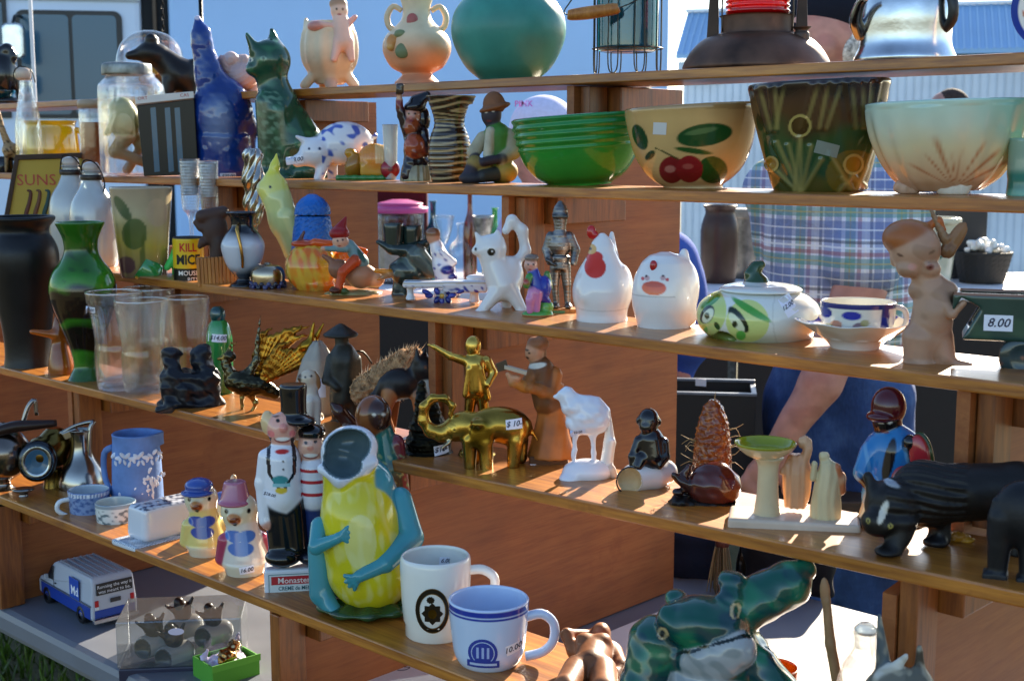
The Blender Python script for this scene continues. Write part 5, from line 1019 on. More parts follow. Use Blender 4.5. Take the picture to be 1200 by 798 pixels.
def oni(X, Y, D, c, N):
    f = N[:, 1] < .2; g = lambda *a: ell(X, Y, *a)*f
    c = mx(c, np.clip((Y-378)/24, 0, 1)*np.clip((925-X)/40, 0, 1)*.8, '#7a9a34'); c = mx(c, np.clip((Y-396)/8, 0, 1), '#3a5a20')
    for m_, k in ((g(834, 366, 17, 26, 20), '#c2cf7a'), (g(876, 370, 24, 24, -20), '#cdd680'), (g(880, 357, 25, 4, 28), '#4a9a3a'), (g(833, 352, 14, 3.5, -35), '#3f8a34'), (g(830, 366, 12, 7, -58), '#1c2a18'), (g(831, 367, 10, 5, -58), '#dce0c0'), (g(830, 367, 3, 3.6), '#2a3018'), (g(866, 368, 17, 7, 52), '#1c2a18'), (g(864, 371, 13, 5, 50), '#dce0b8'), (g(862, 373, 3, 3.8), '#2a3018'), (g(827, 385, 4, 7), '#6ab04a'), (g(869, 386, 5.5, 6), '#5fae48'), (g(842, 377, 5, 3, 60), '#2a4a1c')): c = mx(c, m_, k)
    return mx(c, (np.abs(np.hypot((X-930)/26, (Y-360)/55)-1) < .03)*f*.3, '#a8a89a')
t.sdf('body', [V_(888, [(402, 42), (396, 56), (384, 68), (370, 72), (356, 68), (346, 56), (340, 40), (338, 28)], '#dfe0d6', sq=.95), E(845, 391, 18, 7, '#2a2018', d=-52, rd=10, op='-'), E(925, 380, 30, 26, '#dfe0d6', d=6, rd=40)], 'porcelain', k=5, cell=1.5, pf=oni, paint=[(845, 391, 19, 8, '#2c2a1c'), (845, 392, 15, 5, '#4a3a30')], cut=404)
t.sdf('lid', [V_(890, [(341, 48), (338, 47), (334, 36), (332, 20)], '#e2e2da'), PT([(884, 332, 0, 15), (880, 322, 0, 9), (884, 314, 0, 7), (890, 311, 0, 5)], '#27442a')], 'porcelain', k=4, cell=1.3)
t.sticker(921, 352, 14, 22, '12.00', a=-32, th=4.5)
t = S(3, 'teacup_and_saucer', 'cobalt and gold decorated teacup on a fluted white saucer', 'teacup', 1002, 407)
def cupf(X, Y, D, c, i):
    f = (i < .5)*(D < 20); c = mx(c, (Y < 359)*f*1.0, '#20286e'); c = mx(c, ell(X, Y, 997, 366, 11, 5)*f, '#24309a'); c = mx(c, ell(X, Y, 967, 365, 8, 6)*f, '#24307c'); c = mx(c, ell(X, Y, 1034, 372, 5, 20)*f, '#20286e')
    for x, y, r, k in ((980, 378, 7, '#c06a3a'), (972, 381, 5, '#7a8a5a'), (1006, 380, 8, '#6a3a50'), (1012, 374, 5, '#a8a058'), (1000, 385, 5, '#8a98a8')): c = mx(c, ell(X, Y, x, y, r, r*.8)*f*.8, k)
    return c
t.lathe('cup', 1004, [(24, 398), (26, 394), (38, 388), (42, 372), (43, 354)], 'porcelain', '#e0dccc', wall=1.6, res=1, n=120, pf=cupf)
t.tube('handle', [(1044, 358, -6, 3), (1056, 362, -8, 3.2), (1057, 378, -8, 3), (1044, 388, -6, 2.6)], 'porcelain', '#d8d0c0')
t.lathe('saucer', 1002, [(27, 412), (28, 408), (36, 398), (56, 385), (69, 376)], 'porcelain', '#e4e1da', wall=1.6, res=1, n=120, ripple=lambda r, y, T: (r*(1+.035*np.sin(T*8)*np.clip((r-30)/30, 0, 1)), y-np.where(r > 40, np.sin(T*8)*1.2, 0)), pf=lambda X, Y, D, c, i: mx(c, np.clip((np.hypot(X-1002, D)-54)/4, 0, 1)*(np.sin(np.arctan2(D, X-1002)*8) > -.3)*(i > .5), '#2a3590'))
t = S(3, 'child_with_cart_planter', 'tan bisque child figure pushing a green cart planter', 'planter', 1098, 424)
sk = '#b08a70'
t.sdf('child_body', [E(1068, 295, 29, 29, sk, rd=27), E(1060, 282, 30, 22, '#9a5a30', rd=29, d=4), E(1084, 311, 4, 3.4, '#b8907a', d=-23), E(1062, 316, 14, 11, sk, d=-12), E(1086, 316, 12, 10, sk, d=-10), E(1045, 308, 4, 7, sk, d=-2), K(1078, 322, 15, 1088, 338, 18, sk), K(1074, 342, 12, 1106, 342, 12, sk), K(1091, 345, 21, 1090, 378, 24, sk), E(1084, 396, 26, 22, sk, rd=22), E(1094, 366, 20, 22, sk, d=-4, rd=20), K(1078, 398, 20, 1076, 420, 16, sk, -6, -8), K(1098, 398, 18, 1106, 420, 13, '#a87f64', 0, -6), E(1078, 428, 19, 8, sk, d=-10, rd=16), K(1104, 425, 9, 1134, 425, 4, '#a88068', -6, -12), K(1100, 345, 7, 1112, 366, 5, sk, -12, -22), K(1112, 366, 5, 1124, 352, 4, sk, -22, -24), PT([(1080, 268, 8, 4), (1092, 262, 8, 5), (1098, 272, 8, 4)], '#a85a28')],
   'satin', k=4, cell=1.4, cut=434, pf=lambda X, Y, D, c, N: mx(c, np.clip(wob(X, Y, D, .12)-.5, 0, .5), '#8a6850'), paint=[(1052, 300, 4, 1.6, '#6a4a3a', 20), (1087, 296, 4, 1.6, '#5a4030', -30), (1086, 313, 4.5, 3.5, '#8a5a50'), (1086, 313, 2, 1.4, '#5a3028'), (1066, 313, 5, 4, '#c08a78')])
t.sdf('wing', [E(1112, 282, 9, 22, '#8a6240', d=10, rd=4, a=28), K(1100, 282, 6, 1084, 250, 2.2, '#8a6a4c', 8, 4), E(1104, 296, 10, 9, '#7a5638', d=8, rd=5)], 'satin', k=3, cell=1.2, disp=lambda P: np.sin(P[:, 0]*.9+P[:, 2]*.5)*.4)
cart = t.sdf('cart', [B(1170, 367, 58, 27, '#20403a', hd=30, r=4), B(1172, 350, 51, 32, '#15201e', hd=24, r=3, op='-'), B(1118, 378, 12, 30, None, hd=50, r=1, a=28, op='-')], 'glaze', k=2, cell=1.6, pf=lambda X, Y, D, c, N: mx(mx(c, np.clip(wob(X, Y, D, .1)*.4, 0, .5), '#3a5a44'), (Y < 343)*.8, '#9a6a50'))
t.sdf('wheel', [E(1190, 412, 26, 26, '#1d3030', d=-22, rd=6), E(1190, 412, 18, 18, None, d=-30, rd=5, op='-'), E(1190, 412, 5, 5, '#8a5a40', d=-26)], 'glaze', k=1.5, cell=1.4, cut=434)
t.sdf('wheel', [E(1196, 410, 26, 26, '#1d3030', d=22, rd=6)], 'glaze', k=1.5, cell=2, cut=434)
t.sticker(1162, 373, 31, 18, '8.00', c='#dfe3ee', th=10, o=cart)
# ================================================================= FOURTH BOARD
t = S(4, 'black_vase', 'tall matte black shouldered vase', 'vase', 34, 428)
t.lathe('vase', 34, [(27, 434), (28, 430), (26, 415), (27, 390), (33, 350), (39, 315), (39, 295), (34, 282), (30, 275), (31, 268), (37, 260), (37, 257)], 'satin', '#131316', wall=3)
t = S(4, 'green_drip_vase', 'hourglass vase with bright green drip glaze over dark brown', 'vase', 103, 444)
def drip(X, Y, D, c, i):
    c = lerp_stops(Y+wob(X, Y, D, .1)*5, [(262, '#2c6a14'), (300, '#234f10'), (318, '#2f7a18'), (334, '#4a8a1e'), (342, '#23140c'), (368, '#2a170e'), (372, '#3a7a1c'), (382, '#1c120c'), (408, '#1c120c'), (414, '#3f8420'), (430, '#2a5a18'), (452, '#1f4a16')]); return mx(c, np.clip(wob(X, Y, D, .25)-.9, 0, .4), '#0f1a0a')
t.lathe('vase', 102, [(20, 450), (22, 446), (18, 438), (14, 428), (17, 410), (26, 385), (35, 360), (38, 340), (34, 322), (24, 308), (19, 296), (20, 282), (25, 270), (28, 264)], 'glaze', wall=2.5, res=1.2, n=80, pf=drip)
t = S(4, 'amber_pitcher', 'small amber glazed pitcher with flared spout', 'pitcher', 72, 438)
t.sdf('pitcher', [V_(72, [(443, 13), (438, 15), (425, 14), (410, 11), (398, 8), (386, 8), (376, 6), (366, 3)], '#8a4a14'), K(66, 392, 5, 42, 387, 3, '#a8581a', -3, -6), K(72, 394, 7, 80, 398, 5, '#8a4a14')], 'glaze', k=5, cell=1.2)
for i, (px, by, top, r0, r1, lb) in enumerate(((138, 458, 346, 32, 22, 'curved clear glass tumbler bearing a small price sticker'), (170, 459, 353, 31, 23, 'curved clear glass tumbler standing against the black rock carving'), (178, 441, 337, 30, 22, 'curved clear glass tumbler behind the other glasses'), (222, 445, 342, 27, 20, 'curved clear glass tumbler behind the black rock carving'))):
    t = S(4, 'glass_tumbler', lb, 'glass', px, by, 'clear tumblers')
    h = by-top
    t.lathe('glass', px, [(r1*.8, by+2), (r1, by-3), (r1+2, by-h*.2), (r1+2, by-h*.4), (r1+1, by-h*.5), (r1+4, by-h*.7), (r0-.5, by-h*.92), (r0, top)], 'clear_glass', wall=1.3, floor=by-7, n=80, res=3, ripple=lambda r, y, T, by=by, h=h: (r+np.where(r > 8, np.sin(T*9)*.5*np.clip((by-y)/h*2, 0, 1)*np.clip((y-by+h)/20, 0, 1), 0), y))
    t.tube('rim', [(px+(r0-.6)*math.cos(a), top, (r0-.6)*math.sin(a), .8) for a in np.linspace(0, 2*math.pi, 28, endpoint=False)], 'rim_glint_glass', closed=True, n=6, sub=2)
    t.lathe('glass_base', px, [(r1*.75, by+1), (r1*.95, by-2), (r1*.95, by-6), (r1*.6, by-8)], 'clear_glass')
    if i == 0: t.sticker(112, 364, 10, 7, '7.00', th=3)
t = S(4, 'rock_carving', 'black glossy stone carving of two joined seated figures', 'carving', 226, 474)
blk = '#16181f'
t.sdf('carving', [E(203, 424, 12, 16, blk), E(238, 423, 13, 16, blk), E(205, 414, 10, 7, '#1c1f28'), E(238, 413, 10, 7, '#1c1f28'), B(224, 458, 33, 24, blk, hd=20, r=8), E(206, 446, 14, 18, blk, d=-8), E(243, 446, 15, 18, blk, d=-8), E(225, 472, 38, 10, blk, rd=24), E(216, 456, 10, 12, blk, d=-16), E(194, 474, 10, 6, blk, d=-14)], 'satin', k=4, cell=1.4, disp=lambda P: wobP(P, .22, 1.3)+wobP(P, .5, .4), cut=481)
t = S(4, 'green_glass_figure_bottle', 'small green glass bottle with round stopper and price label', 'bottle', 259, 460, hi=.14)
t.lathe('bottle', 259, [(13, 462), (15, 458), (15, 412), (15, 396), (12, 382), (8, 376)], 'green_glass', wall=1); t.lathe('stopper', 258, [(7, 377), (9, 371), (8, 364), (4, 360)], 'aqua_glass', '#4a8a8a')
t.sticker(257, 395, 21, 9, '$14.00', a=4)
t = S(4, 'brass_peacock', 'brass peacock figurine with fanned golden wire tail', 'peacock', 292, 481)
br = '#8a7440'
t.sdf('body', [E(288, 450, 24, 14, '#4a4638', a=12, rd=12), K(276, 446, 9, 266, 426, 5, '#5a5440'), E(272, 418, 7, 6, '#4a4638'), K(268, 416, 3, 258, 420, 1.5, '#8a7440'), PT([(290, 440, 0, 6), (302, 424, 0, 4), (304, 400, 0, 2.4), (308, 372, 0, 1)], '#6a6450'), K(306, 452, 12, 322, 462, 7, '#3a382e'), K(292, 462, 3.5, 300, 472, 2.2, br), K(300, 472, 2.2, 293, 488, 2.4, br), E(291, 489, 8, 2.4, '#5a4c2a', d=-3), K(284, 462, 3, 284, 488, 2, br, 8, 8), E(283, 489, 7, 2, '#5a4c2a', d=6), K(272, 410, 1, 280, 402, 1, br), K(270, 410, 1, 274, 400, 1, br)], 'brass', k=4, cell=1.2, disp=lambda P: wobP(P, .8, .4), cut=491)
for w_, (a0, n_, x0, y0, r0, dd) in enumerate(((18, 8, 306, 450, 62, -6), (40, 7, 300, 446, 66, 8))):
    pp = []
    for i in range(n_):
        a = R(a0+i*5.4); r1 = r0+12*math.sin(i*.8+w_)+random.uniform(-4, 4)
        pp += PT([(x0, y0, dd, 3), (x0+r1*.4*math.cos(a)-5*math.sin(a), y0-r1*.42*math.sin(a)-4, dd, 5.2), (x0+r1*.85*math.cos(a)-4*math.sin(a), y0-r1*.88*math.sin(a)-4, dd-1+i*.3, 4.4), (x0+r1*1.2*math.cos(a), y0-r1*1.12*math.sin(a)+2, dd-2+i*.3, 1)], random.choice(['#a87428', '#b8842e', '#8a5c20']))
    t.sdf('wing', pp, 'brass', k=1.2, cell=1.0, smooth=1, disp=lambda P, x0=x0, y0=y0, dd=dd: np.sin(np.arctan2(y0-P[:, 2], P[:, 0]-x0)*66)*.55+np.sin(np.hypot(y0-P[:, 2], P[:, 0]-x0)*.8)*.3+np.abs(P[:, 1]-dd)*.5)
t = S(4, 'grey_tepee_lantern', 'grey cone shaped ceramic hut with small pale window', 'ornament', 374, 478, hi=.14)
t.sdf('hut', [V_(374, [(482, 27), (470, 28), (445, 26), (420, 18), (405, 9), (400, 5)], '#9a968c')], 'satin', disp=lambda P: np.sin(np.arctan2(P[:, 1], P[:, 0]-374)*5)*1.2); t.patch('window', 370, 382, 438, 458, '#9fb4d8', off=.6)
t = S(4, 'gilt_deer_head', 'gilded deer with upright ears behind the grey hut', 'deer figurine', 372, 470, lo=.1, hi=.15)
t.sdf('body', [E(362, 402, 10, 6.5, '#a87c28', a=-25), K(357, 404, 5, 350, 407, 3, '#a87c28'), K(366, 396, 4, 370, 378, 1.5, '#a87c28', -3, -3), K(370, 398, 4, 381, 380, 1.5, '#a87c28', 3, 3), K(370, 404, 7, 384, 430, 10, '#a07426'), E(390, 440, 16, 13, '#a07426'), K(382, 446, 4, 380, 472, 2.4, '#a07426', -5, -5), K(400, 446, 4, 402, 472, 2.4, '#a07426', -4, -4), K(384, 446, 4, 385, 472, 2.4, '#a07426', 6, 6), K(400, 446, 4, 399, 472, 2.4, '#a07426', 6, 6)], 'brass', k=3)
t = S(4, 'fisherman_figurine', 'dark carved standing figure in wide conical hat with a pole', 'figurine', 404, 486)
dk = '#34332c'
t.sdf('body', [E(402, 393, 9, 11, dk), K(402, 402, 8, 404, 420, 17, dk), K(404, 420, 18, 404, 460, 16, dk), K(390, 418, 6, 384, 440, 5, dk, -4, -12), K(384, 440, 5, 396, 448, 4, dk, -12, -16), K(418, 420, 6, 421, 444, 5, dk), K(396, 460, 9, 396, 486, 7, dk, -2, -2), K(412, 460, 9, 413, 486, 7, '#3c3a30', -2, -2), E(404, 489, 20, 4, '#2c2a24', rd=14)], 'carved_wood', k=3, cell=1.2, disp=lambda P: np.sin(P[:, 0]*.45+P[:, 2]*.08)*.5)
t.lathe('hat', 401, [(19, 394), (20, 391), (12, 386), (6, 382), (2, 380)], 'carved_wood', '#2e2d28'); t.tube('pole', [(382, 440, -14, 1.3), (420, 412, 10, 1.3), (437, 427, 18, 1.1)], 'carved_wood', '#2a2620')
t = S(4, 'spaniel_figurine', 'small upright white dog figurine with brown ears', 'dog figurine', 365, 496)
t.sdf('body', [E(362, 444, 10, 11, '#c8b8a0', rd=10), E(354, 443, 4, 5, '#3a2418', d=-3), E(372, 446, 4.5, 11, '#9a6a40', a=-15), K(364, 452, 8, 367, 478, 10, '#cbbfae'), K(364, 470, 6, 362, 497, 4, '#cfc4b4', -8, -10), K(371, 470, 6, 372, 497, 4, '#cfc4b4', -4, -6), E(370, 490, 10, 7, '#b8a890', d=6)], 'porcelain', k=3, paint=[(359, 441, 1.4, 1.4, '#181010'), (366, 440, 1.4, 1.4, '#181010'), (358, 449, 2, 1.5, '#181010')], cut=500)
t = S(4, 'brown_seal_figurine', 'glossy brown seal figurine with raised nose', 'seal figurine', 402, 500)
t.sdf('body', [K(390, 474, 3, 398, 482, 8, '#3a1c12'), K(398, 482, 8, 412, 500, 9, '#452216'), K(410, 502, 8, 428, 505, 4, '#3a1c12'), K(404, 502, 4, 398, 508, 2.5, '#3a1c12', -8, -10)], 'glaze', k=4, cut=508)
t = S(4, 'fluffy_tail_fox', 'tan figurine with a large fluffy golden fur tail', 'figurine', 452, 478, lo=.09, hi=.15)
t.sdf('body', [E(440, 468, 20, 13, '#6a4a30'), K(430, 462, 8, 422, 452, 6, '#6a4a30'), K(446, 476, 5, 446, 484, 4, '#5a3c26'), K(430, 476, 5, 430, 484, 4, '#5a3c26')], 'fur', k=4)
tl_ = t.sdf('tail', [PT([(425, 448, 4, 14), (450, 440, 4, 18), (475, 428, 4, 18), (486, 420, 4, 12)], '#c09468')], 'fur', k=4, disp=lambda P: wobP(P, .9, 1.2))
HV = []; HF = []
for i in range(1500):
    u = random.random(); cx, cy = np.interp(u, [0, .4, .8, 1], [425, 450, 475, 486]), np.interp(u, [0, .4, .8, 1], [448, 440, 428, 420]); a = random.uniform(0, 6.28); rr = np.interp(u, [0, .4, .8, 1], [13, 17, 17, 11]); b2 = random.uniform(-1.2, 1.2)
    ux, uy, ud = math.cos(a)*math.cos(b2), math.sin(a)*math.cos(b2), math.sin(b2); L_ = random.uniform(3, 10); k = len(HV)
    HV += [(cx+ux*rr-uy*.4, 4+ud*rr, cy+uy*rr+ux*.4), (cx+ux*rr+uy*.4, 4+ud*rr, cy+uy*rr-ux*.4), (cx+ux*(rr+L_)+3, 4+ud*(rr+L_), cy+uy*(rr+L_)+random.uniform(-2, 2))]; HF.append((k, k+1, k+2))
o = mesh_obj('tail_hair', t.LV(np.array(HV)), HF, 'satin', tl_, c='#f0d8b4', smooth=False); o['kind'] = 'stuff'
t = S(4, 'shepherd_dog_figurine', 'black and tan shepherd dog figurine with pink tongue', 'dog figurine', 484, 497, lo=.05, hi=.14)
t.sdf('body', [E(470, 446, 24, 17, '#1d1a1a', rd=14), E(496, 430, 15, 14, '#1c1a1b', rd=12), K(502, 434, 9, 518, 441, 5.5, '#201c1c'), K(490, 420, 4, 489, 408, 1.5, '#1c1a1a', -6, -6), K(498, 420, 4, 499, 409, 1.5, '#1c1a1a', 6, 6), E(500, 455, 11, 15, '#a8a294', d=-3), K(505, 444, 5, 513, 448, 3, '#7a5a40', -2, -2), E(515, 450, 3, 5.5, '#d05a78', d=-2), K(490, 460, 8, 494, 494, 4.5, '#a8744a', -6, -8), K(500, 460, 7, 502, 494, 4.5, '#a8744a', 4, 4), K(458, 456, 9, 452, 476, 6, '#a06a40', -5, -8), K(452, 476, 5, 460, 496, 4, '#a8744a', -8, -8), K(462, 456, 9, 460, 496, 4, '#7a5030', 8, 8), PT([(450, 446, 0, 6), (438, 462, 0, 5), (434, 478, 0, 4)], '#241c1a')], 'satin', k=5, cell=1.3, cut=499, paint=[(499, 427, 1.6, 1.6, '#6a3a18'), (521, 439, 2.6, 2.2, '#0c0c0c')])
t = S(4, 'pagoda_statue', 'dark bronze tiered pagoda statue with price tag', 'statue', 502, 530)
t.sdf('statue', [V_(502, [(538, 30), (530, 29), (526, 26), (518, 27), (506, 22), (500, 23), (488, 17), (478, 14), (466, 9)], '#211f18', sq=.9), E(495, 462, 7, 9, '#26241c'), K(495, 468, 8, 496, 486, 10, '#24221a', -6, -8), E(495, 452, 5, 6, '#26241c')], 'pewter', k=3, cell=1.2, disp=lambda P: np.sin(P[:, 2]*1.1)*.5+wobP(P, .7, .4))
t.sticker(517, 523, 17, 11, '$16-', a=-6)
t = S(4, 'brass_orator', 'polished brass man figurine pointing with outstretched arm', 'figurine', 558, 532, lo=.08, hi=.14)
bb = '#cfa850'
t.sdf('body', [E(555, 407, 9.5, 12, bb), K(555, 416, 6, 556, 424, 9, bb), K(550, 424, 7, 564, 424, 7, bb), K(557, 428, 13, 558, 456, 12, bb), K(547, 424, 6, 528, 417, 4.5, bb, -2, -8), K(528, 417, 4.5, 510, 406, 3, bb, -8, -12), K(510, 406, 2.4, 503, 403, 1.3, bb, -12, -14), K(571, 424, 6, 578, 438, 5, bb), K(578, 438, 5, 572, 450, 4, bb, 0, -8), K(553, 456, 8, 550, 486, 6, bb), K(550, 486, 6, 550, 526, 5, bb), K(565, 456, 8, 567, 486, 6, bb), K(567, 486, 6, 568, 526, 5, bb), V_(559, [(536, 22), (531, 22), (528, 18)], bb), E(546, 528, 8, 3.4, bb, d=-4), E(566, 528, 8, 3.4, bb, d=-4), K(550, 432, 3, 546, 462, 4, bb, -10, -8), K(564, 432, 3, 572, 466, 4, bb, -9, -5)], 'brass', k=2.2, cell=1.1)
t = S(4, 'brass_elephant', 'shiny brass elephant with curled trunk and price sticker', 'elephant', 568, 546)
be = '#b08c3e'
t.sdf('body', [E(585, 498, 36, 21, be, rd=20), E(600, 503, 22, 20, be, rd=19), E(545, 500, 22, 18, be, rd=16), K(530, 504, 14, 518, 508, 10, be), PT([(518, 508, -2, 9.5), (505, 504, -4, 7.5), (497, 492, -5, 6.5), (498, 476, -6, 5.5), (508, 466, -6, 4.8), (522, 466, -6, 4.2), (531, 475, -6, 3.6), (528, 485, -6, 3)], be), E(565, 508, 14, 17, '#8a6e26', d=-17, rd=4), E(560, 494, 8, 6, be, d=-14), K(550, 515, 9, 551, 545, 7, be, -9, -10), K(569, 518, 9, 570, 548, 7.5, be, -12, -14), K(555, 515, 9, 556, 542, 7, be, 12, 12), K(604, 515, 10, 601, 544, 7, be, -10, -10), K(611, 515, 9, 611, 540, 7, be, 11, 11), PT([(619, 496, 0, 3), (624, 508, 0, 2), (630, 517, 0, 1.4)], be), K(527, 516, 2.5, 518, 522, 1.4, '#c8b890', -10, -16)],
   'brass', k=4, cell=1.2, cut=553, disp=lambda P: np.where(P[:, 0] < 535, np.sin(np.arctan2(P[:, 2]-486, P[:, 0]-515)*30)*.22, 0), paint=[(533, 501, 4, 2.6, '#c8a850'), (533, 501, 1.8, 1.6, '#3a2c10')])
t.sticker(602, 494, 19, 11, '$ 10-', a=-4)
t = S(4, 'wooden_preacher', 'carved wooden robed man holding an open book on a base', 'figurine', 645, 541)
rb = '#a8642c'
t.sdf('body', [E(626, 414, 11, 13, '#c08a68'), E(630, 405, 13, 9, '#8a5430', d=2), E(634, 416, 6, 12, '#84502c', d=6), K(628, 424, 7, 630, 432, 10, '#c08a68'), K(634, 436, 16, 642, 470, 18, '#6a4020'), V_(646, [(536, 28), (520, 24), (490, 17), (465, 15), (450, 14)], rb, sq=.8), K(624, 438, 8, 616, 452, 7, '#8a5526', -6, -14), K(616, 452, 7, 602, 446, 5, '#b8742e', -14, -22), K(602, 446, 4.5, 596, 436, 3.5, '#c8906a', -22, -24), K(650, 440, 9, 646, 460, 8, rb, -2, -10), K(646, 460, 8, 622, 452, 6, rb, -10, -20), E(606, 440, 5, 4, '#c8906a', d=-24)], 'carved_wood', k=2.5, cell=1.2, disp=lambda P: np.sin(P[:, 0]*.5+P[:, 2]*.1)*.35, paint=[(617, 411, 3, 1.2, '#3a2418'), (617, 420, 3, 1.4, '#3a2014'), (620, 414, 1.6, 1.2, '#4a3020'), (629, 428, 11, 3, '#d8d0c0', -10)])
t.slab('open_book', [(592, 425), (618, 432), (617, 436), (592, 429)], -30, -19, 'paper', '#b8a890', bevel=.4); t.slab('book_cover', [(582, 424), (594, 419), (597, 430), (585, 433)], -26, -24, 'satin', '#4a3a28', bevel=.3)
bs = t.slab('base', [(620, 533), (664, 529), (667, 548), (622, 552)], -15, 14, 'carved_wood', '#5a3416', bevel=1)
t.sticker(625, 546, 7, 10, '', c='#c8ccd8')
t = S(4, 'white_stork_figurine', 'white porcelain wading bird bowed over on a rounded base', 'bird figurine', 689, 559)
wp = '#dcdee6'
t.sdf('bird', [E(688, 487, 22, 24, wp, a=-35, rd=17), K(670, 474, 15, 664, 464, 10, wp), K(662, 464, 7, 650, 466, 2.5, wp), E(698, 492, 16, 16, wp, rd=15), E(680, 496, 18, 13, wp, rd=15), K(674, 508, 3.2, 672, 540, 2.8, wp, -2, -2), K(694, 506, 3.6, 696, 542, 3, wp, -2, -2), K(706, 482, 8, 700, 470, 4, wp, 2, 2)], 'porcelain', k=5, cell=1.2, disp=lambda P: wobP(P, .35, .4))
t.sdf('reed', [K(712, 482, 2.5, 714, 520, 7, '#d6d4d0', 4, 4), K(714, 520, 7, 710, 548, 8, '#d6d4d0', 4, 4), K(716, 550, 6, 719, 556, 5, '#c8b8a8', -2, -2), K(716, 515, 2, 720, 516, 1, wp, -2, -2)], 'porcelain', k=3)
t.sdf('base', [E(688, 553, 29, 15, wp, rd=20), E(668, 560, 13, 8, wp, d=-8)], 'porcelain', k=5, cut=567)
t.sticker(677, 505, 18, 6, '10.00', a=-14, c='#c8d4ee')
t = S(4, 'black_bust_on_barrel', 'glossy black child figurine seated on a white barrel lying sideways', 'figurine', 757, 571)
bk = '#121014'
t.sdf('figure', [E(759, 493, 12.5, 14, bk), E(757, 500, 9, 8, bk, d=-5), E(747, 494, 3, 4, bk), E(771, 495, 3, 4, bk), K(760, 504, 8, 763, 516, 12, bk), K(762, 516, 15, 764, 534, 17, bk), K(748, 516, 6, 741, 534, 5, bk, -4, -8), K(741, 534, 5, 741, 545, 4, bk, -8, -10), K(777, 518, 6, 779, 534, 5, bk, -2, -6), K(779, 534, 5, 772, 543, 4.5, bk, -6, -12), K(752, 536, 7, 748, 544, 5, bk, -10, -14)], 'glaze', k=3, cell=1.1, paint=[(753, 493, 2, 1.2, '#4a4448'), (762, 493, 2, 1.2, '#4a4448'), (757, 503, 2.6, 1.2, '#402a2c')])
t.sdf('barrel', [K(743, 559, 16.5, 766, 558, 18, '#d8d6d4', -8, 6), K(766, 558, 18, 780, 556, 14, '#d8d6d4', 6, 14), E(736, 559, 15, 15.5, '#b89c70', d=-20, rd=9, op='-')], 'porcelain', k=3, cell=1.1, paint=[], cut=577)
t.tube('dark_rim', [(738.5+15.5*math.cos(a), 560+16*math.sin(a), -18+3*math.cos(a), 1) for a in np.linspace(0, 2*math.pi, 18, endpoint=False)], 'glaze', '#1a1414', closed=True, n=6, sub=2)
t.disc('barrel_end', 738.5, 560, 14.5, 15, '#b89c70', off=.6, mat='satin')
t = S(4, 'brown_cob_figurine', 'tall brown ribbed figurine with whiskery straw tufts', 'figurine', 836, 568, lo=.07, hi=.14)
t.sdf('body', [V_(834, [(556, 20), (540, 22), (510, 20), (490, 16), (476, 11), (469, 5)], '#7a3a16')], 'glaze', k=3, cell=1.2, disp=lambda P: wobP(P, .8, .7)+np.sin(P[:, 2]*1.0)*.3, pf=lambda X, Y, D, c, N: mx(c, np.clip(wob(X, Y*.4, D, .5)*.5, 0, .7), '#b06a30'))
t.sdf('lower_body', [E(842, 545, 15, 18, '#5a2418'), E(818, 548, 9, 10, '#4a2014'), V_(836, [(572, 20), (556, 17)], '#4a2014')], 'glaze', k=4)
for i in range(14):
    x0 = 816 if i % 2 else 852; sx_ = -1 if i % 2 else 1; y0 = random.uniform(500, 548)
    t.tube('straw', [(x0, y0, -6, .5), (x0+sx_*8, y0-3, -8, .45), (x0+sx_*random.uniform(12, 20), y0+random.uniform(-10, 6), -8, .3)], 'matte', '#a88a58', n=5, sub=2)
t.tube('straw', [(835, 470, 0, .6), (836, 460, 0, .4)], 'matte', '#a88a58', n=5)
t = S(4, 'brown_turtle_figurine', 'glossy dark brown humped turtle figurine on a black wooden base', 'turtle figurine', 830, 588)
t.sdf('shell', [E(836, 570, 32, 28, '#4a1c14', rd=24), K(806, 568, 8, 790, 556, 4, '#2c1410', -8, -14), K(800, 560, 5, 806, 546, 4, '#3a1a14', -6, -8), E(795, 575, 7, 5, '#1c100e', d=-14)], 'glaze', k=4, cell=1.3, cut=586, disp=lambda P: wobP(P, .25, .5))
t.sdf('base', [E(826, 592, 38, 10, '#14100f', rd=22), E(800, 588, 16, 9, '#171211', d=-8), E(852, 594, 18, 8, '#14100f', d=-6)], 'carved_wood', k=4, disp=lambda P: wobP(P, .5, .9), cut=602)
t = S(4, 'bird_bath_set', 'pale wooden board with bird bath, olive green dish and carved birds', 'ornament', 930, 613)
t.sdf('board', [B(930, 612, 75, 8, '#cdb8a4', hd=30, r=1.5)], 'satin', k=1, cell=1.6)
bx_ = t.lathe('bath_pedestal', 899, [(16, 605), (15, 600), (13, 585), (12, 565), (12, 550), (14, 543), (18, 538)], 'satin', '#cdb892')
t.lathe('bath_dish', 895, [(14, 539), (24, 534), (33, 526), (36, 521)], 'glaze', '#8f9420', wall=2, floor=532, res=1.5, pf=lambda X, Y, D, c, i: mx(c, (i < .5)*1.0*(Y > 524), '#cfc09a'))
fw_ = '#cdbb90'
t.sdf('carved_bird', [E(967, 548, 9, 12, fw_), E(962, 534, 6, 6, fw_), E(980, 560, 8, 10, '#c8a078', d=2), V_(966, [(606, 18), (590, 17), (570, 15), (552, 12), (540, 8)], fw_, sq=.9), K(952, 542, 4, 950, 558, 4, fw_, -6, -6), K(978, 545, 4, 984, 572, 5, '#b86a40', -2, 0)], 'satin', k=3, cell=1.2, disp=lambda P: np.sin(P[:, 0]*.7+np.sin(P[:, 2]*.1))*.5)
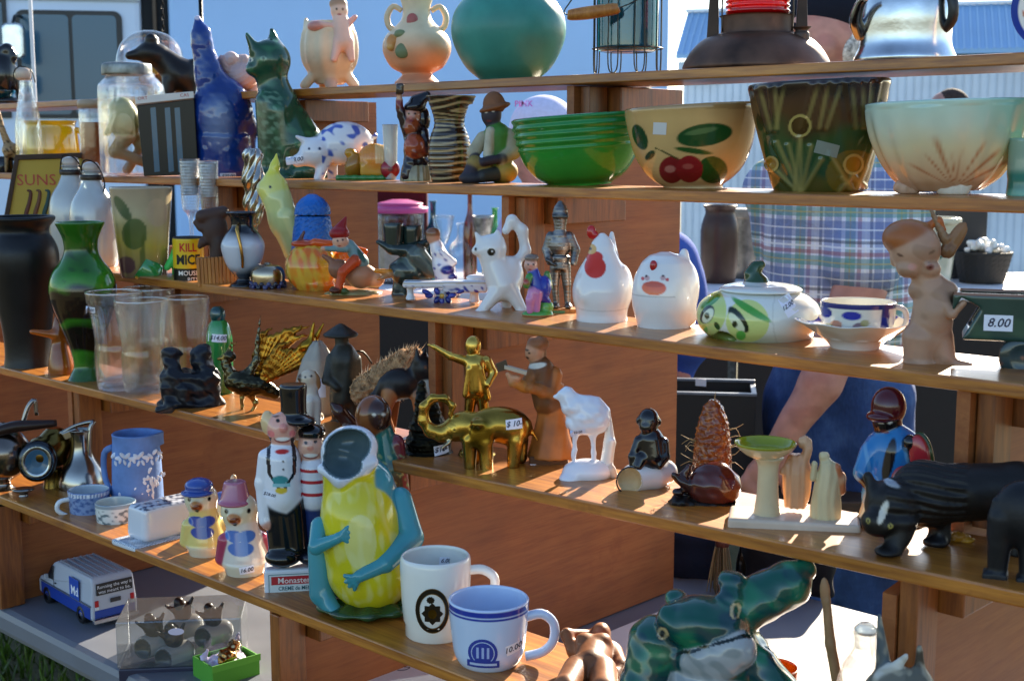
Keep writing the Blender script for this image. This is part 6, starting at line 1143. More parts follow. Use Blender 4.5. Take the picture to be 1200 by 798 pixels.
t.sdf('carved_bird', [E(940, 522, 8, 8, '#d0a078', d=14), V_(932, [(598, 13), (580, 16), (560, 17), (548, 15), (536, 10)], '#cf9a72', sq=.9, d=14), K(920, 548, 4, 916, 556, 4, '#cf9a72', 8, 8), K(944, 528, 5, 938, 545, 7, '#cf9a72', 10, 10)], 'satin', k=3, cell=1.2, disp=lambda P: np.sin(P[:, 0]*.9)*.5)
t = S(4, 'blue_shirt_figurine', 'painted figurine in maroon cap and bright blue shirt holding red slice', 'figurine', 1045, 590, lo=.06, hi=.14)
bl = '#2a7ab8'
t.sdf('body', [E(1036, 488, 17, 19, '#141012'), K(1040, 500, 11, 1044, 516, 16, '#141012'), K(1030, 520, 20, 1058, 518, 20, bl), K(1046, 520, 28, 1042, 566, 32, bl), K(1018, 522, 12, 1010, 540, 10, bl, -8, -16), K(1010, 540, 8, 1024, 556, 6.5, '#141012', -16, -28), K(1068, 520, 12, 1078, 540, 10, bl, -4, -10), K(1078, 540, 8, 1066, 520, 6, '#141012', -12, -26), E(1062, 506, 8, 9, '#141012', d=-26), K(1030, 566, 16, 1018, 590, 12, '#c8b090', -14, -22), K(1058, 566, 16, 1066, 588, 12, '#d8c8a8', -10, -14), E(1010, 592, 14, 8, '#201814', d=-26), E(1070, 590, 13, 8, '#201814', d=-18)],
   'glaze', k=3.5, cell=1.4, cut=598, paint=[(1029, 489, 3, 1.4, '#d8d4c8'), (1039, 488, 3, 1.4, '#d8d4c8'), (1034, 498, 5, 1.6, '#6a2a28'), (1040, 524, 6, 22, '#1c1416', 12)], pf=lambda X, Y, D, c, N: mx(c, np.clip(np.sin(X*.28+np.sin(Y*.09))*2-1.4, 0, .5)*(Y > 510)*(Y < 570)*((X < 1028) | (X > 1052)), '#7ab0d0'))
t.sdf('cap', [E(1037, 475, 20, 20, '#4a1016', rd=19), E(1029, 484, 17, 6, '#4a1016', d=-8, rd=18), E(1036, 494, 18, 11, None, op='-', rd=17)], 'glaze', k=2, cell=1.2)
t.sdf('red_slice', [E(1077, 518, 12, 25, '#26401c', d=-26, rd=5, a=-14), E(1073, 518, 11, 22, '#a82a30', d=-30, rd=5, a=-14), E(1055, 540, 12, 14, '#982830', d=-36, rd=4, a=30)], 'glaze', k=1, cell=1.2)
t = S(4, 'carved_lion', 'large carved black wooden lion with scratched mane', 'lion carving', 1100, 640, lo=.05, hi=.1)
lb = '#191614'
def mane(P): return np.where((P[:, 0] > 1040) & (P[:, 0] < 1128), np.sin(np.arctan2(P[:, 2]-582, P[:, 1]*1.0+.1)*22+P[:, 0]*.05+wobP(P, .06, 1.2))*1.3, 0)+wobP(P, .12, .5)
t.sdf('body', [K(1100, 578, 33, 1185, 572, 32, lb, 0, 12), K(1185, 572, 32, 1230, 576, 26, lb, 12, 20), E(1082, 580, 40, 38, lb, rd=36), E(1046, 590, 31, 30, lb, d=-26, rd=26), E(1034, 606, 21, 17, lb, d=-44, rd=18), K(1018, 560, 6, 1024, 572, 8, lb, -26, -28), K(1060, 558, 7, 1056, 572, 8, lb, -10, -14), K(1062, 604, 15, 1050, 636, 10, lb, -36, -48), E(1044, 637, 14, 6, lb, d=-54, rd=15), K(1098, 604, 14, 1102, 634, 10, lb, 10, 6), E(1096, 636, 14, 6, '#121012', d=0), K(1190, 596, 16, 1188, 636, 11, lb, -10, -12), K(1166, 596, 14, 1168, 634, 10, '#121012', 30, 30)], 'carved_wood', k=6, cell=1.8, disp=mane, cut=640, paint=[(1038, 592, 4, 13, '#cfc8b8', 18), (1022, 602, 2.6, 3, '#a89a50'), (1047, 606, 2.6, 3, '#a89a50'), (1022, 602, 1.2, 1.5, '#101010'), (1047, 606, 1.2, 1.5, '#101010'), (1032, 619, 9, 1.6, '#3a1a18'), (1045, 563, 10, 2.6, '#9aa0a8', 15)])
t = S(4, 'black_wood_elephant', 'black wooden carving of an elephant hind with square legs', 'carving', 1196, 676, lo=.012, hi=.05)
t.sdf('body', [E(1196, 604, 36, 40, '#15161a', rd=26), K(1172, 610, 16, 1170, 672, 11, '#15161a', -6, -6), K(1206, 620, 16, 1206, 674, 12, '#15161a', -8, -8), B(1168, 678, 14, 7, '#17171b', d=-6, hd=13, r=2), B(1206, 679, 15, 7, '#17171b', d=-8, hd=13, r=2), PT([(1164, 590, -6, 4), (1160, 630, -8, 3)], '#15161a')], 'carved_wood', k=5, cell=1.6, cut=686)
t = S(4, 'foil_scrap', 'small gold foil scrap lying on the board under the lion', 'scrap', 1124, 634, lo=.09, hi=.13)
t.sdf('foil', [E(1124, 630, 13, 6, '#a8701c', rd=6), E(1112, 632, 8, 5, '#8a5a14'), E(1134, 632, 7, 4, '#b88428')], 'satin', k=2, disp=lambda P: wobP(P, .8, .8))
# ================================================================= FIFTH BOARD
t = S(5, 'silver_coffee_pot', 'tarnished silver coffee pot with black handle and footed base', 'coffee pot', 8, 576)
t.lathe('pot_body', 6, [(30, 590), (30, 584), (10, 574), (8, 566), (22, 556), (30, 540), (30, 524), (22, 510), (14, 504), (10, 500), (4, 496)], 'silver', '#8a8078', n=48)
t.tube('handle', [(-8, 506, -16, 6), (18, 498, -22, 7), (42, 497, -24, 6), (66, 497, -22, 4)], 'satin', '#2c1a14', n=10); t.tube('lid_finial', [(30, 498, 0, 3), (36, 480, 0, 2.6), (44, 472, 0, 2.4), (45, 490, 0, 2.4)], 'silver', '#8a8480')
t = S(5, 'carbide_lamp', 'brass bicycle lamp with round silver reflector glass', 'lamp', 62, 570)
t.sdf('lamp_body', [K(52, 530, 20, 72, 522, 17, '#7a6434', -4, 8), V_(62, [(581, 12), (574, 12), (560, 10), (548, 13)], '#6a5428'), V_(66, [(545, 14), (520, 16), (508, 13), (503, 8)], '#7a6434', d=4)], 'brass', k=4, cell=1.3)
rf_ = t.sdf('reflector', [E(47, 535, 22, 24, '#4a4c50', d=-20, rd=8, a=8), E(45, 535, 18, 20, '#b8bcbc', d=-31, rd=9, a=8, op='-')], 'silver', k=1.5, cell=1.1); t.disc('lens', 46, 535, 18, 20, '#6a7058', off=.3, mat='window_glass', o=rf_)
t = S(5, 'silver_milk_jug', 'polished silver jug with tall angular handle', 'jug', 98, 568)
t.lathe('jug_body', 97, [(22, 577), (26, 572), (28, 562), (24, 548), (14, 532), (11, 518), (12, 506), (14, 502)], 'silver', '#a8a49c', wall=1.2, n=48)
t.tube('handle', [(108, 556, -4, 2.4), (106, 530, -8, 2.6), (108, 500, -6, 2.6), (112, 493, -4, 2.6), (92, 497, 0, 2), (74, 506, 2, 2)], 'silver', '#a09c94'); t.slab('spout_lip', [(76, 504), (92, 499), (98, 506), (80, 512)], -6, 6, 'silver', '#a8a49c', bevel=1)
t = S(5, 'silver_tray_stand', 'low silver footed stand beneath the coffee pot spout', 'stand', 30, 583)
t.lathe('stand', 28, [(13, 590), (12, 587), (6, 584), (5, 580), (11, 577), (13, 575)], 'silver', '#9a948c')
t = S(5, 'jasperware_jug', 'light blue jasper jug with white relief leaves and tree', 'jug', 164, 584)
jb = '#5f82bc'
jg = t.lathe('jug_body', 162, [(27, 590), (29, 585), (29, 570), (28, 540), (26.5, 515), (27, 508)], 'matte', wall=2.4, res=1.2, n=80, ripple=lambda r, y, T: (r+np.where(y < 520, 5*np.exp(-(T/.35)**2)+5*np.exp(-((T-2*math.pi)/.35)**2), 0), y), c=jb)
def dz(x): return -math.sqrt(max(28.3**2-(x-162)**2, 9))
rel = []
for i in range(11):
    x = 137+i*5; rel += [E(x, 527+math.sin(i*1.9)*2, 4.6, 2.4, '#d2d8e4', d=dz(x)+.6, rd=1.4, a=(i % 3-1)*40), E(x+2, 533+math.cos(i*2.3)*2, 1.9, 3.6, '#ccd4e2', d=dz(x+2)+.6, rd=1.4, a=(i % 2-.5)*50)]
t.sdf('leaf_band', rel, 'matte', k=.6, cell=.7)
tr = PT([(178, 578, dz(178), 1.4), (179, 566, dz(179), 1.2), (177, 554, dz(177), 1)], '#dde2ea')
for i in range(34):
    x, y = 177+random.gauss(0, 6), 556+random.gauss(0, 6); tr += [E(x, y, 3.2, 2, '#dde2ea', d=dz(x)+.5, rd=1.2, a=random.uniform(0, 180))]
t.sdf('tree_relief', tr, 'matte', k=.6, cell=.7); t.sdf('figure_relief', [E(142, 566, 2.2, 2.4, '#c8d2e4', d=dz(142)), K(142, 569, 2.4, 143, 582, 4.2, '#c8d2e4', dz(142), dz(143)), K(168, 586, 3, 172, 582, 3, '#d2d8e6', dz(168), dz(172))], 'matte', k=1, cell=.8)
t.tube('handle', [(136, 522, 6, 3.4), (126, 530, 14, 3.6), (126, 556, 14, 3.4), (136, 574, 6, 3)], 'matte', jb)
def transfer(cx, r): return lambda X, Y, D, c, i: mx(mx(c, np.clip(wob(X, Y, D, .55)*.9-.1, 0, 1)*(i < .5), '#3a4e74'), (i > .5)*1.0, '#cfd6da')
t = S(5, 'blue_transfer_cup', 'blue and white transferware cup with white handle', 'cup', 104, 598)
t.lathe('cup', 105, [(20, 606), (22, 602), (23, 588), (24, 574)], 'porcelain', '#7a92bc', wall=1.5, res=.9, n=80, pf=lambda X, Y, D, c, i: np.where((i > .5)[:, None], np.array(C('#b8c4cc')), mx(mx(c, np.clip(wob(X, Y, D, .7)*.8, 0, .8), '#33508c'), ((Y > 575) & (Y < 579) & (np.sin(np.arctan2(D, X-105)*44) > 0))*1., '#dfe6ee')))
t.tube('handle', [(84, 582, -6, 2.6), (72, 584, -8, 2.8), (70, 594, -8, 2.8), (84, 603, -6, 2.4)], 'porcelain', '#d4d8da')
t = S(5, 'scenic_transfer_cup', 'handleless grey green transferware cup with a farm scene', 'cup', 136, 609)
t.lathe('cup', 136, [(18, 618), (20, 615), (22.5, 605), (23.5, 588)], 'porcelain', '#cfd6d4', wall=1.8, res=.8, n=90, pf=lambda X, Y, D, c, i: mx(mx(mx(c, np.clip(wob(X, Y, D, .6)*1.2-.2, 0, .85)*(i < .5)*(Y > 594)*(Y < 612), '#3e5a66'), ((Y < 592) & (i < .5))*.7, '#5a7488'), (i > .5)*.5, '#9fb0b0'))
t = S(5, 'butter_dish', 'covered white butter dish with blue patterned lid top', 'butter dish', 189, 627)
bdp = lambda X, Y, D, c, N: mx(mx(c, (N[:, 2] > .55)*np.clip(wob(X, Y, D, .5)*.9+.3, 0, 1)*.9, '#22304a'), (N[:, 2] > .55)*.25, '#3a4a6a')
t.sdf('cover', [B(194, 606, 40, 21, '#d6dae2', hd=21, r=8)], 'porcelain', k=3, cell=1.3, pf=bdp, disp=lambda P: (626-P[:, 2])*.06)
t.sdf('dish', [B(189, 630, 50, 4, '#ccd4de', hd=28, r=3.4), B(190, 634, 38, 5, '#c8d0da', hd=20, r=3)], 'porcelain', k=2, cell=1.3, pf=lambda X, Y, D, c, N: mx(c, (N[:, 2] > .2)*(np.sin((X+D)*1.7) > 0)*.85*(np.abs(D)+np.abs(X-189)*.5 > 22), '#33455e'))
t.o.rotation_euler.z += R(32)
def bird(label, by, cx, top, sc, body, hat, bow, stick=None, wing=None):
    t = S(5, 'bird_shaker', label, 'bird figurine', cx, by)
    k = sc; P = [E(cx, by-62*k, 19*k, 18*k, '#d8ccaa', rd=17*k), K(cx+2*k, by-46*k, 16*k, cx+4*k, by-16*k, 22*k, body), V_(cx+4*k, [(by+3, 19*k), (by-3, 20*k), (by-10*k, 22*k)], '#d8ceb4'), K(cx+20*k, by-30*k, 9*k, cx+30*k, by-12*k, 6*k, wing or body, 4, 8), K(cx-16*k, by-34*k, 7*k, cx-20*k, by-14*k, 6*k, wing or body, -4, 0), E(cx-6*k, by-58*k, 6*k, 4.5*k, '#c08048', d=-16*k)]
    t.sdf('body', P, 'porcelain', k=5*k, cell=1.2, cut=by+3, paint=[(cx-13*k, by-65*k, 2*k, 2.4*k, '#141010'), (cx+9*k, by-65*k, 2*k, 2.4*k, '#141010'), (cx-5*k, by-57*k, 5.5*k, 3.4*k, '#7a3a18'), (cx-5*k, by-53*k, 2.2*k, 2.2*k, '#181010'), (cx-6*k, by-40*k, 9*k, 6*k, bow), (cx+6*k, by-40*k, 9*k, 6*k, bow), (cx, by-28*k, 13*k, 7*k, bow)])
    t.sdf('hat', hat(cx, by, k), 'porcelain', k=2, cell=1.1)
    if stick: t.sticker(*stick)
    return t
bird('white and yellow bird shaker with blue cap and blue bow', 648, 238, 568, 1.02, '#d9c97a', lambda x, y, k: [E(x-2*k, y-77*k, 16*k, 9*k, '#33509c'), E(x-4*k, y-70*k, 19*k, 4*k, '#2f4a94', d=-3)], '#2f4a9a')
bird('bird shaker with tall pink hat and pink wings', 670, 283, 570, 1.15, '#d8d0c4', lambda x, y, k: [V_(x-4*k, [(y-70*k, 16*k), (y-82*k, 13*k), (y-92*k, 11*k)], '#b06a80'), E(x-4*k, y-71*k, 18*k, 4*k, '#a85a74')], '#4a72b8', (289, 661, 17, 9, '16.00', -8), '#a8405a')
t = S(5, 'bird_salt_dish', 'small white and blue bird dish with a beige knob behind the shakers', 'dish', 266, 610, hi=.14)
t.sdf('dish', [V_(264, [(612, 12), (604, 18), (592, 21), (584, 16), (576, 8)], '#d6c9a0'), E(262, 580, 12, 8, '#4a62a4'), K(274, 576, 5, 275, 560, 4, '#c8b090')], 'porcelain', k=4)
# decanter pair
t = S(5, 'liqueur_box', 'white liqueur carton with red banner lettering under the two waiters', 'box', 352, 686)
bxo = t.box('carton', 311, 392, 661, 694, -19, 19, 'porcelain', '#d4dae2', bevel=3)
pn = t.patch('label_panel', 316, 392, 666, 692, '#cdd8d8', 2, 2, off=.3, o=bxo)
pr_ = t.patch('red_banner', 319, 392, 668.5, 678, '#b0242c', 2, 2, off=.6, o=bxo)
t.text('lettering', 'Monastery', 347, 676.4, 6.6, '#e8dcd8', o=bxo, off=.9, bold=.01, sx=1.05); t.text('lettering', 'CREME de MENTHE', 351, 684.5, 4.6, '#2a5a60', o=bxo, off=.9, bold=.01, sx=.88)
for y in (687, 690): t.patch('fine_print', 322, 386, y, y+.9, '#6a8a8c', 2, 1, off=.7, o=bxo)
for x0_, x1_, y0_, y1_ in ((316, 392, 666, 666.7), (316, 316.7, 666, 692), (316, 392, 691.4, 692)): t.patch('label_border', x0_, x1_, y0_, y1_, '#3a6a70', 1, 1, off=.7, o=bxo)
top = Vector(t.o.location)+Vector((0, 0, (686-661)*t.sv+.0008))
t = Thing('waiter_decanter', 'ceramic decanter of grinning waiter in white jacket and striped-shirt companion', 'decanter', 345, 661, 0, anchor=top)
sk = '#dba08c'
def wait(X, Y, D, c, N):
    f = N[:, 1] < .2
    c = mx(c, ((np.abs(Y-551) < 1.5) | (np.abs(Y-564) < 1.6) | (np.abs(Y-578) < 1.7))*(X > 348)*(X < 381)*(Y > 540)*f*1., '#b82430')
    dx = np.abs(X-327); w = np.interp(Y, [515, 535, 552, 560, 570], [13, 15, 14, 8, 2])
    c = mx(c, (np.abs(dx-w) < 2.2)*(Y > 512)*(Y < 572)*f*1., '#171a26')
    for y in (537, 546): c = mx(c, ell(X, Y, 329, y, 1.3, 1.3)*f, '#20242c')
    c = mx(c, ell(X, Y, 325, 558, 9, 5)*f, '#2a8a90'); c = mx(c, ((np.abs(X-326) < 10) & (np.abs(Y-564) < 2.2))*f*1., '#8ac0c8'); c = mx(c, ell(X, Y, 326, 570, 7, 3.5)*f, '#d8b838')
    return c
t.sdf('waiter', [E(329, 506, 17, 21, sk, rd=16), E(312, 498, 8, 14, '#d8b888', d=5), E(344, 496, 5, 8, '#d8a890', d=2), K(328, 522, 10, 328, 532, 16, '#e2e2e6'), K(327, 540, 22, 328, 580, 23, '#e4e4ea'), K(309, 535, 9, 304, 565, 8, '#e2e2e8', -4, -4), K(304, 565, 8, 306, 606, 7, '#e0e0e6', -4, -8), K(322, 590, 17, 326, 640, 17, '#101218'), K(338, 590, 15, 342, 640, 14, '#101218', -2, -2), E(326, 650, 21, 11, '#0d0e12', d=-8, rd=18), E(308, 610, 6, 7, sk, d=-9), E(330, 501, 4, 4.5, '#d88a7c', d=-16)],
   'porcelain', k=4, cell=1.3, cut=661, pf=wait, paint=[(324, 493, 2.3, 2, '#141414'), (337, 493, 2, 2, '#141414'), (329, 513, 10, 5, '#8a2a28'), (329, 511, 10, 4, '#dba08c'), (329, 513.5, 8, 2.4, '#f4ece4'), (316, 508, 4, 4, '#e07a78'), (340, 508, 3.6, 4, '#e07a78'), (322, 489, 4, 1, '#6a4a38', -10), (328, 527, 8, 2.6, '#c0241c')])
t.sdf('top_hat', [V_(342, [(496, 18), (493, 18), (488, 15), (470, 15), (458, 16), (455, 15)], '#0e0f14', d=4), E(350, 496, 18, 6, '#0e0f14', d=-4, rd=16)], 'porcelain', k=2.5, cell=1.2)
t.sdf('companion', [E(361, 526, 15.5, 18, '#d8a48c', rd=15), E(362, 510, 16, 9, '#141010', d=2), E(378, 530, 4, 6, '#d8a48c'), K(362, 540, 9, 363, 550, 14, '#e0e0e6'), K(363, 552, 16, 364, 586, 16, '#e0e0e6'), K(364, 590, 15, 366, 645, 14, '#26366c', 2, 4), E(360, 652, 18, 9, '#141824', d=-4), K(378, 552, 7, 382, 580, 6, '#e0e0e6', 0, -4)],
   'porcelain', k=4, cell=1.3, cut=661, pf=wait, paint=[(355, 519, 2, 1.9, '#141414'), (366, 518, 2, 1.9, '#141414'), (360, 533, 10, 5, '#8a3a30'), (360, 530.5, 10, 4, '#d8a48c'), (360, 533.5, 8, 2.4, '#f4ece4'), (360, 525, 4, 3, '#d08470')])
t.sticker(312, 575, 14, 10, '$28.00', a=8, c='#dfe0ea', th=3.5)
t = S(5, 'kimono_figurine', 'figurine with round brown hair and patterned teal robe behind the frog vase', 'figurine', 452, 655, hi=.145, lo=.12)
t.sdf('body', [E(440, 487, 21, 21, '#7a4420', rd=18), E(446, 484, 14, 15, '#3a2018', d=-9), K(450, 504, 13, 455, 540, 20, '#2a6a60'), K(455, 540, 20, 458, 650, 24, '#1c2c20'), K(466, 515, 10, 472, 560, 9, '#7a2a34', -2, -2)], 'glaze', k=3, cell=1.4, paint=[(441, 482, 2.4, 1.4, '#c8c0b0'), (452, 482, 2.4, 1.4, '#c8c0b0')], pf=lambda X, Y, D, c, N: mx(c, np.clip(wob(X, Y, D, .5)*1.4-.8, 0, 1)*(Y > 520), '#8a9a6a'), cut=657)
t = S(5, 'frog_vase', 'open mouthed ceramic frog vase with yellow belly and teal limbs', 'frog vase', 432, 713, hi=.1)
tq, ye = '#3f8f9a', '#cfc41e'
t.sdf('body', [K(418, 600, 38, 430, 660, 48, ye, -6, -4), E(438, 668, 46, 44, ye, d=-6, rd=40), K(411, 548, 29, 418, 600, 37, ye, 0, -4), E(424, 622, 44, 62, ye, d=-6, rd=42), K(426, 580, 40, 446, 650, 46, tq, 14, 16), E(448, 672, 44, 40, tq, d=14, rd=38), E(414, 550, 31, 34, tq, d=10, rd=30), E(413, 528, 33, 27, '#cdd4dc', d=-6, rd=26, a=-12), K(382, 545, 6, 402, 556, 6, '#cdd4dc', -22, -30), K(402, 556, 6, 440, 540, 6, '#cdd4dc', -30, -20), E(411, 522, 25, 18, '#566a70', d=-22, rd=36, a=-10, op='-'), E(405, 538, 21, 15, '#566a70', d=-24, rd=34, a=12, op='-')],
   'glaze', k=8, cell=1.8, cut=708, pf=lambda X, Y, D, c, N: mx(mx(c, np.clip(wob(X*1.8, Y*.45, D, .22)*.45, 0, .5)*(D < 0)*(Y > 560)*(c[:, 2] < .2), '#dcd98a'), ell(X, Y, 424, 622, 18, 30)*(D < 0)*.5, '#dcdca0'))
def toes(x, y, dx, dy, d, n=4, L_=17):
    o = []
    for i in range(n):
        a = math.atan2(dy, dx)+(i-(n-1)/2)*.42; o += [K(x, y, 3.6, x+math.cos(a)*L_*.7, y+math.sin(a)*L_*.7, 2.2, tq, d, d-1), K(x+math.cos(a)*L_*.7, y+math.sin(a)*L_*.7, 2.2, x+math.cos(a)*L_*1.15, y+math.sin(a)*L_*1.15, 2.7, tq, d-1, d+2)]
    return o
t.sdf('limb', [K(378, 612, 11, 374, 630, 9, tq, -14, -32), K(374, 630, 9, 398, 618, 6, tq, -32, -44)]+toes(399, 615, 1, -.1, -45), 'glaze', k=1.6, cell=1.3)
t.sdf('limb', [K(470, 590, 15, 482, 628, 15, tq, 6, -14), K(482, 628, 15, 452, 648, 11, tq, -14, -42), K(452, 648, 10, 422, 658, 7, tq, -42, -54)]+toes(422, 658, -.8, .55, -54, L_=14), 'glaze', k=2, cell=1.3)
t.sdf('limb', [K(376, 640, 13, 378, 690, 14, tq, -6, -10), K(378, 690, 12, 396, 712, 9, tq, -10, -26)], 'glaze', k=5, cell=1.5, cut=706)
t.sdf('limb', [K(482, 660, 15, 486, 700, 15, tq, 0, -4)], 'glaze', k=5, cell=1.5, cut=706)
t.sdf('leaf_base', [E(432, 707, 60, 9, '#2a4a24', rd=52)], 'glaze', k=3, cell=1.5, disp=lambda P: np.sin(np.arctan2(P[:, 1], P[:, 0]-432)*9)*1.8, cut=713, pf=lambda X, Y, D, c, N: mx(c, np.clip(wob(X, Y, D, .15)*.5, 0, .6), '#14261a'))
t = S(5, 'white_crest_mug', 'white milk glass mug with oval gold police crest', 'mug', 511, 742)
mg = t.lathe('mug_body', 511, [(33, 744), (36, 741), (36, 728), (38, 724), (40, 700), (41.5, 665), (41, 655), (40, 652)], 'porcelain', '#e6e4da', wall=3.2, n=80, sm=False)
t.tube('handle', [(549, 668, -4, 5.5), (566, 667, -6, 5.5), (579, 676, -8, 5.5), (577, 692, -8, 5.5), (564, 706, -6, 5.5), (548, 712, -4, 5.5)], 'porcelain', '#e6e4da', n=14)
t.disc('crest_oval', 507, 703, 19, 26, '#1a150c', r0=.78, n=36, rings=1, off=.5, o=mg, mat='satin'); t.disc('crest_gold_line', 507, 703, 19.4, 26.4, '#b08a3c', r0=.965, n=36, rings=1, off=.8, o=mg, mat='brass'); t.disc('crest_gold_line', 507, 703, 15.4, 20.8, '#b08a3c', r0=.95, n=36, rings=1, off=.8, o=mg, mat='brass')
t.disc('crest_star', 507, 706, 12.5, 13, '#241a0c', n=32, off=.6, o=mg, star=lambda i: 1.0 if i % 4 == 0 else (.86 if i % 2 else .76), mat='satin'); t.disc('crest_centre', 507, 706, 5, 5.5, '#8a6a2c', n=16, off=.9, o=mg, mat='brass')
t.disc('crest_crown', 505, 690, 5, 4.4, '#241a0c', n=20, off=.6, o=mg, star=lambda i: 1.0 if i % 2 else .8, mat='satin')
X_ = t.sticker(523, 668, 15, 9, '6.00', a=6)
X_.location = (0, 72.5*t.s, 0)
t = S(5, 'blue_line_mug', 'pale blue mug with cobalt rim lines and round printed emblem', 'mug', 573, 775, lo=.025)
mg = t.lathe('mug_body', 573, [(30, 777), (35, 774), (41, 762), (44, 740), (46, 720), (47, 702)], 'porcelain', wall=3.4, res=1.2, n=90, c='#c4d4ec', pf=lambda X, Y, D, c, i: mx(c, (((Y > 703) & (Y < 709)) | ((Y > 711) & (Y < 713.5)))*(i < .5)*1., '#2a3c9c'))
t.tube('handle', [(614, 722, -6, 5.5), (634, 717, -8, 5.5), (648, 728, -8, 5.5), (648, 748, -8, 5.5), (636, 762, -6, 5.5), (616, 768, -4, 5.5)], 'porcelain', '#c4d4ec', n=14)
em = '#2a3a94'
t.disc('emblem_ring', 566, 750, 17, 17, em, r0=.8, n=30, rings=1, off=.5, o=mg); t.disc('emblem_disc', 566, 750, 12.5, 12.5, em, n=24, off=.5, o=mg); t.patch('emblem_ribbon', 548, 585, 759, 768, em, 6, 2, off=.7, o=mg)
for x in (560, 566, 572): t.patch('emblem_figure', x-1.4, x+1.4, 743, 756, '#9fb0dc', 1, 2, off=.8, o=mg)
t.patch('emblem_scroll', 551, 582, 762, 765, '#b8c8e8', 5, 1, off=.95, o=mg)
t.sticker(601, 748, 17, 12, '10.00', a=-10, c='#f0f0f2')
# carved reclining bottle figure, seen from the feet
t = S(5, 'reclining_wood_figure', 'carved brown wooden sunbather figurine lying on its back', 'figurine', 694, 808, lo=.03, hi=.09)
wd = '#8a5634'
t.sdf('figure', [E(704, 782, 13, 15, '#5a3018', d=104, rd=17), E(705, 776, 10, 11, '#a06a48', d=96, rd=13), K(702, 786, 9, 700, 788, 12, wd, 86, 74), K(680, 788, 15, 714, 788, 15, wd, 62, 62), K(696, 786, 23, 692, 786, 21, wd, 50, 8), E(684, 770, 11, 9, wd, d=52, rd=12), E(706, 770, 11, 9, wd, d=52, rd=12), K(676, 786, 17, 664, 788, 15, wd, 0, -52), K(706, 786, 17, 708, 788, 16, wd, 0, -54), K(664, 788, 14, 668, 796, 11, wd, -52, -100), K(708, 788, 15, 704, 796, 11, wd, -54, -100), K(670, 786, 8, 662, 772, 7, wd, 62, 76), K(662, 772, 7, 690, 780, 6, wd, 76, 100), K(722, 786, 9, 728, 790, 8, wd, 58, 26), K(728, 790, 8, 720, 794, 6, wd, 26, 0)], 'carved_wood', k=5, cell=1.6, cut=808, pf=lambda X, Y, D, c, N: mx(c, (D > -2)*(D < 10)*.7, '#4a2812'))
t = S(5, 'teal_frog_figurine', 'large teal glazed frog with white belly and knobbed eyes', 'frog figurine', 840, 850, lo=.04, hi=.1)
tg, wb = '#0a4a40', '#a2a6a6'
t.sdf('body', [E(838, 770, 62, 46, tg, rd=54), E(822, 726, 50, 30, tg, d=-16, rd=40), E(840, 754, 44, 27, wb, d=-38, rd=24, a=-22), E(832, 800, 50, 40, wb, d=-30, rd=32), E(782, 722, 15, 17, tg, d=-26), E(852, 700, 15, 15, tg, d=-8), E(790, 708, 14, 12, tg, d=6), E(853, 684, 17, 12, tg, d=4), K(864, 716, 30, 920, 690, 26, tg, 10, 26), K(920, 690, 26, 936, 676, 14, tg, 26, 34), K(768, 760, 34, 752, 800, 24, tg, -4, -22), K(752, 800, 24, 790, 840, 16, tg, -22, -46), K(888, 770, 22, 916, 800, 22, tg, -24, -36), K(916, 800, 22, 880, 842, 14, tg, -36, -52), E(900, 830, 44, 20, tg, rd=40), E(790, 836, 40, 16, tg, rd=40)],
   'glaze', k=5, cell=2.0, cut=851, disp=lambda P: wobP(P, .16, .55), pf=lambda X, Y, D, c, N: mx(mx(mx(mx(c, np.clip(wob(X, Y, D, .2)*.5-.1, 0, .45)*(c[:, 0] >= .2), '#6a7a7c'), (np.abs(Y-np.interp(X, [776, 800, 830, 862, 888], [772, 752, 737, 728, 732])) < 1.6)*(X > 776)*(X < 888)*(N[:, 1] < .1)*1., '#0a1c1a'), np.clip(wob(X, Y, D, .08)*.5-.1, 0, .5)*(c[:, 0] < .2), '#2f8a5c'), np.clip(wob(X, Y, D, .14)*.6-.2, 0, .6)*(c[:, 0] < .2), '#0a2c40'), paint=[(777, 734, 8, 10, '#0a2a26', 15), (777, 734, 6.4, 8.4, '#c0a878', 15), (776, 735, 3, 6, '#14140e', 15), (858, 706, 8, 8, '#0a2a26'), (858, 706, 6.4, 6.4, '#c0a878'), (858, 707, 3, 4.6, '#14140e')])
t = S(5, 'brown_ashtray', 'small dark amber glass dish behind the teal frog', 'dish', 905, 812, lo=.1, hi=.14)
t.lathe('dish', 905, [(20, 815), (24, 812), (28, 790), (29, 782)], 'amber_glass', '#5a2c14', wall=2)
t = S(5, 'glass_decanter', 'clear glass bottle neck beside the wooden spoon', 'bottle', 1010, 850, lo=.08, hi=.12)
t.lathe('bottle', 1010, [(30, 852), (33, 846), (33, 800), (26, 772), (16, 758), (13, 748), (15, 738)], 'clear_glass', wall=1.6); t.lathe('stopper', 1010, [(12, 740), (13, 736), (8, 732)], 'frosted_glass')
t = S(5, 'grey_bird_figurine', 'speckled grey ceramic bird with upright tail feathers', 'bird figurine', 1052, 856, lo=.03, hi=.08)
t.sdf('body', [E(1048, 800, 44, 38, '#6a675c', rd=34), E(1044, 830, 36, 24, '#5a584c', rd=30), K(1034, 770, 10, 1026, 728, 2.5, '#4a5458', 4, 6), K(1030, 774, 8, 1058, 754, 3, '#c8c4b8', -8, -4), K(1074, 772, 8, 1072, 748, 4, '#3a342c', -4, -4), E(1072, 790, 24, 30, '#5c5a50', d=-8), E(1040, 790, 12, 8, '#8a7a4a', d=-28), V_(1046, [(858, 26), (840, 24)], '#54524a')], 'satin', k=4, cell=1.8, cut=857, pf=lambda X, Y, D, c, N: mx(c, np.clip(wob(X, Y, D, .3)*.6, 0, .6), '#a8a08a'))
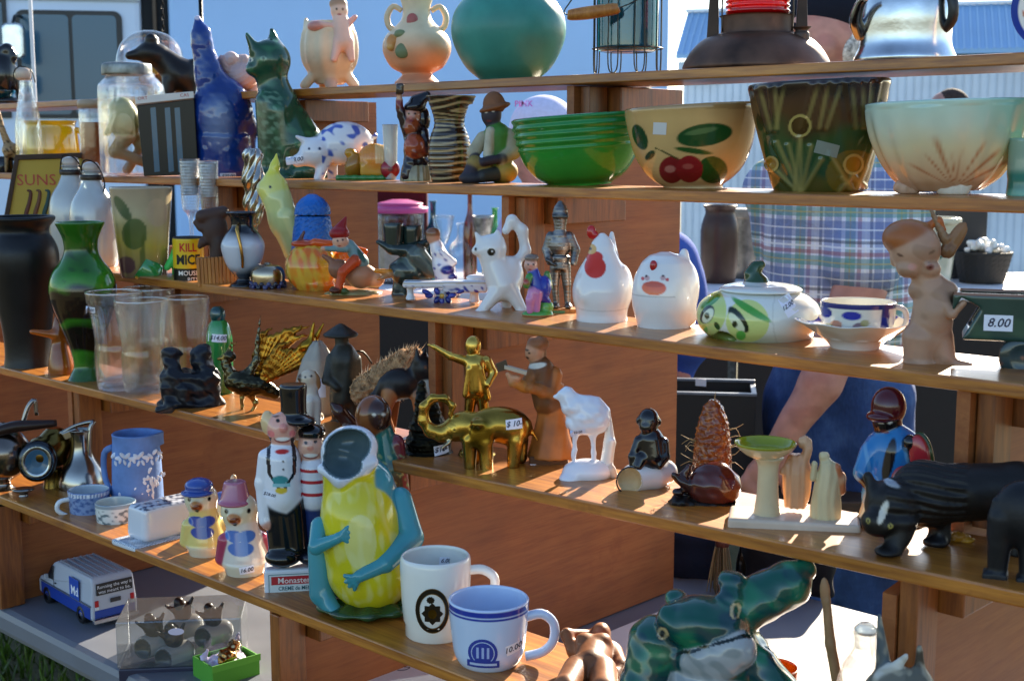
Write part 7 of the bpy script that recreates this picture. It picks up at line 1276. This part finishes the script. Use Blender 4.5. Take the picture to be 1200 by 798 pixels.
t = S(5, 'wooden_spoon', 'plain wooden spoon standing upright beside the clear bottle', 'spoon', 986, 852, lo=.1, hi=.14)
t.sdf('spoon', [E(962, 696, 6, 16, '#9a7450', rd=4, a=-6), PT([(964, 705, 0, 5), (970, 750, 0, 6), (984, 810, 0, 7), (988, 852, 0, 8)], '#a07c56')], 'carved_wood', k=3, cell=1.4, cut=853)
# ================================================================= ON THE TABLE
def Tb(name, label, cat, bx, by, group=None): 
    P = at_z(bx, by, ZT); P.z += .0006; return Thing(name, label, cat, bx, by, ZT, group, anchor=P)
t = Tb('toy_van', 'silver and blue toy delivery van with square logo panel', 'toy van', 103, 716)
# built in its own frame: x along the van (rear at +x), y across, then turned
root = t.o; root.rotation_euler = (0, 0, 0); s_ = t.s; LN, WD, HT = .200, .078, .078
side = [(-.100, .012), (-.101, .034), (-.094, .042), (-.068, .046), (-.046, .074), (-.036, .078), (.092, .080), (.098, .074), (.100, .030), (.100, .012)]
bm = bmesh.new(); L1 = [bm.verts.new((x, -WD/2+(.004 if z > .06 else 0), z)) for x, z in side]; L2 = [bm.verts.new((x, WD/2-(.004 if z > .06 else 0), z)) for x, z in side]; nn = len(side)
bm.faces.new(L1); bm.faces.new(L2[::-1])
for i in range(nn): bm.faces.new((L1[i], L2[i], L2[(i+1) % nn], L1[(i+1) % nn])[::-1])
bmesh.ops.recalc_face_normals(bm, faces=bm.faces); me = bpy.data.meshes.new('van_body'); bm.to_mesh(me); bm.free(); me.materials.append(MATS['paint_gloss'])
a = me.attributes.new('Col', 'FLOAT_COLOR', 'POINT'); [setattr(a.data[i], 'color', (*C('#b4bac6'), 1)) for i in range(len(me.vertices))]
vb = link(bpy.data.objects.new('van_body', me)); vb.parent = root; q = vb.modifiers.new('b', 'BEVEL'); q.width = .009; q.segments = 4; q.limit_method = 'ANGLE'
def vbx(nm, lo, hi, mat, c, par=root, bv=.0006): return bbox_mesh(nm, lo, hi, mat, par, c, bevel=bv)
for sy in (-1, 1):
    y0, y1 = sorted((sy*(WD/2+.0002), sy*(WD/2+.0012)))
    vbx('blue_stripe', (-.088, y0, .014), (.096, y1, .0335), 'paint_gloss', '#1f3f98'); vbx('rub_strip', (-.09, y0, .0345), (.098, y1+(.0004 if sy > 0 else 0), .037), 'plastic', '#555a66')
    w = mesh_obj('side_window', [(-.064, sy*(WD/2+.0012), .047), (-.040, sy*(WD/2+.0012), .047), (-.040, sy*(WD/2-.0015), .070), (-.047, sy*(WD/2-.0015), .070)], [(0, 1, 2, 3)], 'paint_gloss', root, c='#15181e', smooth=False)
    vbx('door_seam', (-.038, y0, .034), (-.0372, y1, .072), 'plastic', '#3a3e46'); vbx('door_handle', (-.035, y0, .042), (-.029, sy*(WD/2+.0022) if sy > 0 else y1, .044), 'plastic', '#23262c')
    for x in (-.066, .062):
        tw = link(bpy.data.objects.new('wheel', None)); tw.parent = root; tw.location = (x, sy*(WD/2-.004), .0145); tw.rotation_euler = (math.pi/2, 0, 0)
        def disc_ring(nm, prof, mat, c):
            n_ = 28; V = []; F = []
            for r, z in prof: V += [(r*math.cos(2*math.pi*k/n_), r*math.sin(2*math.pi*k/n_), z) for k in range(n_)]
            for i in range(len(prof)-1): F += [(i*n_+k, i*n_+(k+1) % n_, (i+1)*n_+(k+1) % n_, (i+1)*n_+k) for k in range(n_)]
            return mesh_obj(nm, V, F, mat, tw, c=c)
        disc_ring('tyre', [(.0085, -.006), (.0135, -.006), (.0145, -.004), (.0145, .004), (.0135, .006), (.0085, .006)], 'plastic', '#141416'); disc_ring('rim', [(.0002, -.0045), (.003, -.006), (.004, -.0045), (.0086, -.0055), (.0086, .0055), (.004, .0045), (.003, .006), (.0002, .0045)], 'silver', '#b8bcc4')
    vbx('tail_light', (.0985, sy*.030-.003, .034), (.1015, sy*.030+.003, .044), 'paint_gloss', '#b01820'); vbx('reverse_light', (.0985, sy*.030-.003, .029), (.1015, sy*.030+.003, .0338), 'paint_gloss', '#d8dce0')
    vbx('side_mirror', (-.058, sy*(WD/2+.002) if sy > 0 else sy*(WD/2+.008), .046), (-.054, sy*(WD/2+.008) if sy > 0 else sy*(WD/2+.002), .054), 'plastic', '#a8acb4')
for i in range(6): vbx('roof_rib', (-.03, -.030+i*.011, .0785), (.088, -.027+i*.011, .0812), 'paint_gloss', '#8c919c')
vbx('rear_window', (.0992, -.030, .052), (.1012, .031, .071), 'plastic', '#14161c'); vbx('rear_panel', (.1002, -.034, .015), (.1012, .034, .028), 'paint_gloss', '#23459c'); vbx('bumper', (.099, -.038, .008), (.106, .038, .0145), 'silver', '#b0b4bc')
vbx('licence_plate', (.1014, -.008, .037), (.1022, .010, .044), 'plastic', '#23262c')
lp = vbx('logo_panel', (.026, -WD/2-.0024, .036), (.060, -WD/2-.0013, .070), 'paint_gloss', '#2450b0')
def txt3(body, size, mtx, c, par, nm='lettering', bold=0):
    cu = bpy.data.curves.new('t', 'FONT'); cu.body = body; cu.size = size; cu.align_x = 'CENTER'; cu.resolution_u = 2; cu.offset = bold
    to = link(bpy.data.objects.new('t', cu)); bpy.context.view_layer.update(); m_ = bpy.data.meshes.new_from_object(to.evaluated_get(bpy.context.evaluated_depsgraph_get()))
    V = [mtx @ v.co for v in m_.vertices]; F = [p.vertices[:] for p in m_.polygons]; bpy.data.objects.remove(to); bpy.data.curves.remove(cu)
    return mesh_obj(nm, V, F, 'paper', par, c=c, smooth=False)
txt3('Md', .021, Matrix.Translation((.046, -WD/2-.0027, .043)) @ Matrix.Rotation(R(90), 4, 'X'), '#e8ecf4', lp, bold=.0004)
mr_ = Matrix.Rotation(R(90), 4, 'Z') @ Matrix.Rotation(R(90), 4, 'X')
rw = [o for o in root.children if o.name.startswith('rear_window')][0]
txt3('Running the way it', .0078, Matrix.Translation((.1015, .0005, .063)) @ mr_, '#e0e4ec', rw); txt3('was meant to be.', .0078, Matrix.Translation((.1015, .0005, .0548)) @ mr_, '#e0e4ec', rw)
pf_, pr2 = at_z(48, 702, ZT), at_z(112, 740, ZT); dirv = pr2-pf_; root.rotation_euler = (0, 0, math.atan2(dirv.y, dirv.x))
ctr = at_z(103, 712, ZT); root.location = (ctr.x, ctr.y, ZT+.0005)
# clear case with four small mugs
t = Tb('plastic_display_case', 'clear plastic case holding brown animal handled mugs on dark tray', 'case', 218, 771)
t.box('tray', 148, 286, 766, 784, -40, 40, 'plastic', '#23243c', bevel=2); t.box('clear_cover', 147, 287, 712, 765.6, -42, 42, 'case_plastic', bevel=2)
for i, (x, y, d) in enumerate(((182, 752, -12), (206, 762, -20), (212, 744, 16), (248, 748, 4))):
    mgm = t.sdf('mug', [K(x-7, y-2, 13, x+12, y-4, 13, '#b8b4ac', d-6, d+6), E(x-11, y-2, 11, 11, '#4a463e', d=d-14, rd=8, op='-')], 'porcelain', k=2, cell=1.3)
    t.sdf('animal_handle', [E(x+2, y-22, 11, 12, '#2c1c16', d=d), E(x-2, y-34, 6, 6, '#241612', d=d-2), K(x-6, y-24, 3.5, x-16, y-32, 2, '#241612', d-4, d-8), K(x+8, y-26, 3.5, x+14, y-38, 2, '#241612', d, d)], 'satin', k=3, cell=1.3, parent=mgm)
pc = t.disc('price_sticker', 214, 725, 9, 4, '#d0cce0', n=18, o=t.parts['clear_cover']); 
t.o.rotation_euler.z += R(-8)
t = Tb('green_gift_box', 'bright green open box with tissue paper and gold trinket', 'box', 266, 790)
for nm, a in (('front_panel', (235, 296, 768, 802, -24, -22)), ('back_panel', (235, 296, 768, 802, 22, 24)), ('side_panel', (235, 237, 768, 802, -21.8, 21.8)), ('side_panel', (294, 296, 768, 802, -21.8, 21.8)), ('bottom_panel', (237.2, 293.8, 799, 802, -21.8, 21.8))): t.box(nm, *a, 'paper', '#4f9a2c', bevel=.4)
t.box('box_rim', 234, 297, 766, 774, -25.4, -24.2, 'paper', '#5aa634', bevel=.3)
t.sdf('tissue_paper', [E(265, 776, 28, 12, '#c4bcd8', rd=21), K(240, 768, 6, 246, 760, 3, '#ccc4de', 8, 8), K(285, 768, 7, 290, 752, 3, '#c4bcd8', 12, 14)], 'paper', k=3, cell=1.4, disp=lambda P: np.abs(wobP(P, .4, 1.8)))
t.sdf('gold_trinket', [E(262, 764, 11, 7, '#b89058', d=-10), E(274, 758, 8, 7, '#c8a878', d=-4), E(254, 768, 6, 5, '#a87c40', d=-14)], 'brass', k=2, cell=1.2, disp=lambda P: wobP(P, .6, .8))
t.o.rotation_euler.z += R(28)
t = Tb('white_carton', 'flat white cardboard carton printed with a small dark mark', 'box', 470, 815)
cb = t.box('carton', 408, 520, 788, 830, -34, 34, 'paper', '#d8d4d0', bevel=1); t.box('carton_lid', 404, 524, 780, 787.6, -38, 38, 'paper', '#dcd8d4', bevel=1)
t.tube('printed_mark', [(462, 779.8, -12, .5), (470, 779.8, -15, .5), (478, 779.8, -10, .5), (472, 779.8, -6, .5)], 'paper', '#3a3a44', n=5)
t.o.rotation_euler.z += R(18)
# goods on the table behind the stand's panel
t = Tb('straw_whisk', 'bundle of tan straw bristles bound at the neck', 'whisk', 845, 694)
for i in range(60):
    a = random.uniform(0, 6.28); r_ = random.uniform(1, 12); t2 = random.uniform(.8, 1.2)
    t.tube('bristle', [(845+r_*.5*math.cos(a), 632, r_*.5*math.sin(a), .6), (845+r_*math.cos(a)*1.1, 665, r_*math.sin(a), .6), (845+r_*math.cos(a)*1.3*t2, 693, r_*math.sin(a)*1.2, .5)], 'matte', random.choice(['#8a7654', '#a08a62', '#6a5840']), n=4, sub=2)
t.lathe('binding', 845, [(8, 640), (8.5, 634), (8, 626)], 'matte', '#5a2a20'); t.lathe('handle', 845, [(5, 627), (4, 600), (5, 580)], 'carved_wood', '#6a4020')
t = Tb('black_glass_vase', 'black and white streaked glass vase on the white table', 'vase', 880, 686)
t.lathe('vase', 880, [(14, 690), (17, 684), (18, 660), (14, 640), (16, 620)], 'glaze', wall=1.6, res=1.4, pf=lambda X, Y, D, c, i: mx(np.tile(np.array(C('#1a1816')), (len(X), 1)), np.clip(wob(X*1.4, Y*.5, D, .3)*1.4-1.2, 0, 1), '#b8b0a0'))
t = Tb('navy_bag', 'dark navy cloth bag slumped on the white table', 'bag', 815, 672)
t.sdf('bag', [B(815, 648, 34, 28, '#161a2c', hd=22, r=12)], 'cloth', k=3, cell=2, disp=lambda P: wobP(P, .12, 2.0), cut=676)
sunlit_tab = link(bpy.data.objects.new('sunlit_table_patch', None)); sunlit_tab.location = (-.9, 1.5, ZT)  # added white sheet that paints the sunlit part of the table top
setp(sunlit_tab, label='white sheet added as the sunlit part of the table top behind the teal frog', category='board')
bbox_mesh('board', (-.36, -.4, .001), (.28, .17, .006), 'paper', sunlit_tab, '#dedcd8', bevel=.001)
t = Tb('dark_gap_filler', 'black cloth shape added to darken the gap behind the teal frog', 'bag', 925, 694)  # added dark shape filling the shaded gap beyond the table, no real bag
t.sdf('bag', [B(925, 664, 52, 32, '#12131a', hd=20, r=14)], 'cloth', k=3, cell=2.4, disp=lambda P: wobP(P, .09, 2.6), cut=694)
# ---------------------------------------------------------------- a thing made of one mesh needs no Empty
for o in [o for o in bpy.data.objects if o.type == 'EMPTY' and o.parent is None and o.get('label')]:
    ch = list(o.children)
    if len(ch) == 1 and not ch[0].children:
        c = ch[0]; nm = o.name.split('.')[0]; props = {k: o[k] for k in ('label', 'category', 'group') if k in o}
        loc, rot = o.location.copy(), o.rotation_euler.copy(); l2, r2 = c.location.copy(), c.rotation_euler.copy()
        bpy.data.objects.remove(o); c.parent = None; c.location = loc; c.rotation_euler = rot
        for k, v in props.items(): c[k] = v
        c.name = nm; c.data.name = nm
